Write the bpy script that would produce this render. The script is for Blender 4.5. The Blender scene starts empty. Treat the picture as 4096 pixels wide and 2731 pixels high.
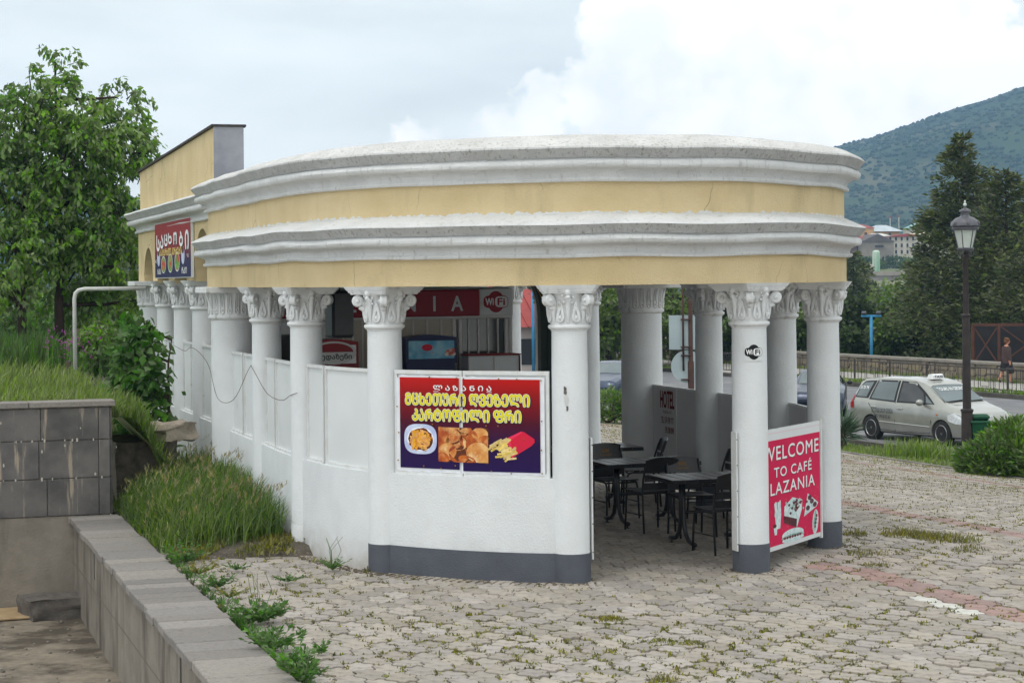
import bpy, bmesh, math, random
import numpy as np
from mathutils import Vector, Matrix, noise
R = random.Random(7)
SC = bpy.context.scene
COL = SC.collection
PI = math.pi
# ------------------------------------------------------------------ camera, sky, sun, exposure
CAM_H = 2.883
cam = bpy.data.cameras.new('camera'); cam.lens = 70.4; cam.sensor_width = 36; cam.clip_end = 9000
cam.shift_y = -0.0606
co = bpy.data.objects.new('camera', cam); COL.objects.link(co)
co.location = (0, 0, CAM_H); co.rotation_euler = (PI/2, 0.0102, 0)
SC.camera = co
SUN_EL, SUN_AZ = math.radians(66), math.radians(208)      # azimuth clockwise from +Y
sd = bpy.data.lights.new('sun', 'SUN'); sd.energy = .9; sd.angle = math.radians(16); sd.color = (1, .97, .92)
so = bpy.data.objects.new('sun', sd); COL.objects.link(so)
sv = Vector((math.sin(SUN_AZ)*math.cos(SUN_EL), math.cos(SUN_AZ)*math.cos(SUN_EL), math.sin(SUN_EL)))
so.rotation_euler = sv.to_track_quat('Z', 'Y').to_euler(); so.location = (0, 0, 60)
SC.view_settings.view_transform = 'Standard'; SC.view_settings.look = 'None'
SC.view_settings.gamma = 1; SC.view_settings.use_curve_mapping = False; SC.view_settings.exposure = -.03
SC.cycles.use_denoising = True
SC.cycles.use_adaptive_sampling = True; SC.cycles.adaptive_threshold = .02
SC.cycles.max_bounces = 5; SC.cycles.diffuse_bounces = 3; SC.cycles.glossy_bounces = 3
SC.cycles.transparent_max_bounces = 8; SC.cycles.volume_bounces = 0

def sky():
    w = bpy.data.worlds.new('World'); SC.world = w; w.use_nodes = True
    nt = w.node_tree; N = nt.nodes; L = nt.links; N.clear()
    def nd(t, **k):
        n = N.new(t)
        for a, b in k.items(): setattr(n, a, b)
        return n
    def val(v, s):
        if isinstance(v, (int, float)): s.default_value = v
        else: L.new(v, s)
    def m(op, a, b=None, c=None, cl=False):
        n = nd('ShaderNodeMath', operation=op, use_clamp=cl); val(a, n.inputs[0])
        if b is not None: val(b, n.inputs[1])
        if c is not None: val(c, n.inputs[2])
        return n.outputs[0]
    out = nd('ShaderNodeOutputWorld'); bg = nd('ShaderNodeBackground'); bg.inputs[1].default_value = .125
    L.new(bg.outputs[0], out.inputs[0])
    st = nd('ShaderNodeTexSky', sky_type='NISHITA', sun_disc=False)
    st.sun_elevation = SUN_EL; st.sun_rotation = SUN_AZ; st.air_density = 1.2; st.dust_density = 2.5
    tc = nd('ShaderNodeTexCoord'); sp = nd('ShaderNodeSeparateXYZ'); L.new(tc.outputs['Generated'], sp.inputs[0])
    az = m('ARCTAN2', sp.outputs[0], sp.outputs[1]); el = m('ARCSINE', sp.outputs[2])
    cb = nd('ShaderNodeCombineXYZ'); L.new(az, cb.inputs[0]); L.new(el, cb.inputs[1])
    def nz(scale, det, rough, vec, w=0):
        n = nd('ShaderNodeTexNoise', noise_dimensions='2D'); n.inputs['Scale'].default_value = scale; n.inputs['Detail'].default_value = det
        n.inputs['Roughness'].default_value = rough; mo = nd('ShaderNodeVectorMath', operation='ADD'); mo.inputs[1].default_value = (w*3, w*5, 0); L.new(vec, mo.inputs[0]); L.new(mo.outputs[0], n.inputs['Vector']); return n.outputs[0]
    big = nz(11, 4, .6, cb.outputs[0], 1.3); fine = nz(38, 5, .6, cb.outputs[0], 4.1)
    # cumulus bank: a heap of round masses, each at its own bearing and height, with noisy edges
    masses = [(.080, .104, .048), (.050, .086, .030), (.018, .083, .019), (-.008, .073, .014), (.110, .125, .060), (.140, .095, .060), (.185, .095, .058), (.160, .132, .055), (.214, .118, .030),
              (.238, .085, .036), (.05, .060, .024), (-.05, .060, .014), (-.09, .052, .012), (.10, .075, .04), (.20, .070, .045), (.42, .09, .09), (-.5, .09, .09)]
    d = None
    for a, e, r in masses:
        dx = m('SUBTRACT', az, a); dy = m('SUBTRACT', el, e)
        q = m('DIVIDE', m('SQRT', m('ADD', m('MULTIPLY', dx, dx), m('MULTIPLY', dy, dy))), r)
        q = m('MULTIPLY', m('SUBTRACT', q, 1), r)
        d = q if d is None else m('MINIMUM', d, q)
    d = m('ADD', d, m('MULTIPLY', m('SUBTRACT', big, .5), .060)); d = m('ADD', d, m('MULTIPLY', m('SUBTRACT', fine, .5), .040))
    cum = nd('ShaderNodeMapRange'); cum.inputs[1].default_value = .002; cum.inputs[2].default_value = -.004; L.new(d, cum.inputs[0])
    # veil of thin high cloud over everything
    mp = nd('ShaderNodeMapping'); mp.inputs['Scale'].default_value = (1.6, 6.5, 1); mp.inputs['Rotation'].default_value = (0, 0, .12); L.new(cb.outputs[0], mp.inputs[0])
    veil = nz(2.4, 4, .5, mp.outputs[0], 7.7)
    vr = nd('ShaderNodeMapRange'); vr.inputs[1].default_value = .32; vr.inputs[2].default_value = .62; vr.inputs[3].default_value = .68; vr.inputs[4].default_value = .97; L.new(veil, vr.inputs[0])
    def mix(f, a, b):
        n = nd('ShaderNodeMix', data_type='RGBA'); val(f, n.inputs[0])
        for v, s in ((a, n.inputs[6]), (b, n.inputs[7])):
            if isinstance(v, tuple): s.default_value = (*v, 1)
            else: L.new(v, s)
        return n.outputs[2]
    c1 = mix(vr.outputs[0], st.outputs[0], (11.3, 11.65, 11.4))
    shade = nz(16, 4, .6, cb.outputs[0], 2.2)
    sr = nd('ShaderNodeMapRange'); sr.inputs[1].default_value = .38; sr.inputs[2].default_value = .60; L.new(shade, sr.inputs[0])
    cc = mix(sr.outputs[0], (11.4, 11.5, 11.3), (13.6, 13.2, 12.7))
    c2 = mix(m('MULTIPLY', cum.outputs[0], .97), c1, cc)
    L.new(c2, bg.inputs[0])
sky(); SC.world.cycles.sampling_method = 'MANUAL'; SC.world.cycles.sample_map_resolution = 256

# ------------------------------------------------------------------ materials
MATS = {}
def pm(name, col, col2=None, scale=6., rough=.8, bump=0., bscale=40., spec=.3, metal=0., dirt=None, dscale=3., dlo=.5, dhi=.7, island=0., stretch=None, emit=None, detail=3, dstretch=None):
    """procedural principled: noise mix of two colours, optional dirt blotches, bump, per-island variation"""
    mt = bpy.data.materials.new(name); mt.use_nodes = True; MATS[name] = mt
    nt = mt.node_tree; N = nt.nodes; L = nt.links; b = N['Principled BSDF']
    b.inputs['Roughness'].default_value = rough; b.inputs['Metallic'].default_value = metal
    b.inputs['Specular IOR Level'].default_value = spec
    tc = N.new('ShaderNodeTexCoord'); vec = tc.outputs['Object']
    def strv(s):
        if not s: return vec
        mp = N.new('ShaderNodeMapping'); mp.inputs['Scale'].default_value = s; L.new(vec, mp.inputs[0]); return mp.outputs[0]
    def nz(sc, det=detail, s=None):
        n = N.new('ShaderNodeTexNoise'); n.inputs['Scale'].default_value = sc; n.inputs['Detail'].default_value = det; n.inputs['Roughness'].default_value = .6
        L.new(strv(s), n.inputs['Vector']); return n.outputs[0]
    def ramp(f, lo, hi):
        r = N.new('ShaderNodeMapRange'); r.inputs[1].default_value = lo; r.inputs[2].default_value = hi; L.new(f, r.inputs[0]); return r.outputs[0]
    def mix(f, a, c):
        n = N.new('ShaderNodeMix'); n.data_type = 'RGBA'; L.new(f, n.inputs[0])
        for v, s in ((a, n.inputs[6]), (c, n.inputs[7])):
            if isinstance(v, tuple): s.default_value = (*v, 1)
            else: L.new(v, s)
        return n.outputs[2]
    c = col
    if col2: c = mix(ramp(nz(scale, s=stretch), .35, .65), col, col2)
    if island:
        g = N.new('ShaderNodeNewGeometry'); oi = N.new('ShaderNodeObjectInfo')
        a = N.new('ShaderNodeMath'); a.operation = 'ADD'; L.new(g.outputs['Random Per Island'], a.inputs[0]); L.new(oi.outputs['Random'], a.inputs[1])
        fr = N.new('ShaderNodeMath'); fr.operation = 'FRACT'; L.new(a.outputs[0], fr.inputs[0])
        hv = N.new('ShaderNodeHueSaturation'); vr = N.new('ShaderNodeMapRange'); vr.inputs[3].default_value = 1-island; vr.inputs[4].default_value = 1+island
        L.new(fr.outputs[0], vr.inputs[0]); L.new(vr.outputs[0], hv.inputs['Value'])
        m2 = N.new('ShaderNodeMath'); m2.operation = 'MULTIPLY'; m2.inputs[1].default_value = 7.31; L.new(fr.outputs[0], m2.inputs[0])
        f2 = N.new('ShaderNodeMath'); f2.operation = 'FRACT'; L.new(m2.outputs[0], f2.inputs[0])
        hr = N.new('ShaderNodeMapRange'); hr.inputs[3].default_value = .5-island*.05; hr.inputs[4].default_value = .5+island*.05; L.new(f2.outputs[0], hr.inputs[0]); L.new(hr.outputs[0], hv.inputs['Hue'])
        s2 = N.new('ShaderNodeMapRange'); s2.inputs[3].default_value = 1-island*1.2; s2.inputs[4].default_value = 1+island*.8; L.new(f2.outputs[0], s2.inputs[0]); L.new(s2.outputs[0], hv.inputs['Saturation'])
        if isinstance(c, tuple): hv.inputs['Color'].default_value = (*c, 1)
        else: L.new(c, hv.inputs['Color'])
        c = hv.outputs[0]
    if dirt: c = mix(ramp(nz(dscale, 5, dstretch), dlo, dhi), c, dirt)
    if isinstance(c, tuple): b.inputs['Base Color'].default_value = (*c, 1)
    else: L.new(c, b.inputs['Base Color'])
    if bump:
        bp = N.new('ShaderNodeBump'); bp.inputs['Strength'].default_value = bump; bp.inputs['Distance'].default_value = .02
        L.new(nz(bscale, 4), bp.inputs['Height']); L.new(bp.outputs[0], b.inputs['Normal'])
    if emit:
        b.inputs['Emission Color'].default_value = (*emit, 1); b.inputs['Emission Strength'].default_value = 1
    return mt
def leafmat(name, col, col2, island=.35, trans=.35, scale=1.2, rough=.55):
    mt = pm(name, col, col2, scale, rough, island=island, spec=.25)
    N = mt.node_tree.nodes; L = mt.node_tree.links; b = N['Principled BSDF']
    tr = N.new('ShaderNodeBsdfTranslucent'); ms = N.new('ShaderNodeMixShader'); ms.inputs[0].default_value = trans
    src = b.inputs['Base Color'].links[0].from_socket; L.new(src, tr.inputs[0])
    L.new(b.outputs[0], ms.inputs[1]); L.new(tr.outputs[0], ms.inputs[2]); L.new(ms.outputs[0], N['Material Output'].inputs[0])
    return mt
def grad(name, stops, z0, z1, rough=.45):
    """printed colour blend from bottom to top of a sign (object z)"""
    mt = bpy.data.materials.new(name); mt.use_nodes = True; MATS[name] = mt
    N = mt.node_tree.nodes; L = mt.node_tree.links; b = N['Principled BSDF']; b.inputs['Roughness'].default_value = rough; b.inputs['Specular IOR Level'].default_value = .15
    tc = N.new('ShaderNodeTexCoord'); sp = N.new('ShaderNodeSeparateXYZ'); L.new(tc.outputs['Object'], sp.inputs[0])
    r = N.new('ShaderNodeMapRange'); r.inputs[1].default_value = z0; r.inputs[2].default_value = z1; L.new(sp.outputs[2], r.inputs[0])
    cr = N.new('ShaderNodeValToRGB'); L.new(r.outputs[0], cr.inputs[0])
    e = cr.color_ramp.elements
    while len(e) < len(stops): e.new(.5)
    for i, (p, c) in enumerate(stops): e[i].position = p; e[i].color = (*c, 1)
    L.new(cr.outputs[0], b.inputs['Base Color']); return mt
def S(r, g, b):
    f = lambda v: (v/255/12.92) if v/255 <= .04045 else ((v/255+.055)/1.055)**2.4
    return (f(r), f(g), f(b))

WHITE = pm('white_paint', (.74, .76, .77), (.68, .70, .71), 2.2, .75, .35, 55, dirt=(.60, .59, .56), dscale=1.7, dlo=.66, dhi=.85)
CAPW = pm('white_plaster_carving', (.76, .77, .77), (.66, .67, .67), 5, .8, .25, 80, dirt=(.45, .44, .41), dscale=9, dlo=.58, dhi=.75)
def cornice_mat():
    mt = pm('white_cornice_stucco', (.74, .745, .74), (.66, .665, .66), 3, .9, .8, 60, dirt=(.50, .49, .47), dscale=22, dlo=.56, dhi=.74, dstretch=(1, 1, .18))
    N = mt.node_tree.nodes; L = mt.node_tree.links; b = N['Principled BSDF']
    # weathered upper faces: lichen and soot mottling with bare brushed streaks
    src = b.inputs['Base Color'].links[0].from_socket
    tc = N.new('ShaderNodeTexCoord')
    a = N.new('ShaderNodeTexNoise'); a.inputs['Scale'].default_value = 70; a.inputs['Detail'].default_value = 6; L.new(tc.outputs['Object'], a.inputs[0])
    c = N.new('ShaderNodeTexNoise'); c.inputs['Scale'].default_value = 2.1; c.inputs['Detail'].default_value = 5; L.new(tc.outputs['Object'], c.inputs[0])
    sp = N.new('ShaderNodeSeparateXYZ'); L.new(tc.outputs['Object'], sp.inputs[0])
    g = N.new('ShaderNodeMapRange'); g.inputs[1].default_value = 4.14; g.inputs[2].default_value = 4.17; L.new(sp.outputs[2], g.inputs[0])
    r1 = N.new('ShaderNodeMapRange'); r1.inputs[1].default_value = .46; r1.inputs[2].default_value = .60; L.new(a.outputs[0], r1.inputs[0])
    r2 = N.new('ShaderNodeMapRange'); r2.inputs[1].default_value = .36; r2.inputs[2].default_value = .58; L.new(c.outputs[0], r2.inputs[0])
    p = N.new('ShaderNodeMath'); p.operation = 'MULTIPLY'; L.new(r1.outputs[0], p.inputs[0]); L.new(r2.outputs[0], p.inputs[1])
    q = N.new('ShaderNodeMath'); q.operation = 'MULTIPLY'; L.new(p.outputs[0], q.inputs[0]); L.new(g.outputs[0], q.inputs[1])
    mx = N.new('ShaderNodeMix'); mx.data_type = 'RGBA'; L.new(q.outputs[0], mx.inputs[0]); L.new(src, mx.inputs[6]); mx.inputs[7].default_value = (.20, .17, .13, 1)
    L.new(mx.outputs[2], b.inputs['Base Color']); return mt
CORN = cornice_mat()
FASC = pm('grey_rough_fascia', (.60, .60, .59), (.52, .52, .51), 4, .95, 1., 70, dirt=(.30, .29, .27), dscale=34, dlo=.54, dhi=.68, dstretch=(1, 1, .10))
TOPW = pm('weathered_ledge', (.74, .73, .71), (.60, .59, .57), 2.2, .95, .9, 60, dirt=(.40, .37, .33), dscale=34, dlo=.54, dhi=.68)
def yellow_mat(ledge=True):
    mt = pm('yellow_stucco', (.76, .61, .36), (.69, .54, .30), 1.3, .92, .9, 70, dirt=(.46, .36, .20), dscale=1.9, dlo=.55, dhi=.85, dstretch=(1, 1, .35))
    N = mt.node_tree.nodes; L = mt.node_tree.links; b = N['Principled BSDF']; src = b.inputs['Base Color'].links[0].from_socket
    tc = N.new('ShaderNodeTexCoord')
    # hairline cracks
    nz = N.new('ShaderNodeTexNoise'); nz.inputs['Scale'].default_value = 4; nz.inputs['Detail'].default_value = 6; L.new(tc.outputs['Object'], nz.inputs[0])
    ad = N.new('ShaderNodeMix'); ad.data_type = 'VECTOR'; ad.inputs[0].default_value = .16; L.new(tc.outputs['Object'], ad.inputs[4]); L.new(nz.outputs[1], ad.inputs[5])
    vo = N.new('ShaderNodeTexVoronoi'); vo.feature = 'DISTANCE_TO_EDGE'; vo.inputs['Scale'].default_value = 1.1; L.new(ad.outputs[1], vo.inputs[0])
    r = N.new('ShaderNodeMapRange'); r.inputs[1].default_value = .004; r.inputs[2].default_value = .0; L.new(vo.outputs[0], r.inputs[0])
    n2 = N.new('ShaderNodeTexNoise'); n2.inputs['Scale'].default_value = .9; L.new(tc.outputs['Object'], n2.inputs[0])
    r2 = N.new('ShaderNodeMapRange'); r2.inputs[1].default_value = .5; r2.inputs[2].default_value = .6; L.new(n2.outputs[0], r2.inputs[0])
    p = N.new('ShaderNodeMath'); p.operation = 'MULTIPLY'; L.new(r.outputs[0], p.inputs[0]); L.new(r2.outputs[0], p.inputs[1])
    mx = N.new('ShaderNodeMix'); mx.data_type = 'RGBA'; L.new(p.outputs[0], mx.inputs[0]); L.new(src, mx.inputs[6]); mx.inputs[7].default_value = (.16, .11, .05, 1)
    # ragged white brush line where the ledge paint runs up the wall, and a few drips from above
    sp = N.new('ShaderNodeSeparateXYZ'); L.new(tc.outputs['Object'], sp.inputs[0])
    n3 = N.new('ShaderNodeTexNoise'); n3.inputs['Scale'].default_value = 14; n3.inputs['Detail'].default_value = 6
    mp = N.new('ShaderNodeMapping'); mp.inputs['Scale'].default_value = (1, 1, .05); L.new(tc.outputs['Object'], mp.inputs[0]); L.new(mp.outputs[0], n3.inputs[0])
    a = N.new('ShaderNodeMath'); a.operation = 'MULTIPLY_ADD'; L.new(n3.outputs[0], a.inputs[0]); a.inputs[1].default_value = .11; a.inputs[2].default_value = 3.455
    lo = N.new('ShaderNodeMath'); lo.operation = 'LESS_THAN'; L.new(sp.outputs[2], lo.inputs[0]); L.new(a.outputs[0], lo.inputs[1])
    hi = N.new('ShaderNodeMath'); hi.operation = 'GREATER_THAN'; L.new(sp.outputs[2], hi.inputs[0]); hi.inputs[1].default_value = 3.42
    q = N.new('ShaderNodeMath'); q.operation = 'MULTIPLY'; L.new(lo.outputs[0], q.inputs[0]); L.new(hi.outputs[0], q.inputs[1])
    m2 = N.new('ShaderNodeMix'); m2.data_type = 'RGBA'; L.new(q.outputs[0], m2.inputs[0]); L.new(mx.outputs[2], m2.inputs[6]); m2.inputs[7].default_value = (.74, .74, .72, 1)
    L.new(m2.outputs[2] if ledge else mx.outputs[2], b.inputs['Base Color']); return mt
YELLOW = yellow_mat(); YELLOW2 = yellow_mat(False)
def splash(mt, h=.45):
    # earth splashed up from the ground onto the painted foot of the walls
    N = mt.node_tree.nodes; L = mt.node_tree.links; b = N['Principled BSDF']; src = b.inputs['Base Color'].links[0].from_socket
    tc = N.new('ShaderNodeTexCoord'); sp = N.new('ShaderNodeSeparateXYZ'); L.new(tc.outputs['Object'], sp.inputs[0])
    g = N.new('ShaderNodeMapRange'); g.inputs[1].default_value = h; g.inputs[2].default_value = -.05; L.new(sp.outputs[2], g.inputs[0])
    n = N.new('ShaderNodeTexNoise'); n.inputs['Scale'].default_value = 7; n.inputs['Detail'].default_value = 5; L.new(tc.outputs['Object'], n.inputs[0])
    a = N.new('ShaderNodeMath'); a.operation = 'MULTIPLY_ADD'; L.new(g.outputs[0], a.inputs[0]); a.inputs[1].default_value = .55; a.inputs[2].default_value = -.52
    c = N.new('ShaderNodeMath'); c.operation = 'ADD'; L.new(a.outputs[0], c.inputs[0]); L.new(n.outputs[0], c.inputs[1])
    r = N.new('ShaderNodeMapRange'); r.inputs[1].default_value = .0; r.inputs[2].default_value = .6; r.inputs[4].default_value = .75; L.new(c.outputs[0], r.inputs[0])
    # the splash only counts where it starts from the ground
    q = N.new('ShaderNodeMath'); q.operation = 'MULTIPLY'; L.new(r.outputs[0], q.inputs[0]); L.new(g.outputs[0], q.inputs[1])
    m = N.new('ShaderNodeMix'); m.data_type = 'RGBA'; L.new(q.outputs[0], m.inputs[0]); L.new(src, m.inputs[6]); m.inputs[7].default_value = (.34, .29, .22, 1)
    L.new(m.outputs[2], b.inputs['Base Color'])
splash(WHITE)
PLINTH = pm('grey_plinth_paint', S(88, 92, 100), S(80, 83, 91), 3, .7, .4, 60, dirt=S(120, 118, 112), dscale=4, dlo=.66, dhi=.8)
PANEL = pm('white_sheet_panel', (.72, .74, .74), (.66, .68, .68), 1.2, .5, .05, 20, spec=.4, dirt=(.5, .47, .42), dscale=2.5, dlo=.66, dhi=.8)
FRAME = pm('white_steel_frame', (.70, .72, .72), (.62, .62, .6), 6, .5, dirt=(.38, .32, .26), dscale=14, dlo=.64, dhi=.74)
SOFFIT = pm('soffit_boards', (.30, .28, .25), (.25, .23, .20), 3, .7, stretch=(1, 9, 1))
GREYMET = pm('grey_sheet_metal', S(150, 152, 158), S(128, 130, 138), 2.5, .42, .3, 6, spec=.5, metal=.35)
ROOFDK = pm('dark_roof_edge', S(70, 66, 62), S(50, 47, 45), 8, .8)
DARK = pm('black_metal', (.014, .014, .016), (.02, .02, .022), 20, .38, spec=.5)
BLKWOOD = pm('black_stained_slat', (.018, .017, .018), (.028, .026, .026), 14, .33, .1, 60, spec=.55, stretch=(1, 12, 1))
GOLD = pm('gold_print', S(150, 112, 52), None)
GLASS = None
# ------------------------------------------------------------------ mesh helpers
class MB:
    def __init__(s): s.v = []; s.f = []; s.m = []; s.mi = 0
    def add(s, vs, fs):
        o = len(s.v); s.v += [tuple(v) for v in vs]; s.f += [tuple(i+o for i in f) for f in fs]; s.m += [s.mi]*len(fs); return s
    def box(s, c, d, rz=0, M=None):
        x, y, z = d[0]/2, d[1]/2, d[2]/2
        vs = [Vector((a*x, b*y, e*z)) for a in (-1, 1) for b in (-1, 1) for e in (-1, 1)]
        if M is None: M = Matrix.Rotation(rz, 4, 'Z')
        vs = [M @ v + Vector(c) for v in vs]
        return s.add(vs, [(0, 1, 3, 2), (4, 6, 7, 5), (0, 4, 5, 1), (2, 3, 7, 6), (0, 2, 6, 4), (1, 5, 7, 3)])
    def bbox(s, c, d, bev=.01, rz=0, M=None):
        """box with chamfered edges"""
        x, y, z = d[0]/2, d[1]/2, d[2]/2; b = min(bev, x*.9, y*.9, z*.9)
        if M is None: M = Matrix.Rotation(rz, 4, 'Z')
        vs = []; 
        for zz, ins in ((-z, b), (-z+b, 0), (z-b, 0), (z, b)):
            for px, py in ((-x+b, -y), (x-b, -y), (x, -y+b), (x, y-b), (x-b, y), (-x+b, y), (-x, y-b), (-x, -y+b)):
                sx = max(-x+ins, min(x-ins, px)); sy = max(-y+ins, min(y-ins, py)); vs.append(M @ Vector((sx, sy, zz)) + Vector(c))
        fs = [tuple(range(7, -1, -1)), tuple(range(24, 32))]
        for r in range(3):
            for i in range(8): fs.append((r*8+i, r*8+(i+1) % 8, r*8+8+(i+1) % 8, r*8+8+i))
        return s.add(vs, fs)
    def tube(s, pts, rad, n=8, cap=True):
        pts = [Vector(p) for p in pts]; k = len(pts); rr = rad if isinstance(rad, (list, tuple)) else [rad]*k
        vs = []; up = None
        for i, p in enumerate(pts):
            t = (pts[min(i+1, k-1)]-pts[max(i-1, 0)]).normalized()
            if up is None: up = t.orthogonal().normalized()
            else: up = (up-t*up.dot(t)); up = up.normalized() if up.length > 1e-6 else t.orthogonal().normalized()
            w = t.cross(up)
            for j in range(n):
                a = 2*PI*j/n; vs.append(p+(up*math.cos(a)+w*math.sin(a))*rr[i])
        fs = [(i*n+j, i*n+(j+1) % n, (i+1)*n+(j+1) % n, (i+1)*n+j) for i in range(k-1) for j in range(n)]
        if cap: fs += [tuple(range(n-1, -1, -1)), tuple(range((k-1)*n, k*n))]
        return s.add(vs, fs)
    def lathe(s, prof, n=24, c=(0, 0, 0), M=None, cap=True):
        vs = []
        for r, z in prof:
            for j in range(n):
                a = 2*PI*j/n; v = Vector((r*math.cos(a), r*math.sin(a), z))
                vs.append((M @ v if M else v)+Vector(c))
        k = len(prof); fs = [(i*n+j, i*n+(j+1) % n, (i+1)*n+(j+1) % n, (i+1)*n+j) for i in range(k-1) for j in range(n)]
        if cap: fs += [tuple(range(n-1, -1, -1)), tuple(range((k-1)*n, k*n))]
        return s.add(vs, fs)
    def ball(s, c, r, n=8, k=5, sc=(1, 1, 1)):
        vs = []
        for i in range(1, k):
            a = PI*i/k
            for j in range(n): b = 2*PI*j/n; vs.append((c[0]+r*sc[0]*math.sin(a)*math.cos(b), c[1]+r*sc[1]*math.sin(a)*math.sin(b), c[2]-r*sc[2]*math.cos(a)))
        o = len(vs); vs += [(c[0], c[1], c[2]-r*sc[2]), (c[0], c[1], c[2]+r*sc[2])]
        fs = [(i*n+j, i*n+(j+1) % n, (i+1)*n+(j+1) % n, (i+1)*n+j) for i in range(k-2) for j in range(n)]
        fs += [(o, (j+1) % n, j) for j in range(n)] + [(o+1, (k-2)*n+j, (k-2)*n+(j+1) % n) for j in range(n)]
        return s.add(vs, fs)
    def prism(s, poly, z0, z1):
        n = len(poly); vs = [(x, y, z0) for x, y in poly]+[(x, y, z1) for x, y in poly]
        return s.add(vs, [tuple(range(n-1, -1, -1)), tuple(range(n, 2*n))]+[(i, (i+1) % n, n+(i+1) % n, n+i) for i in range(n)])
    def grid(s, P, closed=False):
        """P[i][j] points -> quads"""
        a, b = len(P), len(P[0]); fs = []
        for i in range(a-1):
            for j in range(b if closed else b-1): fs.append((i*b+j, i*b+(j+1) % b, (i+1)*b+(j+1) % b, (i+1)*b+j))
        return s.add([p for r in P for p in r], fs)
    def mesh(s, name, mats, smooth=False):
        me = bpy.data.meshes.new(name); me.from_pydata([tuple(v) for v in s.v], [], s.f)
        for m in (mats if isinstance(mats, (list, tuple)) else [mats]): me.materials.append(m)
        if any(s.m): me.polygons.foreach_set('material_index', s.m)
        if smooth is True: me.polygons.foreach_set('use_smooth', [True]*len(s.f))
        elif smooth:
            me.polygons.foreach_set('use_smooth', [True]*len(s.f)); me.set_sharp_from_angle(angle=math.radians(smooth))
        me.update(); return me
    def build(s, name, mats, parent=None, smooth=False): return link(name, s.mesh(name, mats, smooth), parent)
def link(name, data, parent=None):
    o = bpy.data.objects.new(name, data); COL.objects.link(o)
    if parent: o.parent = parent
    return o
def thing(name, label, cat, loc=(0, 0, 0), rz=0, group=None):
    o = bpy.data.objects.new(name, None); COL.objects.link(o); o.empty_display_size = .2
    o.location = loc; o.rotation_euler = (0, 0, rz); return tag(o, label, cat, group)
def tag(o, label=None, cat=None, group=None, kind=None):
    if label: o['label'] = label
    if cat: o['category'] = cat
    if group: o['group'] = group
    if kind: o['kind'] = kind
    return o
def dup(root, loc, rz, label=None, group=None, parent=None, scale=None):
    r = root.copy(); COL.objects.link(r); r.location = loc; r.rotation_euler = (0, 0, rz)
    if scale: r.scale = scale
    if parent: r.parent = parent
    if label: r['label'] = label
    if group: r['group'] = group
    for ch in [o for o in root.children]:
        c = ch.copy(); COL.objects.link(c); c.parent = r
        for g in [o for o in ch.children]:
            d = g.copy(); COL.objects.link(d); d.parent = c
    return r
_fc = {}
def text2d(body, offset=0., spacing=1.):
    """text outline as flat mesh normalised to its own box: returns verts (0..1,0..1), faces, aspect"""
    key = (body, offset, spacing)
    if key in _fc: return _fc[key]
    cu = bpy.data.curves.new('t', 'FONT'); cu.body = body; cu.dimensions = '2D'; cu.fill_mode = 'BOTH'; cu.resolution_u = 3; cu.offset = offset; cu.space_character = spacing
    ob = bpy.data.objects.new('t', cu); COL.objects.link(ob); bpy.context.view_layer.update()
    me = bpy.data.meshes.new_from_object(ob.evaluated_get(bpy.context.evaluated_depsgraph_get()))
    vs = [(v.co.x, v.co.y) for v in me.vertices]; fs = [tuple(p.vertices) for p in me.polygons]
    bpy.data.objects.remove(ob); bpy.data.curves.remove(cu); bpy.data.meshes.remove(me)
    x0 = min(v[0] for v in vs); x1 = max(v[0] for v in vs); y0 = min(v[1] for v in vs); y1 = max(v[1] for v in vs)
    r = ([((x-x0)/(x1-x0), (y-y0)/(y1-y0)) for x, y in vs], fs, (x1-x0)/(y1-y0)); _fc[key] = r; return r
class Print:
    """flat print on a sign face: mapper M(s, z, lift) -> 3D point in the sign's space"""
    def __init__(s, M, parent): s.M = M; s.p = parent
    def text(s, body, x0, x1, z0, z1, mat, lift=.004, off=0., sp=1., name='lettering', grow=0., mb=None):
        vs, fs, _ = text2d(body, 0, sp); m = mb or MB(); r = off*(z1-z0)/.75; k = 0
        x0 += r; x1 -= r; z0 += r; z1 -= r
        for dx, dz in [(0, 0)]+([(q*r*math.cos(a), q*r*math.sin(a)) for q in (.5, 1) for a in (0, .785, 1.571, 2.356, 3.142, 3.927, 4.712, 5.498)] if r else []):
            m.add([s.M(x0+(x1-x0)*a+dx, z0+(z1-z0)*b+dz, lift+k*2e-5) for a, b in vs], fs); k += 1
        return m if mb else m.build(name, mat, s.p)
    def poly(s, pts, mat, lift=.003, name='print'):
        m = MB()
        if getattr(s, 'curved', False):
            cx = sum(p[0] for p in pts)/len(pts); cz = sum(p[1] for p in pts)/len(pts); n = len(pts)
            m.grid([[s.M(cx+(a-cx)*q, cz+(b-cz)*q, lift) for a, b in pts] for q in (.02, .3, .6, .8, 1)], closed=True); return m.build(name, mat, s.p)
        m.add([s.M(a, b, lift) for a, b in pts], [tuple(range(len(pts)))]); return m.build(name, mat, s.p)
    def polys(s, lst, mat, lift=.003, name='print'):
        m = MB()
        for k, pts in enumerate(lst): m.add([s.M(a, b, lift+k*1e-5) for a, b in pts], [tuple(range(len(pts)))])
        return m.build(name, mat, s.p)
def ell(cx, cy, rx, ry, n=28, a0=0, rot=0):
    return [(cx+rx*math.cos(2*PI*i/n+a0)*math.cos(rot)-ry*math.sin(2*PI*i/n+a0)*math.sin(rot), cy+rx*math.cos(2*PI*i/n+a0)*math.sin(rot)+ry*math.sin(2*PI*i/n+a0)*math.cos(rot)) for i in range(n)]
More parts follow.
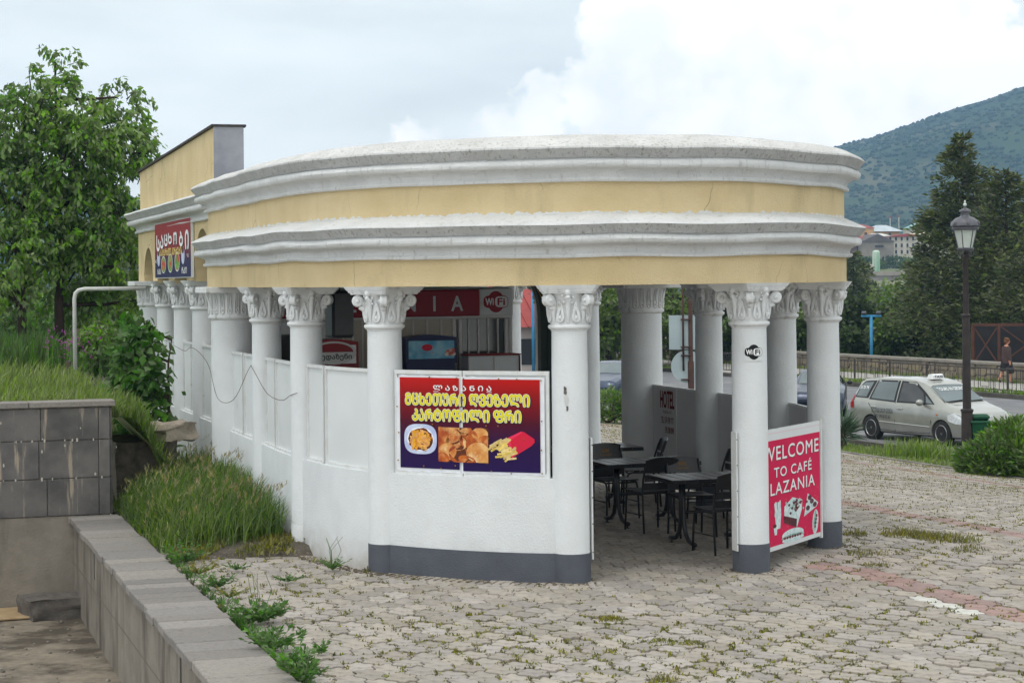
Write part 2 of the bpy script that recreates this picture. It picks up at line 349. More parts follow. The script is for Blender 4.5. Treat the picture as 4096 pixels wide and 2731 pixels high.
def stick(x, y, l, w, a):
    c, s = math.cos(a), math.sin(a); return [(x-c*l/2-s*w/2*-1, y-s*l/2-c*w/2), (x+c*l/2+s*w/2, y+s*l/2-c*w/2), (x+c*l/2-s*w/2, y+s*l/2+c*w/2), (x-c*l/2-s*w/2, y-s*l/2+c*w/2)]

# ------------------------------------------------------------------ lie of the land
TH = .3091; OX, OY = -.918, 26.743
CT, ST = math.cos(TH), math.sin(TH)
def W(a, y, z=0): return Vector((OX+a*CT-y*ST, OY+a*ST+y*CT, z))       # cafe frame (across, back) -> world
def Lc(x, y): dx, dy = x-OX, y-OY; return dx*CT+dy*ST, -dx*ST+dy*CT
def tt(x, y): return .91*x+.41*y                                       # distance measured across the road
def gz(x, y):
    t = tt(x, y)
    if t < 13: return 0.
    if t < 29: 
        u = (t-13)/16; return -1.35*(u*u*(3-2*u)*.5+u*.5)
    if t < 56: return -1.35-(t-29)*.008
    return -1.566
def tverge(y): return 24.7+(y-39)*.12
# ------------------------------------------------------------------ cafe pavilion
CAFE = thing('cafe_pavilion', 'round-fronted yellow cafe pavilion with white columns and two white cornices', 'building', (OX, OY, 0), TH)
BX, BY, AX, AY, SX, SY, TX, TY, LX = .935, -7.725, 2.41, -6.374, 2.811, -4.50, 2.831, -2.326, 2.829
half = [(-LX, .45), (-LX, 0), (-TX, TY), (-SX, SY), (-AX, AY), (-BX, BY)]
ctrl = half+[(-x, y) for x, y in reversed(half)]
def crom(P, n=14):
    out = []
    for i in range(len(P)-1):
        p0 = Vector(P[max(i-1, 0)]); p1 = Vector(P[i]); p2 = Vector(P[i+1]); p3 = Vector(P[min(i+2, len(P)-1)])
        for k in range(n):
            t = k/n; out.append(.5*((2*p1)+(-p0+p2)*t+(2*p0-5*p1+4*p2-p3)*t*t+(-p0+3*p1-3*p2+p3)*t*t*t))
    out.append(Vector(P[-1])); return out
path = crom(ctrl, 16)
# rotate sense so that the outside lies at +normal
def normals(P):
    ns = []
    for i in range(len(P)):
        t = (P[min(i+1, len(P)-1)]-P[max(i-1, 0)]).normalized(); ns.append(Vector((-t.y, t.x))*-1)
    return ns
pn = [-n for n in normals(path)]
if pn[0].x > 0: pn = [-n for n in pn]
FACE = .255
def sweep(prof, name, mat, base=FACE, jit=0., P=path, NN=pn, parent=CAFE, seed=0, smooth=35, segm=None):
    mb = MB(); rows = []
    for i, (p, n) in enumerate(zip(P, NN)):
        row = []
        for k, (o, z) in enumerate(prof):
            jo = jz = 0
            if jit:
                q = Vector((p.x*1.1, p.y*1.1, k*.23+seed)); jo = noise.noise(q)*jit; jz = noise.noise(q+Vector((9, 3, -k*.23)))*jit*1.1
                jo += noise.noise(Vector((p.x*5, p.y*5, k*1.7+seed)))*jit*.15
            w = p+n*(base+o+jo); row.append((w.x, w.y, z+jz))
        rows.append(row)
    mb.grid(rows, closed=True); c = len(prof)
    if segm: mb.m = [segm.get(i % c, 0) for i in range(len(mb.f))]
    mb.f += [tuple(range(c)), tuple(len(mb.v)-1-i for i in range(c))]; mb.m += [0, 0]
    return mb.build(name, mat, parent, smooth)
# denser path for the hand-run mouldings
path = crom(ctrl, 26); pn = normals(path); pn = pn if pn[0].x < 0 else [-n for n in pn]
sweep([(0, 2.822), (0, 3.10), (-.44, 3.10), (-.44, 2.822)], 'architrave_band', YELLOW, jit=.004, P=path, NN=pn)
def corn(d, tail): return [(-.06, 3.085+d), (.045, 3.087+d), (.056, 3.105+d), (.046, 3.122+d), (.030, 3.126+d), (.032, 3.15+d), (.045, 3.175+d), (.075, 3.195+d), (.108, 3.204+d), (.148, 3.211+d), (.167, 3.229+d), (.174, 3.252+d), (.167, 3.275+d), (.148, 3.291+d), (.122, 3.297+d), (.118, 3.304+d), (.150, 3.310+d), (.216, 3.392+d)]+tail
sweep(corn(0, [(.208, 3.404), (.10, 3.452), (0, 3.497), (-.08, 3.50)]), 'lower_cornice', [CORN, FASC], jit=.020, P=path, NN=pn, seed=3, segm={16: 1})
sweep([(-.02, 3.48), (-.02, 3.81), (-.44, 3.81), (-.44, 3.48)], 'frieze_band', YELLOW, jit=.004, P=path, NN=pn, seed=8)
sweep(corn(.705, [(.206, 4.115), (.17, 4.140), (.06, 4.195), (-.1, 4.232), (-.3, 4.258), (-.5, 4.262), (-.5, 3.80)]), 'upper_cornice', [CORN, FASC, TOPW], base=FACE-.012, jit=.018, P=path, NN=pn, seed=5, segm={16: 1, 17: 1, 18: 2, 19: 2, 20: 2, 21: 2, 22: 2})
mb = MB(); inner = [p-n*.2 for p, n in zip(path, pn)]; mb.prism([(p.x, p.y) for p in inner], 4.16, 4.25); mb.build('roof_slab', CORN, CAFE)
mb = MB(); inner = [p-n*.16 for p, n in zip(path, pn)]; mb.prism([(p.x, p.y) for p in inner], 2.95, 2.99); mb.build('ceiling', SOFFIT, CAFE)
for i in range(14):   # soffit boards
    y = -7.2+i*.55; hw = max([abs(p.x) for p in path if abs(p.y-y) < .35] or [1])-.3
    mb = MB(); mb.bbox((0, y, 2.935), (2*hw, .5, .02), .006); mb.build('soffit_board', SOFFIT, CAFE)

# --- columns
def column_mesh():
    mb = MB(); r = .176
    mb.lathe([(r*1.02, .27), (r, .30), (r*.995, 1.2), (r*.985, 2.0), (r*.965, 2.385), (r*.97, 2.39)], 40); return mb.mesh('column_shaft', WHITE, 40)
def base_mesh():
    mb = MB(); r = .176; mb.lathe([(r*1.045, -.12), (r*1.045, .275), (r*1.0, .281)], 40); return mb.mesh('column_foot', PLINTH, 40)
def foot_white():
    mb = MB(); r = .176; mb.lathe([(r*1.03, -.12), (r*1.02, .275), (r*1.0, .281)], 40); return mb.mesh('column_foot', WHITE, 40)
def capital_mesh():
    mb = MB(); r = .172
    mb.lathe([(r*.97, 2.385), (r*1.03, 2.39), (r*1.03, 2.40), (r*1.13, 2.408), (r*1.19, 2.425), (r*1.16, 2.446), (r*1.05, 2.452), (r*1.05, 2.46), (r*1.09, 2.475), (r*1.10, 2.50), (r*1.05, 2.56), (r*1.04, 2.64), (r*1.10, 2.70), (r*1.28, 2.75)], 40)
    def bell(z):
        return r*np.interp(z, [2.46, 2.475, 2.50, 2.56, 2.64, 2.70, 2.76], [1.07, 1.10, 1.11, 1.06, 1.05, 1.12, 1.3])
    def on(a, z, lift): q = bell(z)+lift; return (q*math.cos(a), q*math.sin(a), z)
    for k in range(8):   # tear-drop leaves with a bead
        a0 = 2*PI*(k+.5)/8; w = .36
        for sc, rad in ((1, .0115), (.66, .009)):
            pts = []
            for i in range(17):
                u = 2*PI*i/16; zz = 2.525-.05*sc*math.cos(u) if abs(u-PI) > PI/2 else 2.525+.14*sc*(-math.cos(u))**1.0
                pts.append(on(a0+w*sc*.5*math.sin(u)*(1 if abs(u-PI) > PI/2 else max(.25, 1+.75*math.cos(u))), zz, .008))
            mb.tube(pts, rad, 6, False)
        mb.ball(on(a0, 2.515, .010), .017, 8, 5, (1, 1, 1.35))
        # rib between leaves, curling out at the top
        a1 = 2*PI*k/8
        mb.tube([on(a1, 2.47, .0), on(a1, 2.54, .012), on(a1, 2.62, .016), on(a1, 2.68, .02), on(a1, 2.715, .045), on(a1, 2.70, .065)], [.012, .020, .026, .028, .024, .012], 7)
    for k in range(4):   # corner volutes
        a = PI/4+k*PI/2; d = Vector((math.cos(a), math.sin(a), 0)); t = Vector((-d.y, d.x, 0))
        c = d*.262+Vector((0, 0, 2.683)); M = Matrix((t, Vector((0, 0, 1)), d)).transposed().to_4x4()
        M = Matrix((d, Vector((0, 0, 1)), t)).transposed().to_4x4()
        mb.lathe([(.012, -.052), (.016, -.045), (.020, -.040), (.024, -.034), (.048, -.036), (.058, -.030), (.060, -.02), (.052, 0), (.060, .02), (.058, .030), (.048, .036), (.024, .034), (.020, .040), (.016, .045), (.012, .052)], 16, c, M)
        mb.tube([d*.15+Vector((0, 0, 2.56)), d*.19+Vector((0, 0, 2.63)), d*.235+Vector((0, 0, 2.70)), d*.275+Vector((0, 0, 2.742))], [.02, .03, .036, .03], 8)
        mb.tube([d*.2+Vector((0, 0, 2.60)), d*.235+Vector((0, 0, 2.615)), d*.25+Vector((0, 0, 2.60))], [.03, .026, .012], 7)
    RR = random.Random(3)
    for k in range(4):   # grape cluster and rosette on each face
        a = k*PI/2; d = Vector((math.cos(a), math.sin(a), 0)); t = Vector((-d.y, d.x, 0))
        for i in range(16):
            z = RR.uniform(2.63, 2.74); u = RR.uniform(-1, 1)*(.02+(z-2.62)*.45); p = d*(bell(min(z, 2.74))+.012)+t*u; mb.ball((p.x, p.y, z), RR.uniform(.011, .017), 6, 4)
        p = d*.225; mb.ball((p.x, p.y, 2.755), .034, 8, 5)
    return mb.mesh('capital', CAPW, 60)
def abacus_mesh():
    mb = MB()
    for z0, z1, w0, w1 in ((2.745, 2.763, .245, .252), (2.763, 2.784, .262, .268), (2.784, 2.824, .276, .30)):
        def ring(w, z):
            P = []
            for k in range(4):
                a = k*PI/2; c, s = math.cos(a), math.sin(a)
                for q in (-.9, -.6, -.3, 0, .3, .6, .9):
                    d = w*(1-.13*(1-(q/.9)**2)); x, y = d, q*w; P.append((x*c-y*s, x*s+y*c, z))
            return P
        mb.grid([ring(w0, z0), ring((w0+w1)/2+.004, z0+(z1-z0)*.6), ring(w1, z1)], closed=True); n = 28
        o = len(mb.v)-3*n; mb.f += [tuple(o+n-1-i for i in range(n)), tuple(o+2*n+i for i in range(n))]; mb.m += [0, 0]
    return mb.mesh('abacus', CAPW, 45)
CM, BM, FWM, KM, ABM = column_mesh(), base_mesh(), foot_white(), capital_mesh(), abacus_mesh()
def column(a, y, ang, grey=True, dz=0.):
    o = link('column', CM, CAFE); o.location = (a, y, dz); o.rotation_euler = (0, 0, ang)
    for nm, me in (('capital', KM), ('abacus', ABM), ('foot', BM if grey else FWM)): link(nm, me, o)
    return o
def wide_column(a, y, dz=0.):
    r = .285; mb = MB(); mb.lathe([(r*1.02, -.12), (r, .3), (r, 1.4), (r*.98, 2.40), (r*.985, 2.41)], 44)
    o = mb.build('wide_column', WHITE, CAFE, 40); o.location = (a, y, dz)
    mb = MB(); mb.lathe([(r*.98, 2.40), (r*1.03, 2.405), (r*1.09, 2.42), (r*1.11, 2.44), (r*1.07, 2.46), (r*1.06, 2.47), (r*1.06, 2.62), (r*1.11, 2.69), (r*1.16, 2.745)], 44)
    for k in range(20):
        a0 = 2*PI*k/20
        def on(da, z, l=.004):
            q = r*np.interp(z, [2.46, 2.62, 2.69, 2.75], [1.06, 1.06, 1.11, 1.17])+l; return (q*math.cos(a0+da), q*math.sin(a0+da), z)
        mb.tube([on(.06, 2.73), on(.075, 2.60), on(.09, 2.53), on(.075, 2.49), on(0, 2.475), on(-.075, 2.49), on(-.09, 2.53), on(-.075, 2.60), on(-.06, 2.73)], .010, 6, False)
        mb.tube([on(0, 2.74), on(0, 2.57)], .008, 6); mb.ball(on(0, 2.525, .004), .016, 8, 5)
    mb.build('capital', CAPW, o, 60)
    mb = MB(); mb.bbox((0, 0, 2.784), (.84, .84, .078), .008); mb.build('abacus', CAPW, o)
    return o
cols = {}
for nm, (a, y), g in (('T', (-TX, TY), 0), ('S', (-SX, SY), 0), ('A', (-AX, AY), 1), ('B', (-BX, BY), 1), ('C', (BX, BY), 1), ('D', (AX, AY), 1), ('E', (SX, SY), 1), ('F', (TX, TY), 1)):
    j = min(range(len(path)), key=lambda i: (path[i]-Vector((a, y))).length); n = pn[j]
    cols[nm] = column(a, y, math.atan2(n.y, n.x), g)
wide_column(-LX, 0); wide_column(LX, 0)
# rear block columns (a little taller)
for y in (2.64, 4.47, 6.33): column(-2.78, y, PI, 0, .09)
wide_column(-2.74, 8.0, .09)
for y in (2.05, 3.95, 5.8): column(2.78, y, 0, 0, .09)
wide_column(2.74, 8.0, .09)

# --- rear block: yellow walls with arches, cornice, attic parapet
def arch_wall(name, x0, x1, ya, yb, arches, z0, z1):
    """wall slab between x0..x1 thick, running ya..yb, with arched openings (yc, halfwidth, crown)"""
    mb = MB(); segs = []
    cur = ya; N = 14
    tops = []
    pts = [(ya, z0)]
    for yc, hw, zt in arches:
        zs = zt-hw
        pts.append((yc-hw, z0))
        for i in range(N+1):
            a = PI-PI*i/N; pts.append((yc+hw*math.cos(a), zs+hw*math.sin(a)))
        pts.append((yc+hw, z0))
    pts.append((yb, z0))
    for x in (x0, x1):
        for (y, z) in pts: mb.v.append((x, y, z))
        for (y, z) in pts: mb.v.append((x, y, z1))
    n = len(pts)
    for i in range(n-1):
        mb.f += [(i, i+1, n+i+1, n+i), (2*n+i, 3*n+i, 3*n+i+1, 2*n+i+1), (i, 2*n+i, 2*n+i+1, i+1)]
    mb.f += [(0, n, 3*n, 2*n), (n-1, 3*n-1, 4*n-1, 2*n-1), (n, 2*n-1, 4*n-1, 3*n)]; mb.m = [0]*len(mb.f)
    return mb.build(name, YELLOW2, CAFE)
for sx in (-1, 1):
    arch_wall('arcade_wall', sx*2.98, sx*2.62, .38, 8.35, [(1.5, .72, 3.62), (3.55, .62, 3.50), (5.4, .62, 3.50), (7.1, .56, 3.46)], 2.915, 3.86)
mb = MB(); mb.box((0, 8.17, 3.39), (5.24, .36, .94)); mb.build('end_wall', YELLOW2, CAFE)
rp = [Vector((-2.98+.0, .40)), Vector((-2.98, 4.4)), Vector((-2.98, 8.35)), Vector((0, 8.35)), Vector((2.98, 8.35)), Vector((2.98, 4.4)), Vector((2.98, .40))]
rn = [Vector((-1, 0)), Vector((-1, 0)), Vector((-1, 1)), Vector((0, 1)), Vector((1, 1)), Vector((1, 0)), Vector((1, 0))]
RP = []; RN = []
for i in range(len(rp)-1):
    for k in range(12): RP.append(rp[i].lerp(rp[i+1], k/12)); RN.append(rn[i] if k == 0 else (rn[i] if rn[i].length < 1.1 else rn[i+1]))
RP.append(rp[-1]); RN.append(rn[-1])
sweep(corn(.63, [(.20, 4.05), (.12, 4.07), (-.2, 4.10), (-.2, 3.72)]), 'rear_cornice', [CORN, FASC], base=0, jit=.010, P=RP, NN=RN, seed=11, segm={16: 1})
mb = MB(); mb.box((0, 4.6, 4.02), (5.6, 7.4, .1)); mb.build('rear_roof', CORN, CAFE)
mb = MB(); mb.box((0, 4.4, 2.98), (5.2, 7.5, .05)); mb.build('rear_ceiling', SOFFIT, CAFE)
for sx in (-1,):
    mb = MB()
    x0, x1 = sorted((sx*2.95, sx*2.57)); 
    mb.add([(x0, .62, 4.06), (x1, .62, 4.06), (x1, 8.3, 4.06), (x0, 8.3, 4.06), (x0, .62, 4.93), (x1, .62, 4.93), (x1, 8.3, 4.74), (x0, 8.3, 4.74)], [(0, 3, 2, 1), (4, 5, 6, 7), (0, 1, 5, 4), (1, 2, 6, 5), (2, 3, 7, 6), (3, 0, 4, 7)])
    at = mb.build('attic_parapet', YELLOW2, CAFE)
    mb = MB(); mb.add([(x0-.04, .55, 4.935), (x1+.04, .55, 4.935), (x1+.04, 8.36, 4.742), (x0-.04, 8.36, 4.742), (x0-.04, .55, 4.965), (x1+.04, .55, 4.965), (x1+.04, 8.36, 4.772), (x0-.04, 8.36, 4.772)], [(0, 3, 2, 1), (4, 5, 6, 7), (0, 1, 5, 4), (1, 2, 6, 5), (2, 3, 7, 6), (3, 0, 4, 7)])
    mb.build('roof_edge', ROOFDK, at)
    P = []
    for i in range(9):
        row = []
        for j in range(9):
            u, v = i/8, j/8; x = x0-.01+(x1-x0+.02)*u; z = 4.09+v*.86
            row.append((x, .60-.012-.012*noise.noise(Vector((x*6, z*4, 2))), z))
        P.append(row)
    mb = MB(); mb.grid(P); mb.build('metal_sheet', GREYMET, at, True)

# --- left side: low wall, sheet panels
def pidx(a, y): return min(range(len(path)), key=lambda i: (path[i]-Vector((a, y))).length)
def curvewall(i0, i1, off0, off1, z0, z1, name, mat, parent=CAFE, step=2):
    idx = list(range(i0, i1+1, step)); 
    if idx[-1] != i1: idx.append(i1)
    rows = [[(*(path[i]+pn[i]*off0), z0), (*(path[i]+pn[i]*off0), z1), (*(path[i]+pn[i]*off1), z1), (*(path[i]+pn[i]*off1), z0)] for i in idx]
    mb = MB(); mb.grid(rows, True); mb.f += [(3, 2, 1, 0), tuple(len(mb.v)-4+k for k in range(4))]; mb.m += [0, 0]
    return mb.build(name, mat, parent)
left = [(-LX, 0), (-TX, TY), (-SX, SY), (-AX, AY), (-BX, BY)]
DADO = .985
for k in range(4):
    i0, i1 = pidx(*left[k]), pidx(*left[k+1])
    curvewall(i0, i1, .10, -.10, -.15, DADO, 'dado_wall', WHITE)
    if k == 3: curvewall(i0, i1, .108, .06, -.12, .278, 'plinth_band', PLINTH)
    if k < 3:
        cut = i0+2+(i1-i0)//3 if k else i0+(i1-i0)//2
        g = 4
        for p, q in ((i0+g-1, cut), (cut+1, i1-1)):
            pl = curvewall(p, q, .050, .040, DADO+.02, 1.975, 'sheet_panel', PANEL, step=1)
            curvewall(p, q, .070, .020, 1.972, 2.005, 'top_rail', FRAME, pl)
            curvewall(p, q, .078, .015, DADO-.005, DADO+.03, 'sill_rail', FRAME, pl)
            for r in (p, q):
                mb = MB(); v = path[r]+pn[r]*.048; mb.box((v.x, v.y, 1.49), (.03, .045, .98), math.atan2(pn[r].y, pn[r].x)+PI/2); mb.build('stile', FRAME, pl)
# rear-left bays
for y0, y1 in ((.28, 2.48), (2.80, 4.31), (4.63, 6.17), (6.5, 7.75)):
    mb = MB(); mb.box((-2.80, (y0+y1)/2, .4), (.18, y1-y0+.1, 1.17)); mb.build('dado_wall', WHITE, CAFE)
    mb = MB(); mb.box((-2.82, (y0+y1)/2, 1.49), (.012, y1-y0, 1.0)); pl = mb.build('sheet_panel', PANEL, CAFE)
    mb = MB(); mb.box((-2.82, (y0+y1)/2, 1.995), (.05, y1-y0, .03)); mb.box((-2.83, (y0+y1)/2, .995), (.06, y1-y0, .03))
    for y in (y0+.02, (y0+y1)/2, y1-.02): mb.box((-2.825, y, 1.49), (.045, .03, .96))
    mb.build('panel_frame', FRAME, pl)

# --- the front bay with the food banner: two flat panels meeting at a seam
vA, vB = Vector((-AX, AY)), Vector((-BX, BY)); dAB = (vB-vA).normalized(); nAB = Vector((dAB.y, -dAB.x)); 
if nAB.dot(Vector((-1, -1))) < 0: nAB = -nAB
q0 = vA+dAB*.17+nAB*.10; q1 = vB-dAB*.17+nAB*.10; qm = q0.lerp(q1, .47)+nAB*.075
L0, L1 = (qm-q0).length, (q1-qm).length; LS = L0+L1
def bay(s, z, lift=0.):
    if s <= L0: d = (qm-q0)/L0; p = q0+d*s
    else: d = (q1-qm)/L1; p = qm+d*(s-L0)
    n = Vector((d.y, -d.x)); n = n if n.dot(nAB) > 0 else -n
    w = p+n*lift; return (w.x, w.y, z)
Z0, Z1 = .985, 2.0
def slab(s0, s1, z0, z1, t0, t1, mb):
    vs = [bay(s, z, t) for s in (s0, s1) for z in (z0, z1) for t in (t0, t1)]
    mb.add(vs, [(0, 1, 3, 2), (4, 6, 7, 5), (0, 4, 5, 1), (2, 3, 7, 6), (0, 2, 6, 4), (1, 5, 7, 3)])
for s0, s1 in ((0, L0-.004), (L0+.004, LS)):
    mb = MB(); slab(s0, s1, Z0+.01, Z1, -.012, 0, mb); pl = mb.build('sheet_panel', PANEL, CAFE)
    mb = MB(); slab(s0, s1, Z1-.035, Z1+.004, -.016, .016, mb); slab(s0, s1, Z0, Z0+.04, -.016, .016, mb); slab(s0, s0+.028, Z0+.041, Z1-.036, -.016, .015, mb); slab(s1-.028, s1, Z0+.041, Z1-.036, -.016, .015, mb)
    mb.build('panel_frame', FRAME, pl)
# --- banner
BANW = pm('banner_vinyl_white', (.78, .79, .82), (.70, .71, .76), 8, .4, .15, 12, spec=.4)
BANG = grad('banner_print_blend', [(0, S(34, 14, 74)), (.30, S(40, 14, 66)), (.52, S(78, 10, 34)), (.78, S(140, 14, 18)), (1, S(196, 22, 14))], 1.0, 1.97)
YELP = pm('print_yellow', S(222, 210, 10)); WHP = pm('print_white', (.8, .8, .8)); BLP = pm('print_black', (.01, .01, .012)); REDP = pm('print_red', S(222, 18, 40), S(205, 14, 60), 3, .45)
FRYP = pm('print_fries', S(236, 172, 40), S(206, 124, 20), 25, .5, island=.16); FRYL = pm('print_pale_fries', S(230, 204, 120), S(204, 168, 84), 25, .5, island=.16)
BROWNP = pm('print_dark_brown', S(110, 50, 18), S(70, 26, 10), 18, .5)
PASTRY = pm('print_pastry', S(200, 104, 36), S(150, 56, 16), 9, .5, dirt=S(238, 190, 120), dscale=6, dlo=.5, dhi=.72)
PASTR2 = pm('print_pastry_pale', S(226, 170, 96), S(196, 112, 46), 8, .5, dirt=S(244, 214, 160), dscale=7, dlo=.5, dhi=.7)
BAN = thing('food_banner', 'red to purple vinyl banner with yellow Georgian lettering, fries and pastries', 'banner', (OX, OY, 0), TH)
def bx(zx): return (zx-60)/2140*LS
def bz(zy): return Z0+(1530-zy)/1468*(Z1-Z0)
wob = random.Random(5)
def ban_sheet(x0, x1, y0, y1, mat, lift, name, wave=0.):
    s0, s1 = bx(x0), bx(x1); z0, z1 = bz(y1), bz(y0); P = []
    ss = sorted(set([s0+(s1-s0)*i/40 for i in range(41)]+([L0-.015, L0+.015] if s0 < L0 < s1 else [])))
    for s in ss:
        row = []
        for j in range(21):
            v = j/20; z = z0+(z1-z0)*v; e = wave*noise.noise(Vector((s*9, z*9, 1))) if wave else 0
            edge = .5*wave*noise.noise(Vector((s*14, v*14, 5)))*(1 if j in (0, 20) else 0)
            groove = -.004 if abs(s-L0) < .016 else 0
            row.append(bay(s, z+edge*2, lift+abs(e)*.35+groove))
        P.append(row)
    m = MB(); m.grid(P); return m.build(name, mat, BAN, True)
ban_sheet(92, 1036, 128, 1488, BANW, .019, 'vinyl_sheet', .012); ban_sheet(1062, 2145, 140, 1488, BANW, .019, 'vinyl_sheet', .012)
ban_sheet(148, 1028, 158, 1440, BANG, .0265, 'printed_ground'); ban_sheet(1070, 2088, 172, 1456, BANG, .0265, 'printed_ground')
PB = Print(lambda s, z, l: bay(s, z, .0265+l), BAN)
MT = lambda t: ''.join(chr(ord(c)+0xBC0) if 0x10D0 <= ord(c) <= 0x10F0 else c for c in t)
def btext(body, x0, x1, y0, y1, mat, outline=False, off=.0, sp=1.):
    if outline:
        e = 6; PB.text(body, bx(x0+10-e), bx(x1+10+e), bz(y1+10+e), bz(y0+10-e), BLP, .003, off+.028, sp, 'letter_shadow')
        PB.text(body, bx(x0-e), bx(x1+e), bz(y1+e), bz(y0-e), WHP, .0045, off+.024, sp, 'letter_outline')
    PB.text(body, bx(x0), bx(x1), bz(y1), bz(y0), mat, .006, off, sp)
btext(MT('ლაზანია'), 655, 1460, 262, 336, WHP, off=.02, sp=1.5)
PB.poly([(bx(655), bz(354)), (bx(1462), bz(354)), (bx(1462), bz(347)), (bx(655), bz(347))], WHP, .005, 'underline')
btext(MT('მცხეთური ღვეზელი'), 232, 1958, 375, 552, YELP, True, .030)
btext(MT('კარტოფილი ფრი'), 335, 1846, 592, 772, YELP, True, .030)
def sc(pts): return [(bx(a), bz(b)) for a, b in pts]
plate = []
for i in range(40):
    a = 2*PI*i/40; rr = 1/(abs(math.cos(a))**3+abs(math.sin(a))**3)**(1/3); plate.append((455+242*rr*math.cos(a)*(1 if math.cos(a) > 0 else 1), 1028+212*rr*math.sin(a)))
PLATE = pm('print_plate', S(214, 222, 240), S(170, 180, 220), 4, .4)
PB.poly(sc(plate), PLATE, .003, 'plate_print'); PB.poly(sc(ell(455, 1030, 200, 172)), pm('print_plate_well', S(236, 238, 246)), .004, 'plate_print')
PB.poly(sc([(455+198*math.cos(a)*f, 1030+170*math.sin(a)*f) for a, f in [(2*PI*i/24, .86+.14*wob.random()) for i in range(24)]]), BROWNP, .005, 'fries_print')
PB.polys([sc(stick(455+max(-120, min(120, wob.gauss(0, 72))), 1030+max(-100, min(100, wob.gauss(0, 60))), wob.uniform(90, 150), 22, wob.uniform(0, PI))) for _ in range(95)], FRYP, .0055, 'fries_print')
pr = ell(1066, 1095, 350, 258, 48); pr = [(1066+max(-350, min(350, (x-1066)*1.35)), 1095+max(-255, min(255, (y-1095)*1.35))) for x, y in pr]
PB.poly(sc([(720, 836), (1400, 850), (1415, 870), (1412, 1340), (1395, 1350), (715, 1318)]), BROWNP, .003, 'pastry_print')
for cx, cy, rx, ry, rot, mt in ((780, 1060, 120, 110, .1, PASTRY), (960, 880, 190, 90, .1, PASTRY), (1370, 1060, 110, 110, 0, PASTRY), (760, 1290, 120, 90, 0, PASTRY), (1380, 1300, 110, 90, 0, PASTR2), (980, 1060, 150, 110, .2, PASTR2), (1230, 1090, 120, 100, .2, PASTRY), (880, 960, 170, 110, .1, PASTRY), (770, 880, 90, 70, 0, PASTRY), (1150, 1000, 120, 130, .5, PASTRY), (1300, 940, 110, 95, .1, PASTR2), (1100, 870, 90, 45, 0, PASTRY), (850, 1190, 140, 120, -.3, PASTR2), (1010, 1220, 140, 130, .7, PASTRY), (1270, 1190, 150, 140, -.2, PASTR2), (1130, 1300, 120, 60, .3, PASTRY)):
    P = [(max(724, min(1408, x)), max(850, min(1334, y))) for x, y in ell(cx, cy, rx, ry, 30, 0, rot)]
    P2 = [(max(724, min(1408, x)), max(850, min(1334, y))) for x, y in ell(cx+8, cy+10, rx*1.06, ry*1.06, 30, 0, rot)]
    PB.poly(sc(P2), BROWNP, .0036+cy*1e-6, 'pastry_print'); PB.poly(sc(P), mt, .0044+cy*1e-6, 'pastry_print')
PB.poly(sc([(1655, 985), (1840, 888), (1880, 895), (2012, 990), (2018, 1035), (1975, 1085), (1718, 1258), (1690, 1150)]), REDP, .003, 'carton_print')
PB.poly(sc([(1655, 985), (1840, 888), (1856, 905), (1700, 1010), (1735, 1240), (1718, 1258), (1690, 1150)]), pm('print_carton_pink', S(235, 50, 90)), .004, 'carton_print')
PB.polys([sc(stick(1590+wob.gauss(0, 62)+18*k/10, 1010+k*5.2+wob.gauss(0, 20), wob.uniform(90, 135), 27, -.45+wob.uniform(-.35, .35))) for k in range(48)], FRYL, .005, 'fries_print')
mb = MB()
for zx, zy in ((128, 147), (598, 148), (998, 157), (1090, 165), (1556, 162), (1794, 167), (2106, 182), (112, 577), (132, 945), (119, 1340), (2112, 742), (2106, 1142), (2110, 1462), (503, 1408), (758, 1432), (1448, 1447), (1708, 1472), (970, 1384), (1080, 460), (1080, 928), (640, 815), (1541, 818), (1384, 818), (1413, 992), (1875, 998)):
    mb.ball(bay(bx(zx), bz(zy), .034), .008, 6, 4)
mb.build('grommet_screws', pm('brass_screw', S(150, 112, 50), rough=.35, metal=.7), BAN)

# --- red welcome sign between the right-hand columns
vC, vD = Vector((BX, BY)), Vector((AX, AY)); dCD = (vD-vC).normalized(); nCD = Vector((-dCD.y, dCD.x)); nCD = nCD if nCD.dot(Vector((1, -1))) > 0 else -nCD
LCD = (vD-vC).length
def cd(s, z, l=0.): p = vC+dCD*s+nCD*(.10+l); return (p.x, p.y, z)
def sbox(mb, M, s0, s1, z0, z1, t0, t1):
    mb.add([M(s, z, t) for s in (s0, s1) for z in (z0, z1) for t in (t0, t1)], [(0, 1, 3, 2), (4, 6, 7, 5), (0, 4, 5, 1), (2, 3, 7, 6), (0, 2, 6, 4), (1, 5, 7, 3)])
WEL = thing('welcome_sign', 'red WELCOME TO CAFÉ LAZANIA sign with printed snacks between two right-hand columns', 'sign', (OX, OY, 0), TH)
S0, S1, WZ0, WZ1 = .12, LCD-.36, .16, 1.37
mb = MB(); sbox(mb, cd, S0, S1, WZ0, WZ1, -.012, 0); mb.build('board', PANEL, WEL)
mb = MB(); sbox(mb, cd, S1-.022, S1+.012, WZ0-.02, WZ1+.01, -.016, .012); mb.build('edge_trim', FRAME, WEL)
CRIM = pm('crimson_print', S(212, 26, 82), S(200, 22, 74), 2, .5, spec=.15)
PW = Print(cd, WEL)
PW.poly([(S0, WZ0+.045), (S1-.03, WZ0+.045), (S1-.03, WZ1-.115), (S0, WZ1-.115)], CRIM, .002, 'red_ground')
PW.poly([(S0, WZ1-.045), (S1-.03, WZ1-.045), (S1-.03, WZ1-.040), (S0, WZ1-.040)], pm('print_pink_line', S(230, 190, 200)), .002, 'line')
def wx(u): return .25+(S1-.25)*u        # u 0..1 over the part seen right of the column
HW = WZ1-WZ0
def wz(v): return WZ1-HW*v
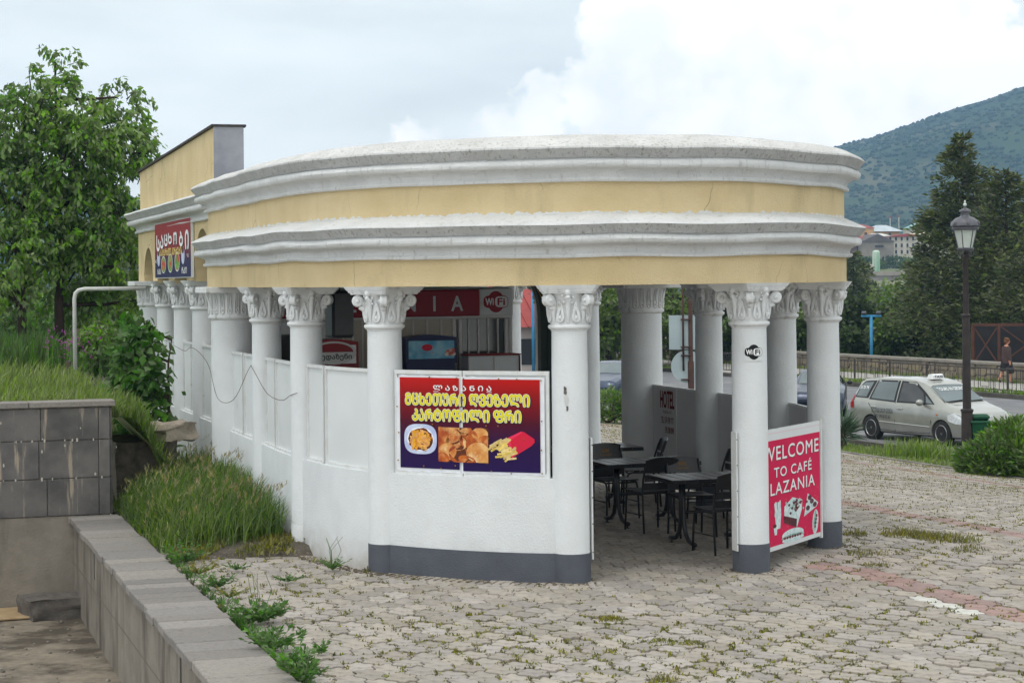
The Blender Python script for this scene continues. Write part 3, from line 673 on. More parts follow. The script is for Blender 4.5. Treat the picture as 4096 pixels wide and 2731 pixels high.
for body, x0, x1, v0, v1 in (('WELCOME', -.13, .945, .145, .262), ('TO CAFÉ', .07, .80, .30, .405), ('LAZANIA', .0, .86, .445, .545)):
    PW.text(body, wx(x0)+.008, wx(x1)+.008, wz(v1)-.006, wz(v0)-.006, BLP, .004, .012, 1.12, 'letter_shadow'); PW.text(body, wx(x0), wx(x1), wz(v1), wz(v0), WHP, .006, .012, 1.12)
def wp(pts): return [(wx(a), wz(b)) for a, b in pts]
SNK = pm('print_snack_white', S(222, 232, 232), S(180, 205, 205), 20, .5); SNB = pm('print_snack_brown', S(112, 36, 48), S(70, 20, 30), 25, .5, island=.2); SNG = pm('print_snack_teal', S(20, 130, 120), S(200, 220, 210), 30, .5)
rs = random.Random(11)
PW.poly(wp([(.08, .70), (.20, .70), (.18, .83), (.10, .83)]), SNK, .004, 'snack_print'); PW.polys([wp(stick(.145+rs.uniform(-.06, .06), .655+rs.uniform(-.01, .02), .10, .022, PI/2+rs.uniform(-.2, .2))) for _ in range(12)], SNK, .005, 'snack_print')
PW.poly(wp([(.05, .80), (.12, .80), (.11, .875), (.07, .875)]), SNK, .006, 'snack_print'); PW.poly(wp(ell(.075, .80, .03, .016, 14)), SNB, .007, 'snack_print')
PW.poly(wp([(.26, .66), (.42, .60), (.61, .64), (.60, .72), (.50, .86), (.25, .79)]), SNK, .004, 'snack_print'); PW.poly(wp([(.25, .735), (.50, .79), (.49, .86), (.25, .795)]), SNB, .005, 'snack_print')
PW.polys([wp(ell(.43+rs.gauss(0, .08), .67+rs.gauss(0, .03), .022, .012, 8)) for _ in range(26)], SNB, .006, 'snack_print'); PW.polys([wp(ell(.43+rs.gauss(0, .08), .66+rs.gauss(0, .03), .018, .010, 8)) for _ in range(12)], SNG, .0064, 'snack_print')
PW.poly(wp([(.72, .60), (.93, .70), (.90, .73), (.64, .79)]), SNK, .004, 'snack_print'); PW.polys([wp(ell(x, y, .04, .022, 12)) for x, y in ((.80, .675), (.72, .725), (.76, .64), (.86, .71))], SNB, .005, 'snack_print')
PW.poly(wp(ell(.87, .86, .06, .105, 24, 0, .18)), SNK, .004, 'snack_print'); PW.poly(wp(ell(.86, .855, .026, .095, 20, 0, .22)), SNG, .005, 'snack_print'); PW.polys([wp(ell(.86+.01*k, .90-.03*k, .02, .014, 10)) for k in range(4)], SNB, .006, 'snack_print')
PW.poly(wp(ell(.42, .905, .21, .045, 26)), SNK, .004, 'snack_print'); PW.poly(wp(ell(.42, .925, .22, .022, 26)), SNG, .005, 'snack_print'); PW.poly(wp(ell(.42, .945, .21, .026, 26)), SNK, .006, 'snack_print'); PW.polys([wp(ell(.26+.05*k, .925, .024, .012, 10)) for k in range(7)], SNB, .0066, 'snack_print')
PW.polys([wp(stick(rs.random()*.95, .55+rs.random()*.42, .03, .003, rs.uniform(.3, 1.4))) for _ in range(40)], pm('print_streak', S(226, 120, 110)), .003, 'streaks')

# --- open side panels on the road side (D-E, E-F, F-G), one carrying the hotel notice
HOT = pm('notice_panel_grey', (.60, .60, .61), (.54, .54, .55), 1.5, .55)
for (a, b) in (((AX, AY), (SX, SY)), ((SX, SY), (TX, TY)), ((TX, TY), (LX, 0))):
    a, b = Vector(a), Vector(b); d = (b-a).normalized(); L = (b-a).length; n = Vector((-d.y, d.x)); n = n if n.x > 0 else -n
    M = lambda s, z, l=0., a=a, d=d, n=n: (*(a+d*s+n*(.06+l)), z)
    gap = .03; mid = L*.52
    for s0, s1 in ((.10, mid-.006), (mid+.006, L-.12)):
        mb = MB(); sbox(mb, M, s0, s1, .15, 1.40, -.012, .012); pl = mb.build('side_panel', HOT, CAFE)
        mb = MB(); sbox(mb, M, s0, s1, 1.401, 1.43, -.02, .02); mb.build('panel_rail', FRAME, pl); mb = MB(); sbox(mb, M, s0, s1, .12, .149, -.02, .02); mb.build('panel_rail', FRAME, pl)
    if b.y == 0:
        RT = pm('notice_red', S(110, 14, 26))
        HB = thing('hotel_notice', 'dark red HOTEL lettering with telephone numbers inside the open side panel', 'notice', (OX, OY, 0), TH)
        MM = lambda s, z, l: M(L-s, z, -.0125-l)
        PH = Print(MM, HB)
        PH.text('HOTEL', .55, 1.05, 1.13, 1.37, RT, .003, .02); PH.text('Arsukidze st.63', .64, .94, 1.065, 1.11, RT, .003)
        PH.text('TEL: 574 789 777', .58, 1.02, .93, 1.015, RT, .003, .01); PH.text('595 380 898', .72, 1.02, .80, .885, RT, .003, .01)
# jamb boards beside the entrance
for v, sgn in ((vB, 1), (vC, -1)):
    mb = MB(); mb.bbox((v.x+sgn*.184, v.y-.03, .79), (.014, .13, 1.16), .003); j = mb.build('door_jamb', FRAME, CAFE)
    mb = MB(); [mb.ball((v.x+sgn*.184, v.y-.096, z), .006, 6, 4) for z in (.28, .55, .8, 1.05, 1.3)]; mb.build('jamb_screws', DARK, j)
# chipped plaster and wifi sticker
WB = W(0, 0)
def stick_on_col(nm, lab, cat, a, y, r):
    t = thing(nm, lab, cat, (OX, OY, 0), TH); t2 = Vector((a, y))
    wc = W(a, y); vang = math.atan2(-wc.y, -wc.x)-TH      # bearing of the viewer from the column, cafe frame
    return t, (lambda s, z, l=0.: (a+(r+l)*math.cos(vang+s/r), y+(r+l)*math.sin(vang+s/r), z))
t, M = stick_on_col('wifi_sticker', 'black and white WiFi sticker on the round column beside the entrance', 'sticker', BX, BY, .178)
PS = Print(M, t); PS.curved = True; sx = .045
def grid_print(P, s0, s1, z0, z1, mat, lift, name):
    m = MB(); m.grid([[P.M(s0+(s1-s0)*i/8, z, lift) for z in (z0, z1)] for i in range(9)]); return m.build(name, mat, P.p)
grid_print(PS, sx-.092, sx+.092, 2.065, 2.24, PANEL, .002, 'sticker_sheet')
def rr(cx, cz, w, h, n=24): return [(cx+w*math.copysign(abs(math.cos(2*PI*i/n))**.6, math.cos(2*PI*i/n)), cz+h*math.copysign(abs(math.sin(2*PI*i/n))**.6, math.sin(2*PI*i/n))) for i in range(n)]
def wifi(P, cx, cz, k, dark, light, l0):
    P.poly(ell(cx, cz, .055*k, .068*k, 24), dark, l0, 'logo_disc'); P.poly(rr(cx, cz, .082*k, .042*k), dark, l0+.001, 'logo_capsule'); P.poly(rr(cx+.036*k, cz, .042*k, .034*k), light, l0+.002, 'logo_capsule')
    P.text('Wi', cx-.070*k, cx-.014*k, cz-.022*k, cz+.024*k, light, l0+.003, .03); P.text('Fi', cx+.010*k, cx+.060*k, cz-.022*k, cz+.024*k, dark, l0+.003, .03)
wifi(PS, sx, 2.152, 1.08, BLP, WHP, .0045)
CHIP = pm('bare_plaster_chip', S(110, 104, 98), S(86, 82, 78), 30, .9)
wc = W(-BX, BY); va = math.atan2(-wc.y, -wc.x)-TH
for ds, z, w, h, mt in ((-.045, 1.83, .018, .05, CHIP), (-.035, 1.74, .022, .07, pm('peeled_paint_edge', (.58, .58, .57))), (-.025, 1.66, .012, .03, CHIP)):
    rc = random.Random(int(z*100)); pts = []
    for i in range(14): a = 2*PI*i/14; k = rc.uniform(.6, 1.1); s = ds+w*k*math.cos(a); pts.append((-BX+.1785*math.cos(va+s/.176), BY+.1785*math.sin(va+s/.176), z+h*k*math.sin(a)))
    m = MB(); m.add(pts, [tuple(range(14))]); m.build('chipped_paint', mt, cols['B'].parent)

# --- bakery sign on the arcade wall
BK = thing('bakery_sign', 'red and blue Georgian bakery sign with salad plates above the rear columns', 'sign', (OX, OY, 0), TH)
KY0, KY1, KZ0, KZ1 = 2.18, 5.90, 2.955, 3.80
def bk(s, z, l=0.): return (-3.03-l, KY1-s, z)       # s runs left to right as read from outside
KL = KY1-KY0
mb = MB(); sbox(mb, bk, 0, KL, KZ0, KZ1, -.04, 0); mb.build('board', PANEL, BK)
BKG = grad('bakery_print_blend', [(0, S(26, 26, 76)), (.30, S(40, 24, 74)), (.50, S(128, 22, 40)), (.62, S(150, 22, 28)), (1, S(160, 24, 26))], KZ0, KZ1)
PK = Print(bk, BK)
def kx(u): return KL*u
def kz(v): return KZ1-(KZ1-KZ0)*v
PK.poly([(.01, KZ0+.01), (KL-.01, KZ0+.01), (KL-.01, KZ1-.01), (.01, KZ1-.01)], BKG, .003, 'printed_ground')
lets = MT('საცხობი'); cxs = (.06, .17, .29, .41, .55, .71, .86); hts = (.30, .25, .22, .20, .22, .26, .33)
for c, x, h in zip(lets, cxs, hts):
    zc = .37-.08*math.sin((x)*PI)*0-(.07*(1-abs(x-.45)/.45))
    PK.text(c, kx(x)+.03, kx(x+.10)+.03, kz(zc+h/2)-.012, kz(zc-h/2)-.012, BLP, .005, .045, 1, 'letter_shadow'); PK.text(c, kx(x), kx(x+.10), kz(zc+h/2), kz(zc-h/2), WHP, .007, .045)
CRM = pm('print_cream', S(240, 214, 130)); SAL = pm('print_salad', S(46, 132, 28), S(150, 186, 90), 16, .5, dirt=S(200, 44, 30), dscale=9, dlo=.50, dhi=.56)
PK.text(MT('სამარხვო კერძები'), kx(.17), kx(.76), kz(.60), kz(.47), CRM, .006, .02)
for x, y, r in ((.26, .76, .13), (.455, .74, .14), (.645, .72, .145)):
    PK.poly([(kx(x)+.25*math.cos(2*PI*i/24), kz(y)+r*math.sin(2*PI*i/24)*1.0) for i in range(24)], WHP, .004, 'plate_print'); PK.poly([(kx(x)+.22*math.cos(2*PI*i/24)+.01, kz(y)+r*.9*math.sin(2*PI*i/24)) for i in range(24)], SAL, .006, 'salad_print')
for x, y in ((.115, .63), (.80, .62)):
    PK.poly([(kx(x)+.16*math.cos(2*PI*i/20), kz(y)+.13*math.sin(2*PI*i/20)) for i in range(20)], PLATE, .004, 'cup_print'); PK.poly([(kx(x)+.10*math.cos(2*PI*i/20), kz(y-.09)+.05*math.sin(2*PI*i/20)) for i in range(20)], BROWNP, .006, 'cup_print')
for x, y in ((.035, .69), (.925, .63)): wifi(PK, kx(x), kz(y), .9, BLP, WHP, .004)
PK.text(MT('ყავა'), kx(.08), kx(.19), kz(.93), kz(.83), WHP, .006, .02); PK.text(MT('ჩაი'), kx(.77), kx(.90), kz(.93), kz(.82), WHP, .006, .02)
# ------------------------------------------------------------------ ground, paving, road
SOIL = pm('joint_soil', S(46, 41, 33), S(58, 52, 42), 14, .95, .5, 60, dirt=S(62, 64, 32), dscale=5, dlo=.52, dhi=.62)
PAVE = pm('concrete_paver', S(170, 161, 150), S(153, 145, 137), 9, .9, .35, 90, island=.18, dirt=S(122, 114, 102), dscale=11, dlo=.54, dhi=.74)
PAVER = pm('red_paver', S(164, 140, 132), S(150, 124, 118), 9, .9, .35, 90, island=.10, dirt=S(120, 104, 98), dscale=14, dlo=.55, dhi=.75)
PAVEW = pm('white_painted_paver', S(212, 210, 202), S(190, 188, 180), 12, .85, .3, 80)
def sheet(name, xs, ys, fz, mat, kind='structure', smooth=True):
    m = MB(); m.grid([[(x, y, fz(x, y)) for x in xs] for y in ys][::-1]); o = m.build(name, mat, None, smooth); return tag(o, kind=kind)
def lin(a, b, n): return [a+(b-a)*i/(n-1) for i in range(n)]
def smooth01(u): u = max(0, min(1, u)); return u*u*(3-2*u)
# the plaza bed, its left edge along the coping wall
def stripgrid(name, mat, lefts, rights, n, fz, dz=0., kind='structure'):
    m = MB(); m.grid([[(l[0]+(r[0]-l[0])*i/n, l[1]+(r[1]-l[1])*i/n, fz(l[0]+(r[0]-l[0])*i/n, l[1]+(r[1]-l[1])*i/n)+dz) for i in range(n+1)] for l, r in zip(lefts, rights)])
    return tag(m.build(name, mat, None, True), kind=kind)
ys = lin(-22, 46, 70)
plaza = stripgrid('plaza_ground', SOIL, [tuple(W(-4.40, y))[:2] for y in ys], [tuple(W(40, y))[:2] for y in ys], 60, gz, -.034)
# scalloped paving stones on a hexagonal lattice
PV2, PV3 = (.235, -.110), (-.125, -.225)          # lattice steps measured on the paving
PA = ((.235, .0087), (-.110, .323))                # unit hexagon -> stone
def hexpts(k, amp=.075, shrink=.94):
    pts = []; Rr = 1/math.sqrt(3)
    for e in range(6):
        a0 = PI/2+e*PI/3; a1 = a0+PI/3; p0 = (Rr*math.cos(a0), Rr*math.sin(a0)); p1 = (Rr*math.cos(a1), Rr*math.sin(a1)); nx, ny = math.cos((a0+a1)/2), math.sin((a0+a1)/2)
        for j in range(k):
            s = j/k; d = amp*math.sin(2*PI*s) if k > 1 else 0; x = (p0[0]+(p1[0]-p0[0])*s+nx*d)*shrink; y = (p0[1]+(p1[1]-p0[1])*s+ny*d)*shrink
            pts.append((PA[0][0]*x+PA[0][1]*y, PA[1][0]*x+PA[1][1]*y))
    return pts
HP, HP2 = hexpts(7), hexpts(3, .06, .94)
HPR = [(x*.975, y*.975) for x, y in HP]
n5 = len(HP)
def paver_geo(mb, cx, cy, tilt, z=None, near=True):
    if near:
        t = lambda x, y: tilt[0]*x+tilt[1]*y
        zz = gz(cx, cy)+tilt[2] if z is None else z
        vs = [(cx+x, cy+y, zz-.045) for x, y in HP]+[(cx+x, cy+y, zz-.005+t(x, y)) for x, y in HP]+[(cx+x, cy+y, zz+t(x, y)) for x, y in HPR]
        mb.add(vs, [tuple(range(2*n5, 3*n5))]+[(i, (i+1) % n5, n5+(i+1) % n5, n5+i) for i in range(n5)]+[(n5+i, n5+(i+1) % n5, 2*n5+(i+1) % n5, 2*n5+i) for i in range(n5)])
    else:
        k = len(HP2); mb.add([(cx+x, cy+y, gz(cx+x, cy+y)-.015) for x, y in HP2]+[(cx+x*.97, cy+y*.97, gz(cx+x, cy+y)+tilt[2]) for x, y in HP2], [tuple(range(k, 2*k))]+[(i, (i+1) % k, k+(i+1) % k, k+i) for i in range(k)])
wallset = [(p+n*.13) for p, n in zip(path, pn)]
def inside(a, b):
    c = False; n = len(wallset)
    for i in range(n):
        p, q = wallset[i], wallset[i-1]
        if (p.y > b) != (q.y > b) and a < (q.x-p.x)*(b-p.y)/(q.y-p.y)+p.x: c = not c
    return c
cells = []; TUFT = []
bn = (.94, .34); bandc = [(2.9*bn[0]+20.66*bn[1]), (4.33*bn[0]+26.5*bn[1]), (4.33*bn[0]+26.5*bn[1])+7.0]
rp_ = random.Random(21)
PB_ = {0: MB(), 1: MB(), 2: MB()}; FARB = {0: MB(), 1: MB()}
i0 = None
for r in range(-260, 60):
    for c in range(-200, 140):
        x = 4.0+c*PV2[0]+r*PV3[0]; y = 17.4+c*PV2[1]+r*PV3[1]
        if y < 13.2 or y > 62: continue
        if abs(x) > .262*y+1.0: continue
        a, b = Lc(x, y)
        if a < -4.31: continue
        if tt(x, y) > tverge(y)-.1: continue
        # soil bed at the left of the cafe stays unpaved; nothing under the solid walls
        if a < -2.55 and b > -4.35+.25*math.sin(a*3): continue
        if a < -2.6 and b > -6.1 and abs(a) < 2.9 and False: continue
        if b > .9 and abs(a) < 3.0 and b < 9 and a < 1.1: continue
        if y > 40 and (x/y) < .01: continue
        q = x*bn[0]+y*bn[1]; kind = 0
        for bc in bandc:
            if abs(q-bc) < .19 and not inside(a, b) and not (bc == bandc[0] and y > 21.0): kind = 1
        px = (x-3.99)*.34*-1+(y-18.0)*.94
        if abs(q-bandc[0]+.27) < .095 and 17.15 < y < 18.05: kind = 2
        cells.append((y, x, kind))
cells.sort()
# the 300 that show largest are stones of their own, sharing a few meshes
VAR = []
for k in range(6):
    for kind, mt in ((0, PAVE), (1, PAVER)):
        m = MB(); tl = (rp_.uniform(-.05, .05), rp_.uniform(-.05, .05), 0); paver_geo(m, 0, 0, tl, 0.); VAR.append((kind, m.mesh('paver', mt)))
V0 = [m for k, m in VAR if k == 0]; V1 = [m for k, m in VAR if k == 1]
cnt = 0
for (y, x, kind) in cells:
    a, b = Lc(x, y)
    if cnt < 300 and kind < 2 and abs(x) < .2557*y+.1 and y > 14.15:
        o = link('paver', rp_.choice(V0 if kind == 0 else V1), plaza); o.location = (x, y, rp_.uniform(-.008, .006)); cnt += 1
    else:
        near = y < 30; tl = (rp_.uniform(-.03, .03), rp_.uniform(-.03, .03), rp_.uniform(-.005, .005))
        paver_geo(PB_[kind] if near or kind == 2 else FARB[kind], x, y, tl, None, near or kind == 2)
    for tq in (-.28, -.1, .1, .28): TUFT.append((x+.5*PV2[0]+tq*PA[0][1], y+.5*PV2[1]+tq*PA[1][1], y))
    TUFT.append((x+.5*PV3[0], y+.5*PV3[1], y))
for nm, m, mt in (('paving_field', PB_[0], PAVE), ('red_band_field', PB_[1], PAVER), ('whitewashed_stones', PB_[2], PAVEW), ('far_paving_field', FARB[0], PAVE), ('far_red_band_field', FARB[1], PAVER)):
    if m.v: tag(m.build(nm, mt, plaza), kind='stuff')

# ------------------------------------------------------------------ blades, tufts, leaves as numpy meshes
def npmesh(name, V, F, mats, parent=None, nper=None, smooth=False):
    me = bpy.data.meshes.new(name); nv = len(V); k = F.shape[1]
    me.vertices.add(nv); me.vertices.foreach_set('co', V.astype(np.float32).ravel())
    me.loops.add(F.size); me.loops.foreach_set('vertex_index', F.astype(np.int32).ravel())
    me.polygons.add(len(F)); me.polygons.foreach_set('loop_start', np.arange(0, F.size, k, dtype=np.int32)); me.polygons.foreach_set('loop_total', np.full(len(F), k, dtype=np.int32))
    me.materials.append(mats); me.update(calc_edges=True); me.validate()
    return link(name, me, parent)
def blades(name, P, H, mat, parent=None, seed=0, width=.006, lean=.35, wind=(.12, 0), dirs=None):
    """each blade: bent three-section strip"""
    rg = np.random.default_rng(seed); n = len(P); P = np.asarray(P, float); H = np.asarray(H, float)
    az = rg.uniform(0, 2*PI, n) if dirs is None else np.asarray(dirs); ln = np.abs(rg.normal(0, lean, n))
    d = np.stack([np.cos(az), np.sin(az), np.zeros(n)], 1); sd_ = np.stack([-np.sin(az+.6), np.cos(az+.6), np.zeros(n)], 1)
    wv = np.array([wind[0], wind[1], 0]); w = (width*rg.uniform(.6, 1.4, n))[:, None]
    V = np.zeros((n, 7, 3))
    for k, (f, ww) in enumerate(((0, 1), (.4, .9), (.75, .6), (1, 0))):
        c = P+d*(ln*H*f*f)[:, None]+wv*(H*f*f)[:, None]; c[:, 2] += H*f*np.sqrt(np.maximum(.15, 1-(ln*f)**2*.6))
        if k < 3: V[:, 2*k] = c-sd_*w*ww; V[:, 2*k+1] = c+sd_*w*ww
        else: V[:, 6] = c
    b = np.arange(n)[:, None]*7
    F = np.concatenate([np.concatenate([b+np.array([[0, 1, 3, 2]]), b+np.array([[2, 3, 5, 4]]), b+np.array([[4, 5, 6, 6]])], 0)])
    tri = np.concatenate([b+np.array([[0, 1, 3]]), b+np.array([[0, 3, 2]]), b+np.array([[2, 3, 5]]), b+np.array([[2, 5, 4]]), b+np.array([[4, 5, 6]])], 0)
    return npmesh(name, V.reshape(-1, 3), tri, mat, parent)
def leafcloud(name, P, D, size, mat, parent=None, seed=0, ratio=.42, fold=.25, droop=0.):
    """folded leaf diamonds at P pointing along D"""
    rg = np.random.default_rng(seed); n = len(P); P = np.asarray(P, float); D = np.asarray(D, float)
    D = D/np.maximum(1e-6, np.linalg.norm(D, axis=1))[:, None]; r = rg.normal(0, 1, (n, 3)); s = np.cross(D, r); s /= np.maximum(1e-6, np.linalg.norm(s, axis=1))[:, None]; u = np.cross(s, D)
    L = (size*rg.uniform(.65, 1.25, n))[:, None]; w = L*ratio*.5
    V = np.stack([P, P+D*L*.45+s*w+u*w*fold, P+D*L+np.array([0, 0, -1])*L*droop, P+D*L*.45-s*w+u*w*fold], 1)
    b = np.arange(n)[:, None]*4; F = np.concatenate([b+np.array([[0, 1, 2]]), b+np.array([[0, 2, 3]])], 0)
    return npmesh(name, V.reshape(-1, 3), F, mat, parent)
GRASS = leafmat('grass_blade', S(130, 150, 64), S(100, 128, 48), .3, .3, .8)
GRASSY = leafmat('dry_grass_blade', S(158, 170, 96), S(124, 146, 70), .3, .3, 1.)
GRASSD = leafmat('deep_grass_blade', S(84, 114, 46), S(62, 94, 36), .3, .3, 1.)
MOSS = leafmat('joint_weed', S(136, 128, 54), S(106, 110, 44), .35, .2, 3.)
WEED = leafmat('weed_leaf', S(98, 134, 58), S(76, 114, 48), .3, .3, 4.)
rt = random.Random(33)
tp = []; th_ = []; seen = set()
for x, y, yy in TUFT:
    key = (round(x, 2), round(y, 2))
    if key in seen: continue
    seen.add(key); a, b = Lc(x, y)
    ins = inside(a, b) or (abs(a) < 2.9 and 0 < b < 9)
    if ins: continue
    v = noise.noise(Vector((x*.35, y*.35, 0)))
    if rt.random() > .62+.55*v: continue
    nb = rt.choice((4, 7, 10, 14)) if yy < 26 else 6; sp = .022 if yy < 26 else .03; hh = rt.uniform(.010, .028)*(1.2 if v > .2 else 1)
    if yy > 26: hh *= 1.15
    for _ in range(nb): 
        px, py = x+rt.gauss(0, sp*1.3), y+rt.gauss(0, sp*.8); tp.append((px, py, gz(px, py)-.012)); th_.append(hh*rt.uniform(.6, 1.5))
tag(blades('joint_weeds', tp, th_, MOSS, None, 5, .008, .9, (0, 0)), 'small olive weed tufts growing in the joints of the paving', 'weeds', kind='stuff')
mb = MB(); rdb = random.Random(77)          # grit and crumbs gathered at the foot of the plinth
foot = [W(*(path[i]+pn[i]*rdb.uniform(.12, .30))) for i in range(len(path)) for _ in range(14) if -AX-.5 < path[i].x < -BX+.25 and path[i].y < -4.9]
for nm in 'BCD':
    o = {'B': (-BX, BY), 'C': (BX, BY), 'D': (AX, AY)}[nm]
    for _ in range(70): a_ = rdb.uniform(0, 2*PI); q_ = .185+abs(rdb.gauss(0, .045)); foot.append(W(o[0]+q_*math.cos(a_), o[1]+q_*math.sin(a_)))
for p in foot: s_ = rdb.uniform(.004, .013); mb.ball((p.x, p.y, s_*.3), s_, 5, 4, (1.3, 1, .7))
tag(mb.build('wall_foot_grit', pm('grit', S(128, 116, 98), S(84, 74, 60), 30, .95, island=.3)), 'grit and crumbs lying along the foot of the plinth', 'grit', kind='stuff')
# a few bigger clumps in the plaza
def clump(cx, cy, r, n, h, nm, label, mat=MOSS, zz=None, squash=1., grp=None):
    P = []; Hh = []
    for _ in range(n):
        a = rt.uniform(0, 2*PI); q = r*math.sqrt(rt.random()); x, y = cx+q*math.cos(a), cy+q*math.sin(a)*squash; P.append((x, y, (gz(x, y) if zz is None else zz)-.01)); Hh.append(h*rt.uniform(.5, 1.3)*(1.15-q/r*.6))
    return tag(blades(nm, P, Hh, mat, None, rt.randrange(999), .005, .6, (.05, 0)), label, 'weeds', grp)
def gpt(x, y, h=0.):
    """plaza point seen at a given place of the photograph when it was measured (metres)"""
    yc = 641.5-(x-1176)*.0102; z = (CAM_H-h)*4600/(y-yc); return (x-1176)/4600*z, z
G1 = 'weed clumps in the plaza paving'
for px, py, r, n, h, lab in ((2085, 1228, .34, 420, .10, 'large weed patch in the paving right of the pavilion, left of a similar one'), (2170, 1236, .38, 480, .10, 'large weed patch in the paving right of the pavilion, right of a similar one'),
        (1960, 1228, .16, 130, .09, 'weed clump in the paving beside the rightmost grey column foot'), (1985, 1272, .26, 200, .06, 'low weed clump just above the start of the red paving band'), (2215, 1262, .22, 160, .07, 'weed clump in the paving left of the right picture edge'),
        (2010, 1298, .16, 90, .05, 'yellowish weed tuft on the upper edge of the red paving band'), (1400, 1421, .13, 170, .045, 'small green weed rosette on the paving in front of the entrance'), (1500, 1472, .10, 120, .04, 'dark green weed rosette on the paving at bottom right of centre'), (1578, 1476, .12, 110, .04, 'weed rosette right of another on the lower paving'),
        (1520, 1560, .13, 120, .05, 'weed tuft at the bottom edge of the picture'), (872, 1308, .10, 150, .09, 'dense green tuft at the foot of the grey plinth band'), (845, 1312, .08, 90, .07, 'yellow green tuft left of the grey plinth corner'), (1745, 1312, .05, 50, .10, 'brown weed tuft at the grey foot of the sticker column'), (1270, 1332, .035, 40, .09, 'thin green tuft at the foot of the plinth beside the entrance column')):
    x, y = gpt(px, py); clump(x, y, r, n, h, 'weed_clump', lab, grp=G1)
# ------------------------------------------------------------------ coping wall at the left, pit, stone wall
COP = pm('basalt_coping', S(142, 136, 130), S(130, 125, 120), 34, .85, .25, 160, dirt=S(104, 99, 94), dscale=26, dlo=.56, dhi=.75, island=.2)
CONC = pm('stained_concrete', S(146, 138, 127), S(128, 121, 111), 3, .9, .4, 40, dirt=S(84, 78, 71), dscale=2.4, dlo=.50, dhi=.70, dstretch=(1, 1, .25))
STONE = pm('dark_stone_cladding', S(110, 106, 103), S(86, 84, 83), 3, .8, .3, 60, island=.12, dirt=S(160, 148, 132), dscale=9.0, dlo=.58, dhi=.66, dstretch=(1, 1, .10))
MORT = pm('mortar', S(150, 142, 132), S(110, 104, 98), 20, .95, .4, 60)
PITF = pm('pit_floor_concrete', S(144, 133, 117), S(122, 113, 100), 5, .95, .6, 30, dirt=S(84, 76, 66), dscale=1.6, dlo=.46, dhi=.60)
LOW = thing('retaining_wall', 'low concrete wall with worn stone coping slabs running along the sunken pit', 'wall', (OX, OY, 0), TH)
mb = MB(); mb.box((-4.68, -7.1, -.63), (.50, 13.0, 1.16)); mb.build('wall_core', CONC, LOW)
y = -14.2; rc = random.Random(4); k = 0
while y < -.55:
    l = rc.uniform(.26, .42) if k != 9 else .72; l = min(l, -.55-y)
    mb = MB(); mb.bbox((-4.68+rc.uniform(-.012, .012), y+l/2, -.02+rc.uniform(-.004, .004)), (.615+rc.uniform(-.012, .012), l-.016, .075), .008, rc.uniform(-.012, .012)); mb.build('coping_slab', COP, LOW); y += l; k += 1
for yy, w_, z0, z1 in ((-9.6, .06, -.34, -.07), (-3.0, .05, -.42, -.1)):
    mb = MB(); mb.box((-4.928, yy, (z0+z1)/2), (.012, w_, z1-z0)); mb.build('weep_slot', DARK, LOW)
mb = MB()
for yy in (-10.6, -5.2): mb.box((-4.9305, yy, -.62), (.004, .012, 1.1))
mb.box((-4.9310, -7, -.55), (.004, 13, .010)); mb.build('formwork_lines', pm('dark_joint', S(112, 103, 93)), LOW)
pf = tag(stripgrid('pit_floor', PITF, [tuple(W(-14, y))[:2] for y in lin(-20, .2, 30)], [tuple(W(-4.9, y))[:2] for y in lin(-20, .2, 30)], 20, lambda x, y: -1.1+.012*noise.noise(Vector((x*2, y*2, 0)))), kind='structure')
SW = thing('stone_wall', 'dark stained stone-clad terrace wall with grey coping above bare concrete', 'wall', (OX, OY, 0), TH)
mb = MB(); mb.box((-9.96, -.36, .64), (10.98, .30, 1.48)); mb.build('wall_core', MORT, SW)
mb = MB(); mb.box((-9.6, -.28, -.55), (9.4, .50, 1.14)); mb.build('concrete_base', CONC, SW)
for row, (z0, z1) in enumerate(((.03, .48), (.49, .95), (.96, 1.35))):
    x = -4.47; first = True
    while x > -9.6:
        w_ = .14 if first else rc.uniform(.60, .80); first = False
        mb = MB(); mb.bbox((x-w_/2, -.525+rc.uniform(-.003, .003), (z0+z1)/2), (w_-.008, .04, z1-z0-.002), .004); mb.build('cladding_stone', STONE, SW); x -= w_
for z0, z1 in ((.03, .48), (.49, .95), (.96, 1.35)):
    mb = MB(); mb.bbox((-4.455, -.36, (z0+z1)/2), (.03, .30, z1-z0), .004); mb.build('cladding_stone', STONE, SW)
x = -4.40
for w_ in (1.05, 1.5, 1.5, 1.5): mb = MB(); mb.bbox((x-w_/2, -.37, 1.40), (w_-.008, .42, .07), .008); mb.build('coping_slab', COP, SW); x -= w_
mb = MB()    # mortar dribbles on the face
for _ in range(46):
    px = rc.uniform(-7.5, -4.35); mb.ball((px, -.548, rc.choice((.485, .955, rc.uniform(.1, 1.3)))), rc.uniform(.006, .016), 5, 4, (1, .3, rc.uniform(.8, 2.2)))
mb.build('mortar_spots', pm('lime_mortar', S(190, 184, 172)), SW)
mb = MB(); rb = random.Random(8)
def rough_block(mb, c, d, rz, seed, amp=.04, n=6):
    o = len(mb.v); P = []
    bm = bmesh.new(); bmesh.ops.create_cube(bm, size=1); bmesh.ops.subdivide_edges(bm, edges=bm.edges[:], cuts=n, use_grid_fill=True)
    M = Matrix.Rotation(rz, 4, 'Z'); vs = []
    bm.verts.ensure_lookup_table()
    for v in bm.verts:
        p = Vector((v.co.x*d[0], v.co.y*d[1], v.co.z*d[2])); q = Vector(v.co)*2; p += Vector((noise.noise(q+Vector((seed, 0, 0))), noise.noise(q+Vector((0, seed, 3))), noise.noise(q+Vector((5, 0, seed)))))*amp; vs.append(M @ p+Vector(c))
    fs = [tuple(v.index for v in f.verts) for f in bm.faces]; bm.free(); mb.add(vs, fs); return mb
RCONC = pm('rough_concrete', S(104, 96, 84), S(82, 76, 68), 9, .95, .8, 60, dirt=S(56, 52, 46), dscale=5, dlo=.5, dhi=.7)
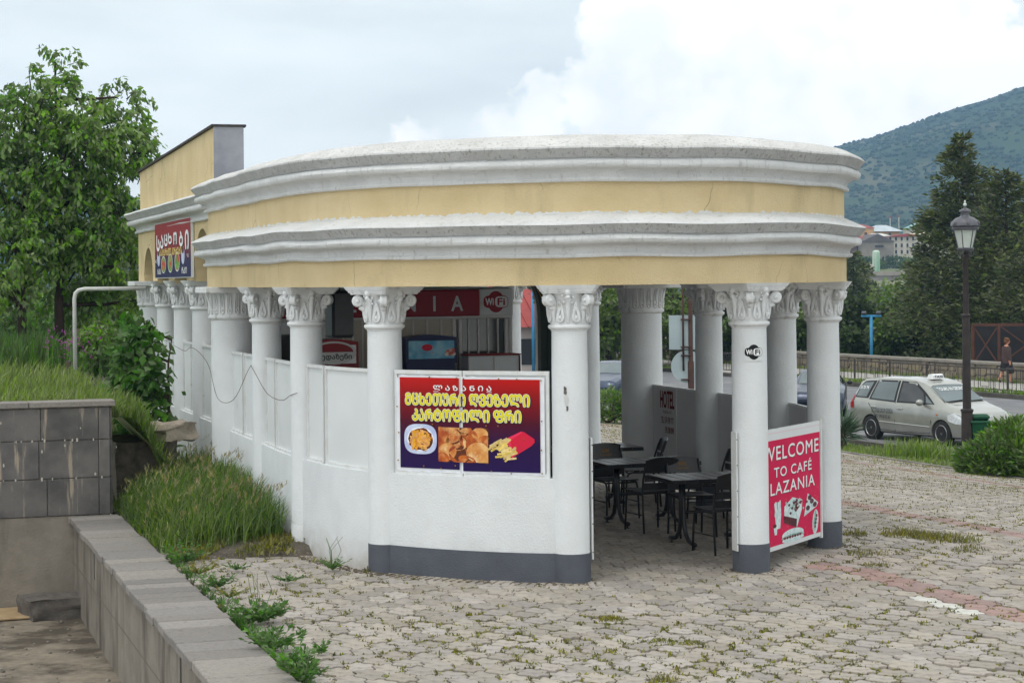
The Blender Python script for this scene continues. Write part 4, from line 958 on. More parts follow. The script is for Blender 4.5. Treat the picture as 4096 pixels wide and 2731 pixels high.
PSTONE = pm('pale_broken_stone', S(176, 164, 148), S(146, 134, 120), 6, .9, .5, 40)
tag(rough_block(MB(), W(-3.92, .75, .35), (.78, 1.1, 1.0), TH, 2., .05).build('concrete_block', RCONC, None, 40), 'rough grey concrete block behind the end of the dark stone wall', 'block')
tag(rough_block(MB(), W(-3.56, .5, .95), (.50, .42, .22), TH+.5, 9., .07, 4).build('broken_stone', PSTONE, None, 30), 'pale broken stone lying on top of the concrete block', 'stone')
tag(rough_block(MB(), W(-5.25, -1.15, -.98), (.66, .62, .25), TH+.2, 5., .05, 5).build('fallen_stone', pm('black_basalt', S(112, 106, 100), S(88, 84, 80), 8, .85, .5, 40), None, 30), 'black stone block lying on the pit floor in the corner', 'stone')
mb = MB(); mb.bbox((*W(-5.9, -.95)[:2], -1.075), (1.1, .8, .03), .01, TH+.05); tag(mb.build('pit_slab', pm('ochre_screed', S(176, 152, 118), S(156, 132, 100), 5, .9)), 'ochre screed patch on the pit floor below the dark wall', 'slab')
mb = MB()
for _ in range(260):
    a, b = rc.uniform(-8.5, -5.0), rc.uniform(-9, -1); p = W(a, b, -1.095); s = rc.uniform(.008, .03); mb.ball(p, s, 5, 4, (1, rc.uniform(.6, 1), .6))
tag(mb.build('pit_gravel', pm('gravel', S(150, 142, 130), S(96, 90, 82), 9, .95, island=.3)), 'loose gravel scattered over the pit floor', 'gravel', kind='stuff')
# earth bed between coping and cafe, with tall grass
EARTH = pm('dark_earth', S(98, 90, 80), S(74, 68, 58), 12, .95, .7, 50, dirt=S(120, 112, 100), dscale=30, dlo=.55, dhi=.65)
def bedz(a, b): return -.03+smooth01((a+4.40)/.22)*(.05+.16*smooth01((b+4.6)/2.5)+.09*smooth01((a+4.2)/1.2)*smooth01((b+6.2)/2)*smooth01((-2.6-a)/.3)+.02*noise.noise(Vector((a*3, b*3, 0))))
def bed(x, y): a, b = Lc(x, y); return bedz(a, b)
bys = lin(-5.2, .9, 36)
tag(stripgrid('earth_bed', EARTH, [tuple(W(-4.37, y))[:2] for y in bys], [tuple(W(-2.70, y))[:2] for y in bys], 24, lambda x, y: bed(x, y) if Lc(x, y)[1] > -4.9 else bed(x, y)-.10), kind='structure')
P = []; Hh = []; HD = []
for _ in range(15000):
    a, b = rt.uniform(-4.36, -2.98), rt.uniform(-4.45, 1.2)
    if a > -3.05 and b < -1: continue
    if b < -3.95 and rt.random() < (-3.95-b)*1.8: continue
    ed = min((a+4.40)/.35, 1.); h = rt.uniform(.22, .50)*(.45+.55*max(.15, ed)); 
    if b > -.6 and a < -3.6: h *= .5
    x, y, _ = W(a, b); P.append((x, y, bedz(a, b)-.01)); Hh.append(h); 
    if rt.random() < .022: HD.append((x, y, h, a, b))
k3 = len(P)//3
tag(blades('tall_grass', P[:2*k3], Hh[:2*k3], GRASS, None, 3, .0055, .62, (.14, -.02)), 'tall uncut grass growing between the coping and the pavilion wall', 'grass', kind='stuff')
tag(blades('tall_grass', P[2*k3:], Hh[2*k3:], GRASSD, None, 4, .006, .7, (.08, -.02)), 'darker grass blades low in the tall grass by the pavilion wall', 'grass', kind='stuff')
P = []; D = []
for x, y, h, a, b in HD:
    z = bedz(a, b)+h*1.02; lx, ly = rt.uniform(-.05, .12), rt.uniform(-.08, .04)
    for k in range(9): P.append((x+lx*(1+k*.08), y+ly, z+k*.008)); D.append((rt.gauss(0, .5)+lx*3, rt.gauss(0, .5), 1.1))
tag(leafcloud('grass_ears', P, D, .055, leafmat('grass_ear', S(150, 152, 92), S(150, 130, 92), .3, .2, .6), None, 4, .16), 'pale bristly seed heads standing above the tall grass', 'grass', kind='stuff')
P = []; Hh = []
for _ in range(5200):      # weeds rooted in the gap along the coping, thick and thin by turns
    b = rt.uniform(-13.6, -4.2); v = noise.noise(Vector((b*1.3, 2, 0)))
    if rt.random() > .35+.9*v: continue
    a = -4.34+abs(rt.gauss(0, .05+.05*max(0, v))); x, y, _ = W(a, b); P.append((x, y, -.03)); Hh.append(rt.uniform(.03, .10)*(1+v))
tag(blades('edge_weeds', P, Hh, WEED, None, 17, .008, .8, (0, 0)), 'small ragged weeds in the gap beside the coping slabs', 'weeds', kind='stuff')
P = []; Hh = []
for _ in range(3600):
    a, b = rt.uniform(-4.3, -2.95), rt.gauss(-4.45, .28); x, y, _ = W(a, b)
    if noise.noise(Vector((x*2.5, y*2.5, 8))) < -.12: continue
    P.append((x, y, max(0, bedz(a, b))-.02)); Hh.append(rt.uniform(.03, .12))
tag(blades('mat_weeds', P, Hh, MOSS, None, 19, .008, .9, (0, 0)), 'yellow green weed mat between the paving and the tall grass', 'weeds', kind='stuff')
# terrace behind the stone wall
TERR = pm('meadow_soil', S(74, 92, 40), S(92, 96, 50), 2, .95, .6, 20)
def terrz(x, y):
    a, b = Lc(x, y); h = 1.22+.012*max(0, b)+.08*noise.noise(Vector((x*.5, y*.5, 1)))
    k = smooth01((-3.45-a)/.75); h = .15+(h-.15)*k
    return h if b < 26 else h-(b-26)*.10
tys = [-.3, 0, .4, .8, 1.3, 2, 3, 4, 5, 6, 7.5, 9, 11, 14, 18, 22, 26, 32, 40, 50, 60]
tag(stripgrid('terrace', TERR, [tuple(W(-42, y))[:2] for y in tys], [tuple(W(-3.0 if y < 8.5 else -2, y))[:2] for y in tys], 90, terrz), kind='structure')
P = []; Hh = []; P2 = []; H2 = []
for _ in range(24000):
    b = -.15+16*rt.random()**1.6; a = -3.75-rt.random()*(3.8+b*.35)
    x, y, _ = W(a, b); h = rt.uniform(.14, .34)*(1+.5*noise.noise(Vector((x*.8, y*.8, 4))))
    if a > -4.35 and b < .9: h *= .6
    (P if rt.random() < .30 else P2).append((x, y, terrz(x, y)-.02)); (Hh if len(P)+len(P2) and P and P[-1][0] == x else H2).append(h)
for _ in range(3600):
    a, b = rt.uniform(-4.1, -3.35), rt.uniform(-.1, 2.8); x, y, _ = W(a, b); P2.append((x, y, terrz(x, y)-.03)); H2.append(rt.uniform(.16, .42))
tag(blades('meadow_grass', P, Hh, GRASSY, None, 8, .007, .5, (.16, .02)), 'pale waving meadow grass on the terrace behind the stone wall', 'grass', kind='stuff')
tag(blades('meadow_grass', P2, H2, GRASS, None, 9, .008, .45, (.1, .02)), 'green meadow grass on the terrace under the tree', 'grass', kind='stuff')
# ------------------------------------------------------------------ verge, road, far pavement
def along(t, s):     # t across the road, s along it (towards the viewer is negative)
    return (.912*t-.41*s, .411*t+.912*s)
def inv(x, y): return tt(x, y)
ASPH = pm('asphalt', S(122, 122, 124), S(108, 108, 111), 1.5, .9, .2, 150, dirt=S(134, 132, 130), dscale=.6, dlo=.5, dhi=.7)
VERGE = pm('verge_soil', S(96, 104, 58), S(120, 112, 84), 3, .95, .6, 30)
KERB = pm('kerb_concrete', S(150, 146, 138), S(118, 114, 108), 2, .9, .4, 30)
KERBD = pm('dark_kerb', S(96, 92, 86), S(76, 72, 68), 2, .9, .4, 30)
FWALK = pm('far_pavement', S(168, 164, 156), S(150, 146, 140), 1.4, .9, .3, 40)
def tstrip(name, t0, t1, mat, dz, kind='structure', s0=-30, s1=120, n=12, m=80, fz=None):
    mb = MB(); rows = []
    for s in lin(s0, s1, m):
        row = []
        for i in range(n+1):
            def tv(tq): return tq(s) if callable(tq) else tq
            t = tv(t0)+(tv(t1)-tv(t0))*i/n; x, y = along(t, s); row.append((x, y, (fz or gz)(x, y)+dz))
        rows.append(row)
    mb.grid(rows); return tag(mb.build(name, mat, None, True), kind=kind)
def vt(s):           # verge line in along-road coordinates
    t = 25.5
    for _ in range(12): x, y = along(t, s); t = tverge(max(30, min(70, y)))
    return t
tstrip('verge', lambda s: vt(s), 28.2, VERGE, .0)
tstrip('road', 28.0, 44.6, ASPH, .006)
KERB_N = tag(MB().build('kerb_path', KERB), kind='structure') if False else None
mb = MB(); rows = []
def kerb(name, tq, w, h, mat, s0, s1, m, base=0.):
    root = None; rr_ = lin(s0, s1, m)
    rows = []
    for s in rr_:
        t = tq(s) if callable(tq) else tq; r = []
        for dt, z in ((0, -.1), (0, h), (w, h), (w, -.1)): x, y = along(t+dt, s); r.append((x, y, gz(x, y)+z+base))
        rows.append(r)
    mb = MB(); mb.grid(rows, True); return tag(mb.build(name, mat), kind='structure')
kerb('paving_edge_kerb', lambda s: vt(s)-.12, .12, .03, KERB, -20, 90, 120)
kerb('road_kerb', 28.0, .15, .12, KERBD, -30, 120, 60)
kerb('far_kerb', 44.5, .18, .16, KERBD, -40, 120, 60)
tstrip('far_pavement', 44.68, 50.4, FWALK, .13)
# verge grass
P = []; Hh = []
for _ in range(15000):
    s = rt.uniform(12, 66); t0 = vt(s); t = t0+rt.random()*(28-t0); x, y = along(t, s)
    if abs(x) > .27*y: continue
    P.append((x, y, gz(x, y))); Hh.append(rt.uniform(.04, .13)*(1+.8*noise.noise(Vector((x*.6, y*.6, 7)))))
for _ in range(900):     # rank tuft beside the taxi's front wheel
    x, y = 9.2+rt.gauss(0, .35), 45.2+rt.gauss(0, .5); P.append((x, y, gz(x, y))); Hh.append(rt.uniform(.15, .5))
tag(blades('verge_grass', P, Hh, GRASS, None, 12, .012, .5, (.05, 0)), 'short green grass on the strip between the paving and the road', 'grass', kind='stuff')
P = []; Hh = []
for _ in range(7000):
    s = rt.uniform(20, 100); x, y = along(44.75+abs(rt.gauss(0, .18)), s)
    if not (-.02*y < x < .27*y): continue
    if noise.noise(Vector((x*.3, y*.3, 3))) < -.15: continue
    P.append((x, y, gz(x, y)+.12)); Hh.append(rt.uniform(.08, .26))
for _ in range(3500):
    s = rt.uniform(20, 100); x, y = along(50.3-abs(rt.gauss(0, .12)), s)
    if not (-.02*y < x < .27*y): continue
    P.append((x, y, gz(x, y)+.12)); Hh.append(rt.uniform(.06, .22))
tag(blades('kerb_grass', P, Hh, GRASS, None, 13, .02, .5, (.05, 0)), 'ragged grass along the far kerb under the iron railing', 'grass', kind='stuff')
# iron railing in sections
IRON = pm('railing_iron', S(58, 56, 56), S(74, 66, 62), 5, .6)
RAIL = thing('street_railing', 'low dark iron railing with key pattern panels along the far pavement', 'railing')
def rpt(t, s, z): x, y = along(t, s); return (x, y, gz(x, y)+.13+z)
s = 24.
while s < 92:
    mb = MB(); x, y = along(45.15, s); mb.box((x, y, gz(x, y)+.13+.46), (.07, .07, .95)); mb.build('post', IRON, RAIL)
    for z in (.86, .12): mb = MB(); mb.tube([rpt(45.15, s, z), rpt(45.15, s+2.4, z)], .024, 6); mb.build('rail', IRON, RAIL)
    for k in range(1, 10):
        if k in (4, 5, 6): continue
        mb = MB(); mb.tube([rpt(45.15, s+.24*k, .12), rpt(45.15, s+.24*k, .86)], .013, 5); mb.build('bar', IRON, RAIL)
    mb = MB(); a = [rpt(45.15, s+.82, .12), rpt(45.15, s+.82, .62), rpt(45.15, s+1.3, .62), rpt(45.15, s+1.3, .38), rpt(45.15, s+1.06, .38), rpt(45.15, s+1.06, .2), rpt(45.15, s+1.56, .2), rpt(45.15, s+1.56, .86)]
    mb.tube(a, .014, 5); mb.tube([rpt(45.15, s+.96, .86), rpt(45.15, s+.96, .12)], .013, 5); mb.build('key_pattern', IRON, RAIL); s += 2.4
# far stone parapet
PARW = pm('rubble_parapet', S(150, 138, 118), S(120, 110, 94), 1.6, .9, .5, 20, island=.16)
PARC = pm('parapet_coping', S(150, 144, 134), S(126, 120, 112), 1.5, .9, .3, 20)
def parapet(name, s0, s1, t, h, label):
    pw = thing(name, label, 'wall')
    mb = MB(); rows = []
    for s in lin(s0, s1, 30):
        rows.append([(*along(t+dt, s), gz(*along(t, s))+z) for dt, z in ((.06, -.1), (.06, h), (.42, h), (.42, -.1))])
    mb.grid(rows, True); mb.f += [(0, 1, 2, 3), tuple(len(mb.v)-1-i for i in range(4))]; mb.m += [0, 0]; mb.build('wall_core', MORT, pw)
    s = s0; k = 0
    while s < s1-.1:
        l = 2.1; rows = []; mb = MB()
        for q in (s+.01, min(s1, s+l)-.01): rows.append([(*along(t+dt, q), gz(*along(t, q))+z) for dt, z in ((-.06, h), (-.06, h+.10), (.54, h+.10), (.54, h))])
        mb.grid(rows, True); mb.f += [(0, 1, 2, 3), (7, 6, 5, 4)]; mb.m += [0, 0]; mb.build('coping_slab', PARC, pw); s += l
    rq = random.Random(int(s0)); n = 0; s = s0
    while s < s1-.2 and n < 280:     # rubble stones
        w_ = rq.uniform(.45, .95); z = .02
        while z < h-.12:
            hh = min(rq.uniform(.22, .42), h-z); w2 = min(w_, s1-s)
            mb = MB(); P2 = []
            x0, z0, x1, z1 = s+.015, z+.012, s+w2-.015, z+hh-.012; cz = rq.uniform(.03, .10)
            pts = [(x0+cz, z0), (x1-cz*.6, z0+rq.uniform(0, .03)), (x1, z0+cz), (x1-rq.uniform(0, .04), z1-cz), (x1-cz, z1), (x0+cz*.8, z1-rq.uniform(0, .03)), (x0, z1-cz), (x0+rq.uniform(0, .03), z0+cz)]
            g = gz(*along(t, s)); fr = [(*along(t, a), g+b) for a, b in pts]; bk_ = [(*along(t+.07, a), g+b) for a, b in pts]
            mb.add(fr+bk_, [tuple(range(8))]+[(i, 8+i, 8+(i+1) % 8, (i+1) % 8) for i in range(8)]); mb.build('rubble_stone', PARW, pw); z += hh; n += 1
        s += w_
    return pw
parapet('street_parapet', 56, 96, 50.6, .78, 'pale rubble stone parapet with flat coping along the far pavement')
parapet('street_parapet', 44, 54.6, 50.9, .72, 'short stone parapet behind the walking woman at the right edge')
mb = MB(); rows = []
x, y = along(51.2, 55.2)
def stepb(ds, dt, z0, z1, w_):
    mb = MB(); c = along(50.9+dt, 55.3+ds); mb.bbox((c[0], c[1], gz(*c)+(z0+z1)/2), (1.5, w_, z1-z0), .02, math.atan2(.912, -.41)); return mb
st = thing('parapet_steps', 'pale stone steps in the gap of the far parapet', 'steps')
for i in range(3): stepb(0, .35*i, .1, .30+.17*i, .7).build('step', PARC, st)
# ground behind the parapet, out to the hills
FIELD = pm('valley_floor', S(74, 92, 48), S(98, 104, 66), .05, .95, dirt=S(110, 104, 84), dscale=.02, dlo=.5, dhi=.65)
def farz(x, y):
    t = tt(x, y); return -.9+.01*noise.noise(Vector((x, y, 0))) if t < 60 else (-.9-(t-60)*.12 if t < 100 else -5.7-(t-100)*.01)
tstrip('valley_ground', 51.0, 3400, FIELD, 0, s0=-1500, s1=3600, n=110, m=60, fz=lambda x, y: max(-16, farz(x, y)))
tag(stripgrid('back_ground', FIELD, [(-2500, 60), (-2500, 90), (-2500, 400), (-2500, 3000)], [(60, 60), (100, 90), (400, 400), (1500, 3000)], 60, lambda x, y: -3.5-(y > 85)*3-(y > 300)*9), kind='structure')
# ------------------------------------------------------------------ kiosk inside the rear block
KW = pm('kiosk_cladding', (.62, .60, .56), (.56, .54, .5), 2, .6); KF = pm('kiosk_frame', (.72, .71, .68), (.66, .65, .62), 4, .5)
KRED = pm('kiosk_red_fascia', S(150, 16, 34), S(138, 14, 30), 2, .4); LETG = pm('letter_silver', (.62, .63, .64)); 
GLS = pm('window_glass', (.05, .055, .05), (.09, .085, .07), 1.2, .06, spec=.7); SKYLIT = pm('cream_skylit_pane', (.60, .55, .45), (.52, .47, .38), 2, .7)  # cream panes: skylight on the kiosk windows put into the colour
KIO = thing('kiosk', 'shop kiosk inside the pavilion with red LAZANIA fascia and barred windows', 'kiosk', (OX, OY, 0), TH)
FY = .75
mb = MB(); mb.box((-.70, FY+2.4, 1.4), (3.84, 4.4, 2.75)); mb.build('body', KW, KIO)
mb = MB(); mb.bbox((-1.0, FY+.08, 2.565), (3.45, .20, .36), .012); fa = mb.build('fascia', KRED, KIO)
mb = MB(); mb.bbox((.975, FY+.10, 2.57), (.49, .16, .37), .01); wb_ = mb.build('white_fascia', PANEL, KIO)
PF = Print(lambda s, z, l: (s, FY-.02-l, z), KIO)
for c, a in zip('LAZANIA', (-1.9, -1.5, -1.107, -.69, -.275, .075, .40)):
    w_ = .035 if c == 'I' else .17; PF.text(c, a-w_/2, a+w_/2, 2.455, 2.665, LETG, .004, .02)
wifi(Print(lambda s, z, l: (s, FY+.018-l, z), KIO), .97, 2.575, 2.2, KRED, WHP, .003)
# window band: frames, panes and upright bars
mb = MB(); mb.bbox((-.70, FY+.17, 2.375), (3.84, .06, .05), .006); mb.build('transom', KF, KIO)
for a0, a1, kind in ((-2.55, -1.35, 'door'), (-1.30, -.62, 'skylit'), (-.58, .42, 'skylit'), (.47, 1.18, 'glass')):
    mb = MB(); mb.box(((a0+a1)/2, FY+.185, 1.62), (a1-a0, .02, 1.44)); wn = mb.build('window', SKYLIT if kind == 'skylit' else GLS, KIO)
    mb = MB(); 
    for x in (a0+.02, a1-.02): mb.bbox((x, FY+.16, 1.45), (.05, .06, 1.78), .005)
    mb.build('window_frame', KF, wn)
    if kind != 'door':
        for k in range(1, 5): mb = MB(); mb.bbox((a0+(a1-a0)*k/5, FY+.163, 1.62), (.022, .03, 1.44), .003); mb.build('window_bar', KF, wn)
mb = MB(); mb.bbox((1.225, FY+.4, 1.36), (.05, .5, 2.70), .006); mb.build('corner_post', FRAME, KIO)
GRN = pm('dark_green_paint', (.008, .022, .014), (.012, .03, .02), 3, .45)
AR = thing('green_arch', 'dark green timber arch framing the passage beside the kiosk', 'arch', (OX, OY, 0), TH)
def archrib(y, w_):
    mb = MB(); pts = []; N = 16
    out = [(1.55, 0), (1.55, 2.36)]+[(1.55-.27*(1-math.cos(a)), 2.36+.55*math.sin(a)) for a in lin(0, PI/2, N)]
    inn = [(2.5, 0), (2.5, 2.95), (1.40, 2.95)]
    poly = out+[(1.28, 2.95), (1.98, 2.95), (1.98, 0)]
    n = len(poly); vs = [(a, y, z) for a, z in poly]+[(a, y+w_, z) for a, z in poly]
    mb.add(vs, [tuple(range(n-1, -1, -1)), tuple(range(n, 2*n))]+[(i, (i+1) % n, n+(i+1) % n, n+i) for i in range(n)])
    return mb
archrib(.55, .14).build('arch_frame', GRN, AR)
for a in (1.66, 1.80): mb = MB(); mb.bbox((a, .54, 1.3), (.03, .02, 2.4), .004); mb.build('moulding', GRN, AR)
mb = MB(); mb.tube([(1.42, .54, 2.90), (1.50, .54, 2.74), (1.58, .54, 2.6)], .006, 5); mb.build('gold_stripe', GOLD, AR); mb = MB(); mb.tube([(1.56, .54, 2.92), (1.62, .54, 2.78), (1.70, .54, 2.66)], .006, 5); mb.build('gold_stripe', GOLD, AR)
# fridges, cabinet, speaker
BLUE = pm('fridge_blue', S(20, 34, 84), S(16, 28, 72), 2, .35); SKYP = pm('fridge_header_print', S(70, 160, 200), S(150, 205, 225), 5, .35); FGL = pm('fridge_glass', (.03, .035, .04), (.10, .11, .11), 6, .08, spec=.7, stretch=(6, 1, .3))
def fridge(a, y, w_, h, body, header, label, name='drinks_fridge'):
    t = thing(name, label, 'fridge', tuple(W(a, y)), TH)
    mb = MB(); mb.bbox((0, 0, h/2-.03), (w_, .62, h-.10), .02); mb.build('cabinet', body, t)
    mb = MB(); P = [(-w_/2+.0, -.33), (w_/2, -.33)]; n = 9; rows = []
    for i in range(n): u = i/(n-1); x = -w_/2+w_*u; zt = h+.035*math.sin(PI*u); rows.append([(x, -.36, h-.34), (x, -.36, zt), (x, .0, zt), (x, .0, h-.34)])
    mb.grid(rows, True); mb.f += [(0, 1, 2, 3), tuple(len(mb.v)-1-i for i in range(4))]; mb.m += [0, 0]; hd = mb.build('header', body, t)
    mb = MB(); mb.bbox((0, -.362, h-.16), (w_*.9, .012, .24), .004); mb.build('header_print', header, hd)
    mb = MB(); mb.bbox((0, -.322, h/2-.15), (w_*.84, .014, h-.62), .004); d = mb.build('door_glass', FGL, t)
    for x in (-w_*.45, w_*.45): mb = MB(); mb.bbox((x, -.326, h/2-.15), (.05, .03, h-.56), .006); mb.build('door_frame', body, d)
    for z in (.5, .85, 1.2, 1.5): mb = MB(); mb.box((0, -.327, z), (w_*.8, .012, .015)); mb.build('shelf', LETG, d)
    return t
f1 = fridge(-.19, .30, .70, 2.12, BLUE, SKYP, 'blue drinks fridge with bright header standing before the kiosk windows')
P1 = Print(lambda s, z, l: (s, -.369-l, z), f1); P1.poly(ell(-.06, 1.99, .075, .045, 20), REDP, .002, 'logo_disc'); P1.text('კ ა რ ა ვ ა', -.16, .06, 1.91, 1.935, REDP, .002); 
P1.polys([ell(.22+.03*k-.02*(k % 2), 1.90+.025*(k % 3), .045, .03, 12) for k in range(4)], pm('print_fruit', S(200, 80, 50), S(230, 220, 210), 18), .002, 'fruit_print')
FRED = pm('fridge_red', S(140, 16, 24), S(120, 14, 20), 2, .4)
f2 = fridge(-1.62, -.15, .66, 2.10, FRED, WHP, 'red drinks fridge with oval white header sign at the back of the pavilion')
P2_ = Print(lambda s, z, l: (s, -.369-l, z), f2); P2_.poly(ell(0, 1.96, .30, .15, 28), pm('print_pale_grey', (.6, .6, .58)), .002, 'oval'); P2_.poly([(x, max(1.97, y)) for x, y in ell(0, 1.97, .26, .115, 28)], FRED, .003, 'oval_top'); P2_.text('ზედაზენი', -.22, .24, 1.86, 1.95, GRN, .004, .02)
f3 = fridge(-2.38, -.95, .50, 1.72, FRED, REDP, 'narrow red cooler half hidden behind the left columns')
CB = thing('display_cabinet', 'white display cabinet with dark red trim at the kiosk corner', 'cabinet', tuple(W(.78, .42)), TH)
mb = MB(); mb.bbox((0, 0, .93), (.74, .34, 1.84), .01); mb.build('carcass', PANEL, CB)
for x in (-.36, .0, .36): mb = MB(); mb.bbox((x, -.178, .93), (.022 if x else .012, .016, 1.84), .003); mb.build('trim', FRED if x > .1 else KF, CB)
mb = MB(); mb.bbox((0, 0, 1.862), (.76, .36, .02), .004); mb.build('top_trim', FRED, CB)
for z in (1.20, .6): mb = MB(); mb.bbox((0, -.180, z), (.72, .014, .022), .003); mb.build('shelf_trim', FRED, CB)
spk = thing('hanging_speaker', 'black loudspeaker hanging under the ceiling by the left columns', 'speaker', (-1.90, 22.0, 2.26), .5)
mb = MB(); mb.bbox((0, 0, .26), (.26, .24, .52), .03); mb.build('cabinet', DARK, spk); mb = MB(); mb.bbox((0, -.122, .26), (.22, .01, .46), .01); mb.build('grille', BLKWOOD, spk); mb = MB(); mb.tube([(0, 0, .5), (0, 0, .68)], .012, 6); mb.build('bracket', DARK, spk)
# loose cable looped along the left columns
CBL = pm('brown_cable', S(92, 70, 64)); cab = []
def cpt(a, y, z, off=.2): return (a-off, y, z)
pts = [(-2.98, 4.3, 1.95), (-2.98, 3.2, 1.90), (-3.0, 2.5, 1.97), (-3.02, 1.6, 1.93), (-3.13, .1, 1.80), (-3.13, -.6, 1.42), (-3.06, -1.35, 1.45), (-3.02, -2.2, 1.86), (-3.02, -2.45, 1.86), (-3.0, -3.2, 1.62), (-2.99, -4.0, 1.58), (-2.99, -4.5, 1.66), (-2.95, -4.72, 1.70)]
mb = MB(); sp_ = []
for i in range(len(pts)-1):
    p0, p1, p2, p3 = [Vector(pts[max(0, min(len(pts)-1, j))]) for j in (i-1, i, i+1, i+2)]
    for k in range(6): t_ = k/6; sp_.append(.5*((2*p1)+(-p0+p2)*t_+(2*p0-5*p1+4*p2-p3)*t_*t_+(-p0+3*p1-3*p2+p3)*t_**3))
mb.tube([W(p.x, p.y, p.z) for p in sp_], .0035, 5); tag(mb.build('loose_cable', CBL), 'thin brown cable looped slackly along the left columns', 'cable')
# ------------------------------------------------------------------ tables and chairs
def make_table():
    t = thing('cafe_table', 'x', 'table'); L_, D_ = 1.18, .74
    for k in range(8): mb = MB(); mb.bbox((-L_/2+L_*(k+.5)/8, 0, .735), (L_/8-.010, D_, .022), .004); mb.build('top_slat', BLKWOOD, t)
    mb = MB()
    for y in (-D_/2+.02, D_/2-.02): mb.bbox((0, y, .712), (L_, .035, .022), .004)
    for x in (-L_/2+.02, L_/2-.02): mb.bbox((x, 0, .711), (.035, D_-.08, .020), .004)
    mb.build('top_frame', DARK, t)
    for x in (-.33, .33):
        for sy in (-1, 1):
            mb = MB(); mb.tube([(x, sy*.035, .70), (x, sy*.035, .42), (x, sy*.045, .26), (x, sy*.09, .14), (x, sy*.17, .075), (x, sy*.27, .055), (x, sy*.345, .052)], .024, 10); lg = mb.build('leg', DARK, t, True)
            mb = MB(); mb.lathe([(.012, .028), (.012, .012), (.026, .010), (.028, .0)], 10, (x, sy*.31, 0)); mb.build('foot_pad', DARK, lg)
    mb = MB(); mb.tube([(-.33, 0, .36), (.33, 0, .36)], .016, 8); mb.build('stretcher', DARK, t, True)
    return t
def make_chair():
    c = thing('cafe_chair', 'x', 'chair')       # faces +y, seat 0.45
    for k in range(5): mb = MB(); mb.bbox((0, -.17+.088*k, .455+.003*abs(k-2)), (.43, .078, .016), .004); mb.build('seat_slat', BLKWOOD, c)
    for x in (-.20, .20):
        mb = MB(); mb.tube([(x, -.215, 0), (x, -.195, .24), (x, -.185, .44), (x*.99, -.20, .60), (x*.97, -.245, .74), (x*.95, -.285, .83)], .0125, 8); mb.build('leg', DARK, c, True)
        mb = MB(); mb.tube([(x*1.06, .235, 0), (x*1.03, .225, .25), (x, .215, .38), (x, .19, .425), (x, .14, .438), (x, -.18, .438)], .0125, 8); mb.build('leg', DARK, c, True)
        mb = MB(); mb.tube([(x, .222, .20), (x, -.197, .20)], .008, 6); mb.build('side_stretcher', DARK, c, True)
    mb = MB(); mb.tube([(-.20, .205, .433), (.20, .205, .433)], .011, 6); mb.build('seat_rail', DARK, c, True)
    for z, h in ((.53, .075), (.625, .075)):
        mb = MB(); P = []
        for i in range(9): u = i/8*2-1; y = -.205-(z-.55)*.35-.02*(1-u*u); P.append([(u*.195, y, z-h/2), (u*.195, y, z+h/2), (u*.195, y-.014, z+h/2), (u*.195, y-.014, z-h/2)])
        mb.grid(P, True); mb.f += [(0, 1, 2, 3), tuple(len(mb.v)-1-i for i in range(4))]; mb.m += [0, 0]; mb.build('back_slat', BLKWOOD, c)
    mb = MB(); P = []
    for i in range(13):
        u = i/12*2-1; tp_ = .865-.035*u*u; r = []
        for z, o in ((.685, 0), (tp_, 0), (tp_, -.016), (.685, -.016)): r.append((u*.205, -.225-(z-.66)*.36-.022*(1-u*u)+o, z))
        P.append(r)
    mb.grid(P, True); mb.f += [(0, 1, 2, 3), tuple(len(mb.v)-1-i for i in range(4))]; mb.m += [0, 0]; tr_ = mb.build('top_rail', BLKWOOD, c)
    def M(s, z, l): u = s/.205; return (s, -.225-(z-.66)*.36-.022*(1-u*u)+.002+l, z)
    m = MB(); vs, fs, _ = text2d('ზედაზენი', .01); m.add([M(.075-.15*a, .715+.030*b, .001) for a, b in vs], fs)
    for k in range(-2, 3): m.add([M(k*.016+dx*.007+k*.008*(dz > 0), .775+dz, .001) for dx, dz in ((-1, 0), (1, 0), (.4, .035-.004*abs(k)), (-.4, .035-.004*abs(k)))], [(0, 1, 2, 3)])
    m.add([M(x, z, .001) for x, z in ((-.045, .762), (.045, .762), (.045, .77), (-.045, .77))], [(0, 1, 2, 3)])
    m.build('emblem', GOLD, tr_); return c
tb = make_table(); tb.location = (2.12, 21.64, 0); tb.rotation_euler = (0, 0, TH); tag(tb, 'black slatted cafe table nearest the entrance', None, 'cafe tables')
dup(tb, (1.51, 23.5, 0), TH+.03, 'black slatted cafe table in the middle, behind the nearest one', 'cafe tables'); dup(tb, (.98, 25.55, 0), TH-.02, 'black slatted cafe table farthest inside the pavilion', 'cafe tables')
ch = make_chair(); CG = 'black cafe chairs'
spots = [((2.17, 21.02), TH+.12, 'black chair nearest the entrance column, its back to the viewer'), ((1.98, 22.42), TH+PI-.05, 'black chair facing out behind the nearest table, gold emblem visible'), ((1.56, 22.88), TH+.10, 'black chair with its back to the viewer at the middle table'),
         ((1.22, 24.22), TH+PI+.05, 'black chair facing out behind the middle table, gold emblem visible'), ((1.62, 25.42), TH+1.35, 'black chair turned sideways at the right end of the farthest table'), ((2.33, 23.75), TH+1.42, 'black chair turned sideways against the notice panel at the middle table'), ((1.05, 24.95), TH-.06, 'black chair with rounded back toward the viewer at the farthest table')]
for i, ((x, y), rz, lab) in enumerate(spots):
    if i == 0: ch.location = (x, y, 0); ch.rotation_euler = (0, 0, rz); tag(ch, lab, None, CG)
    else: dup(ch, (x, y, 0), rz, lab, CG)
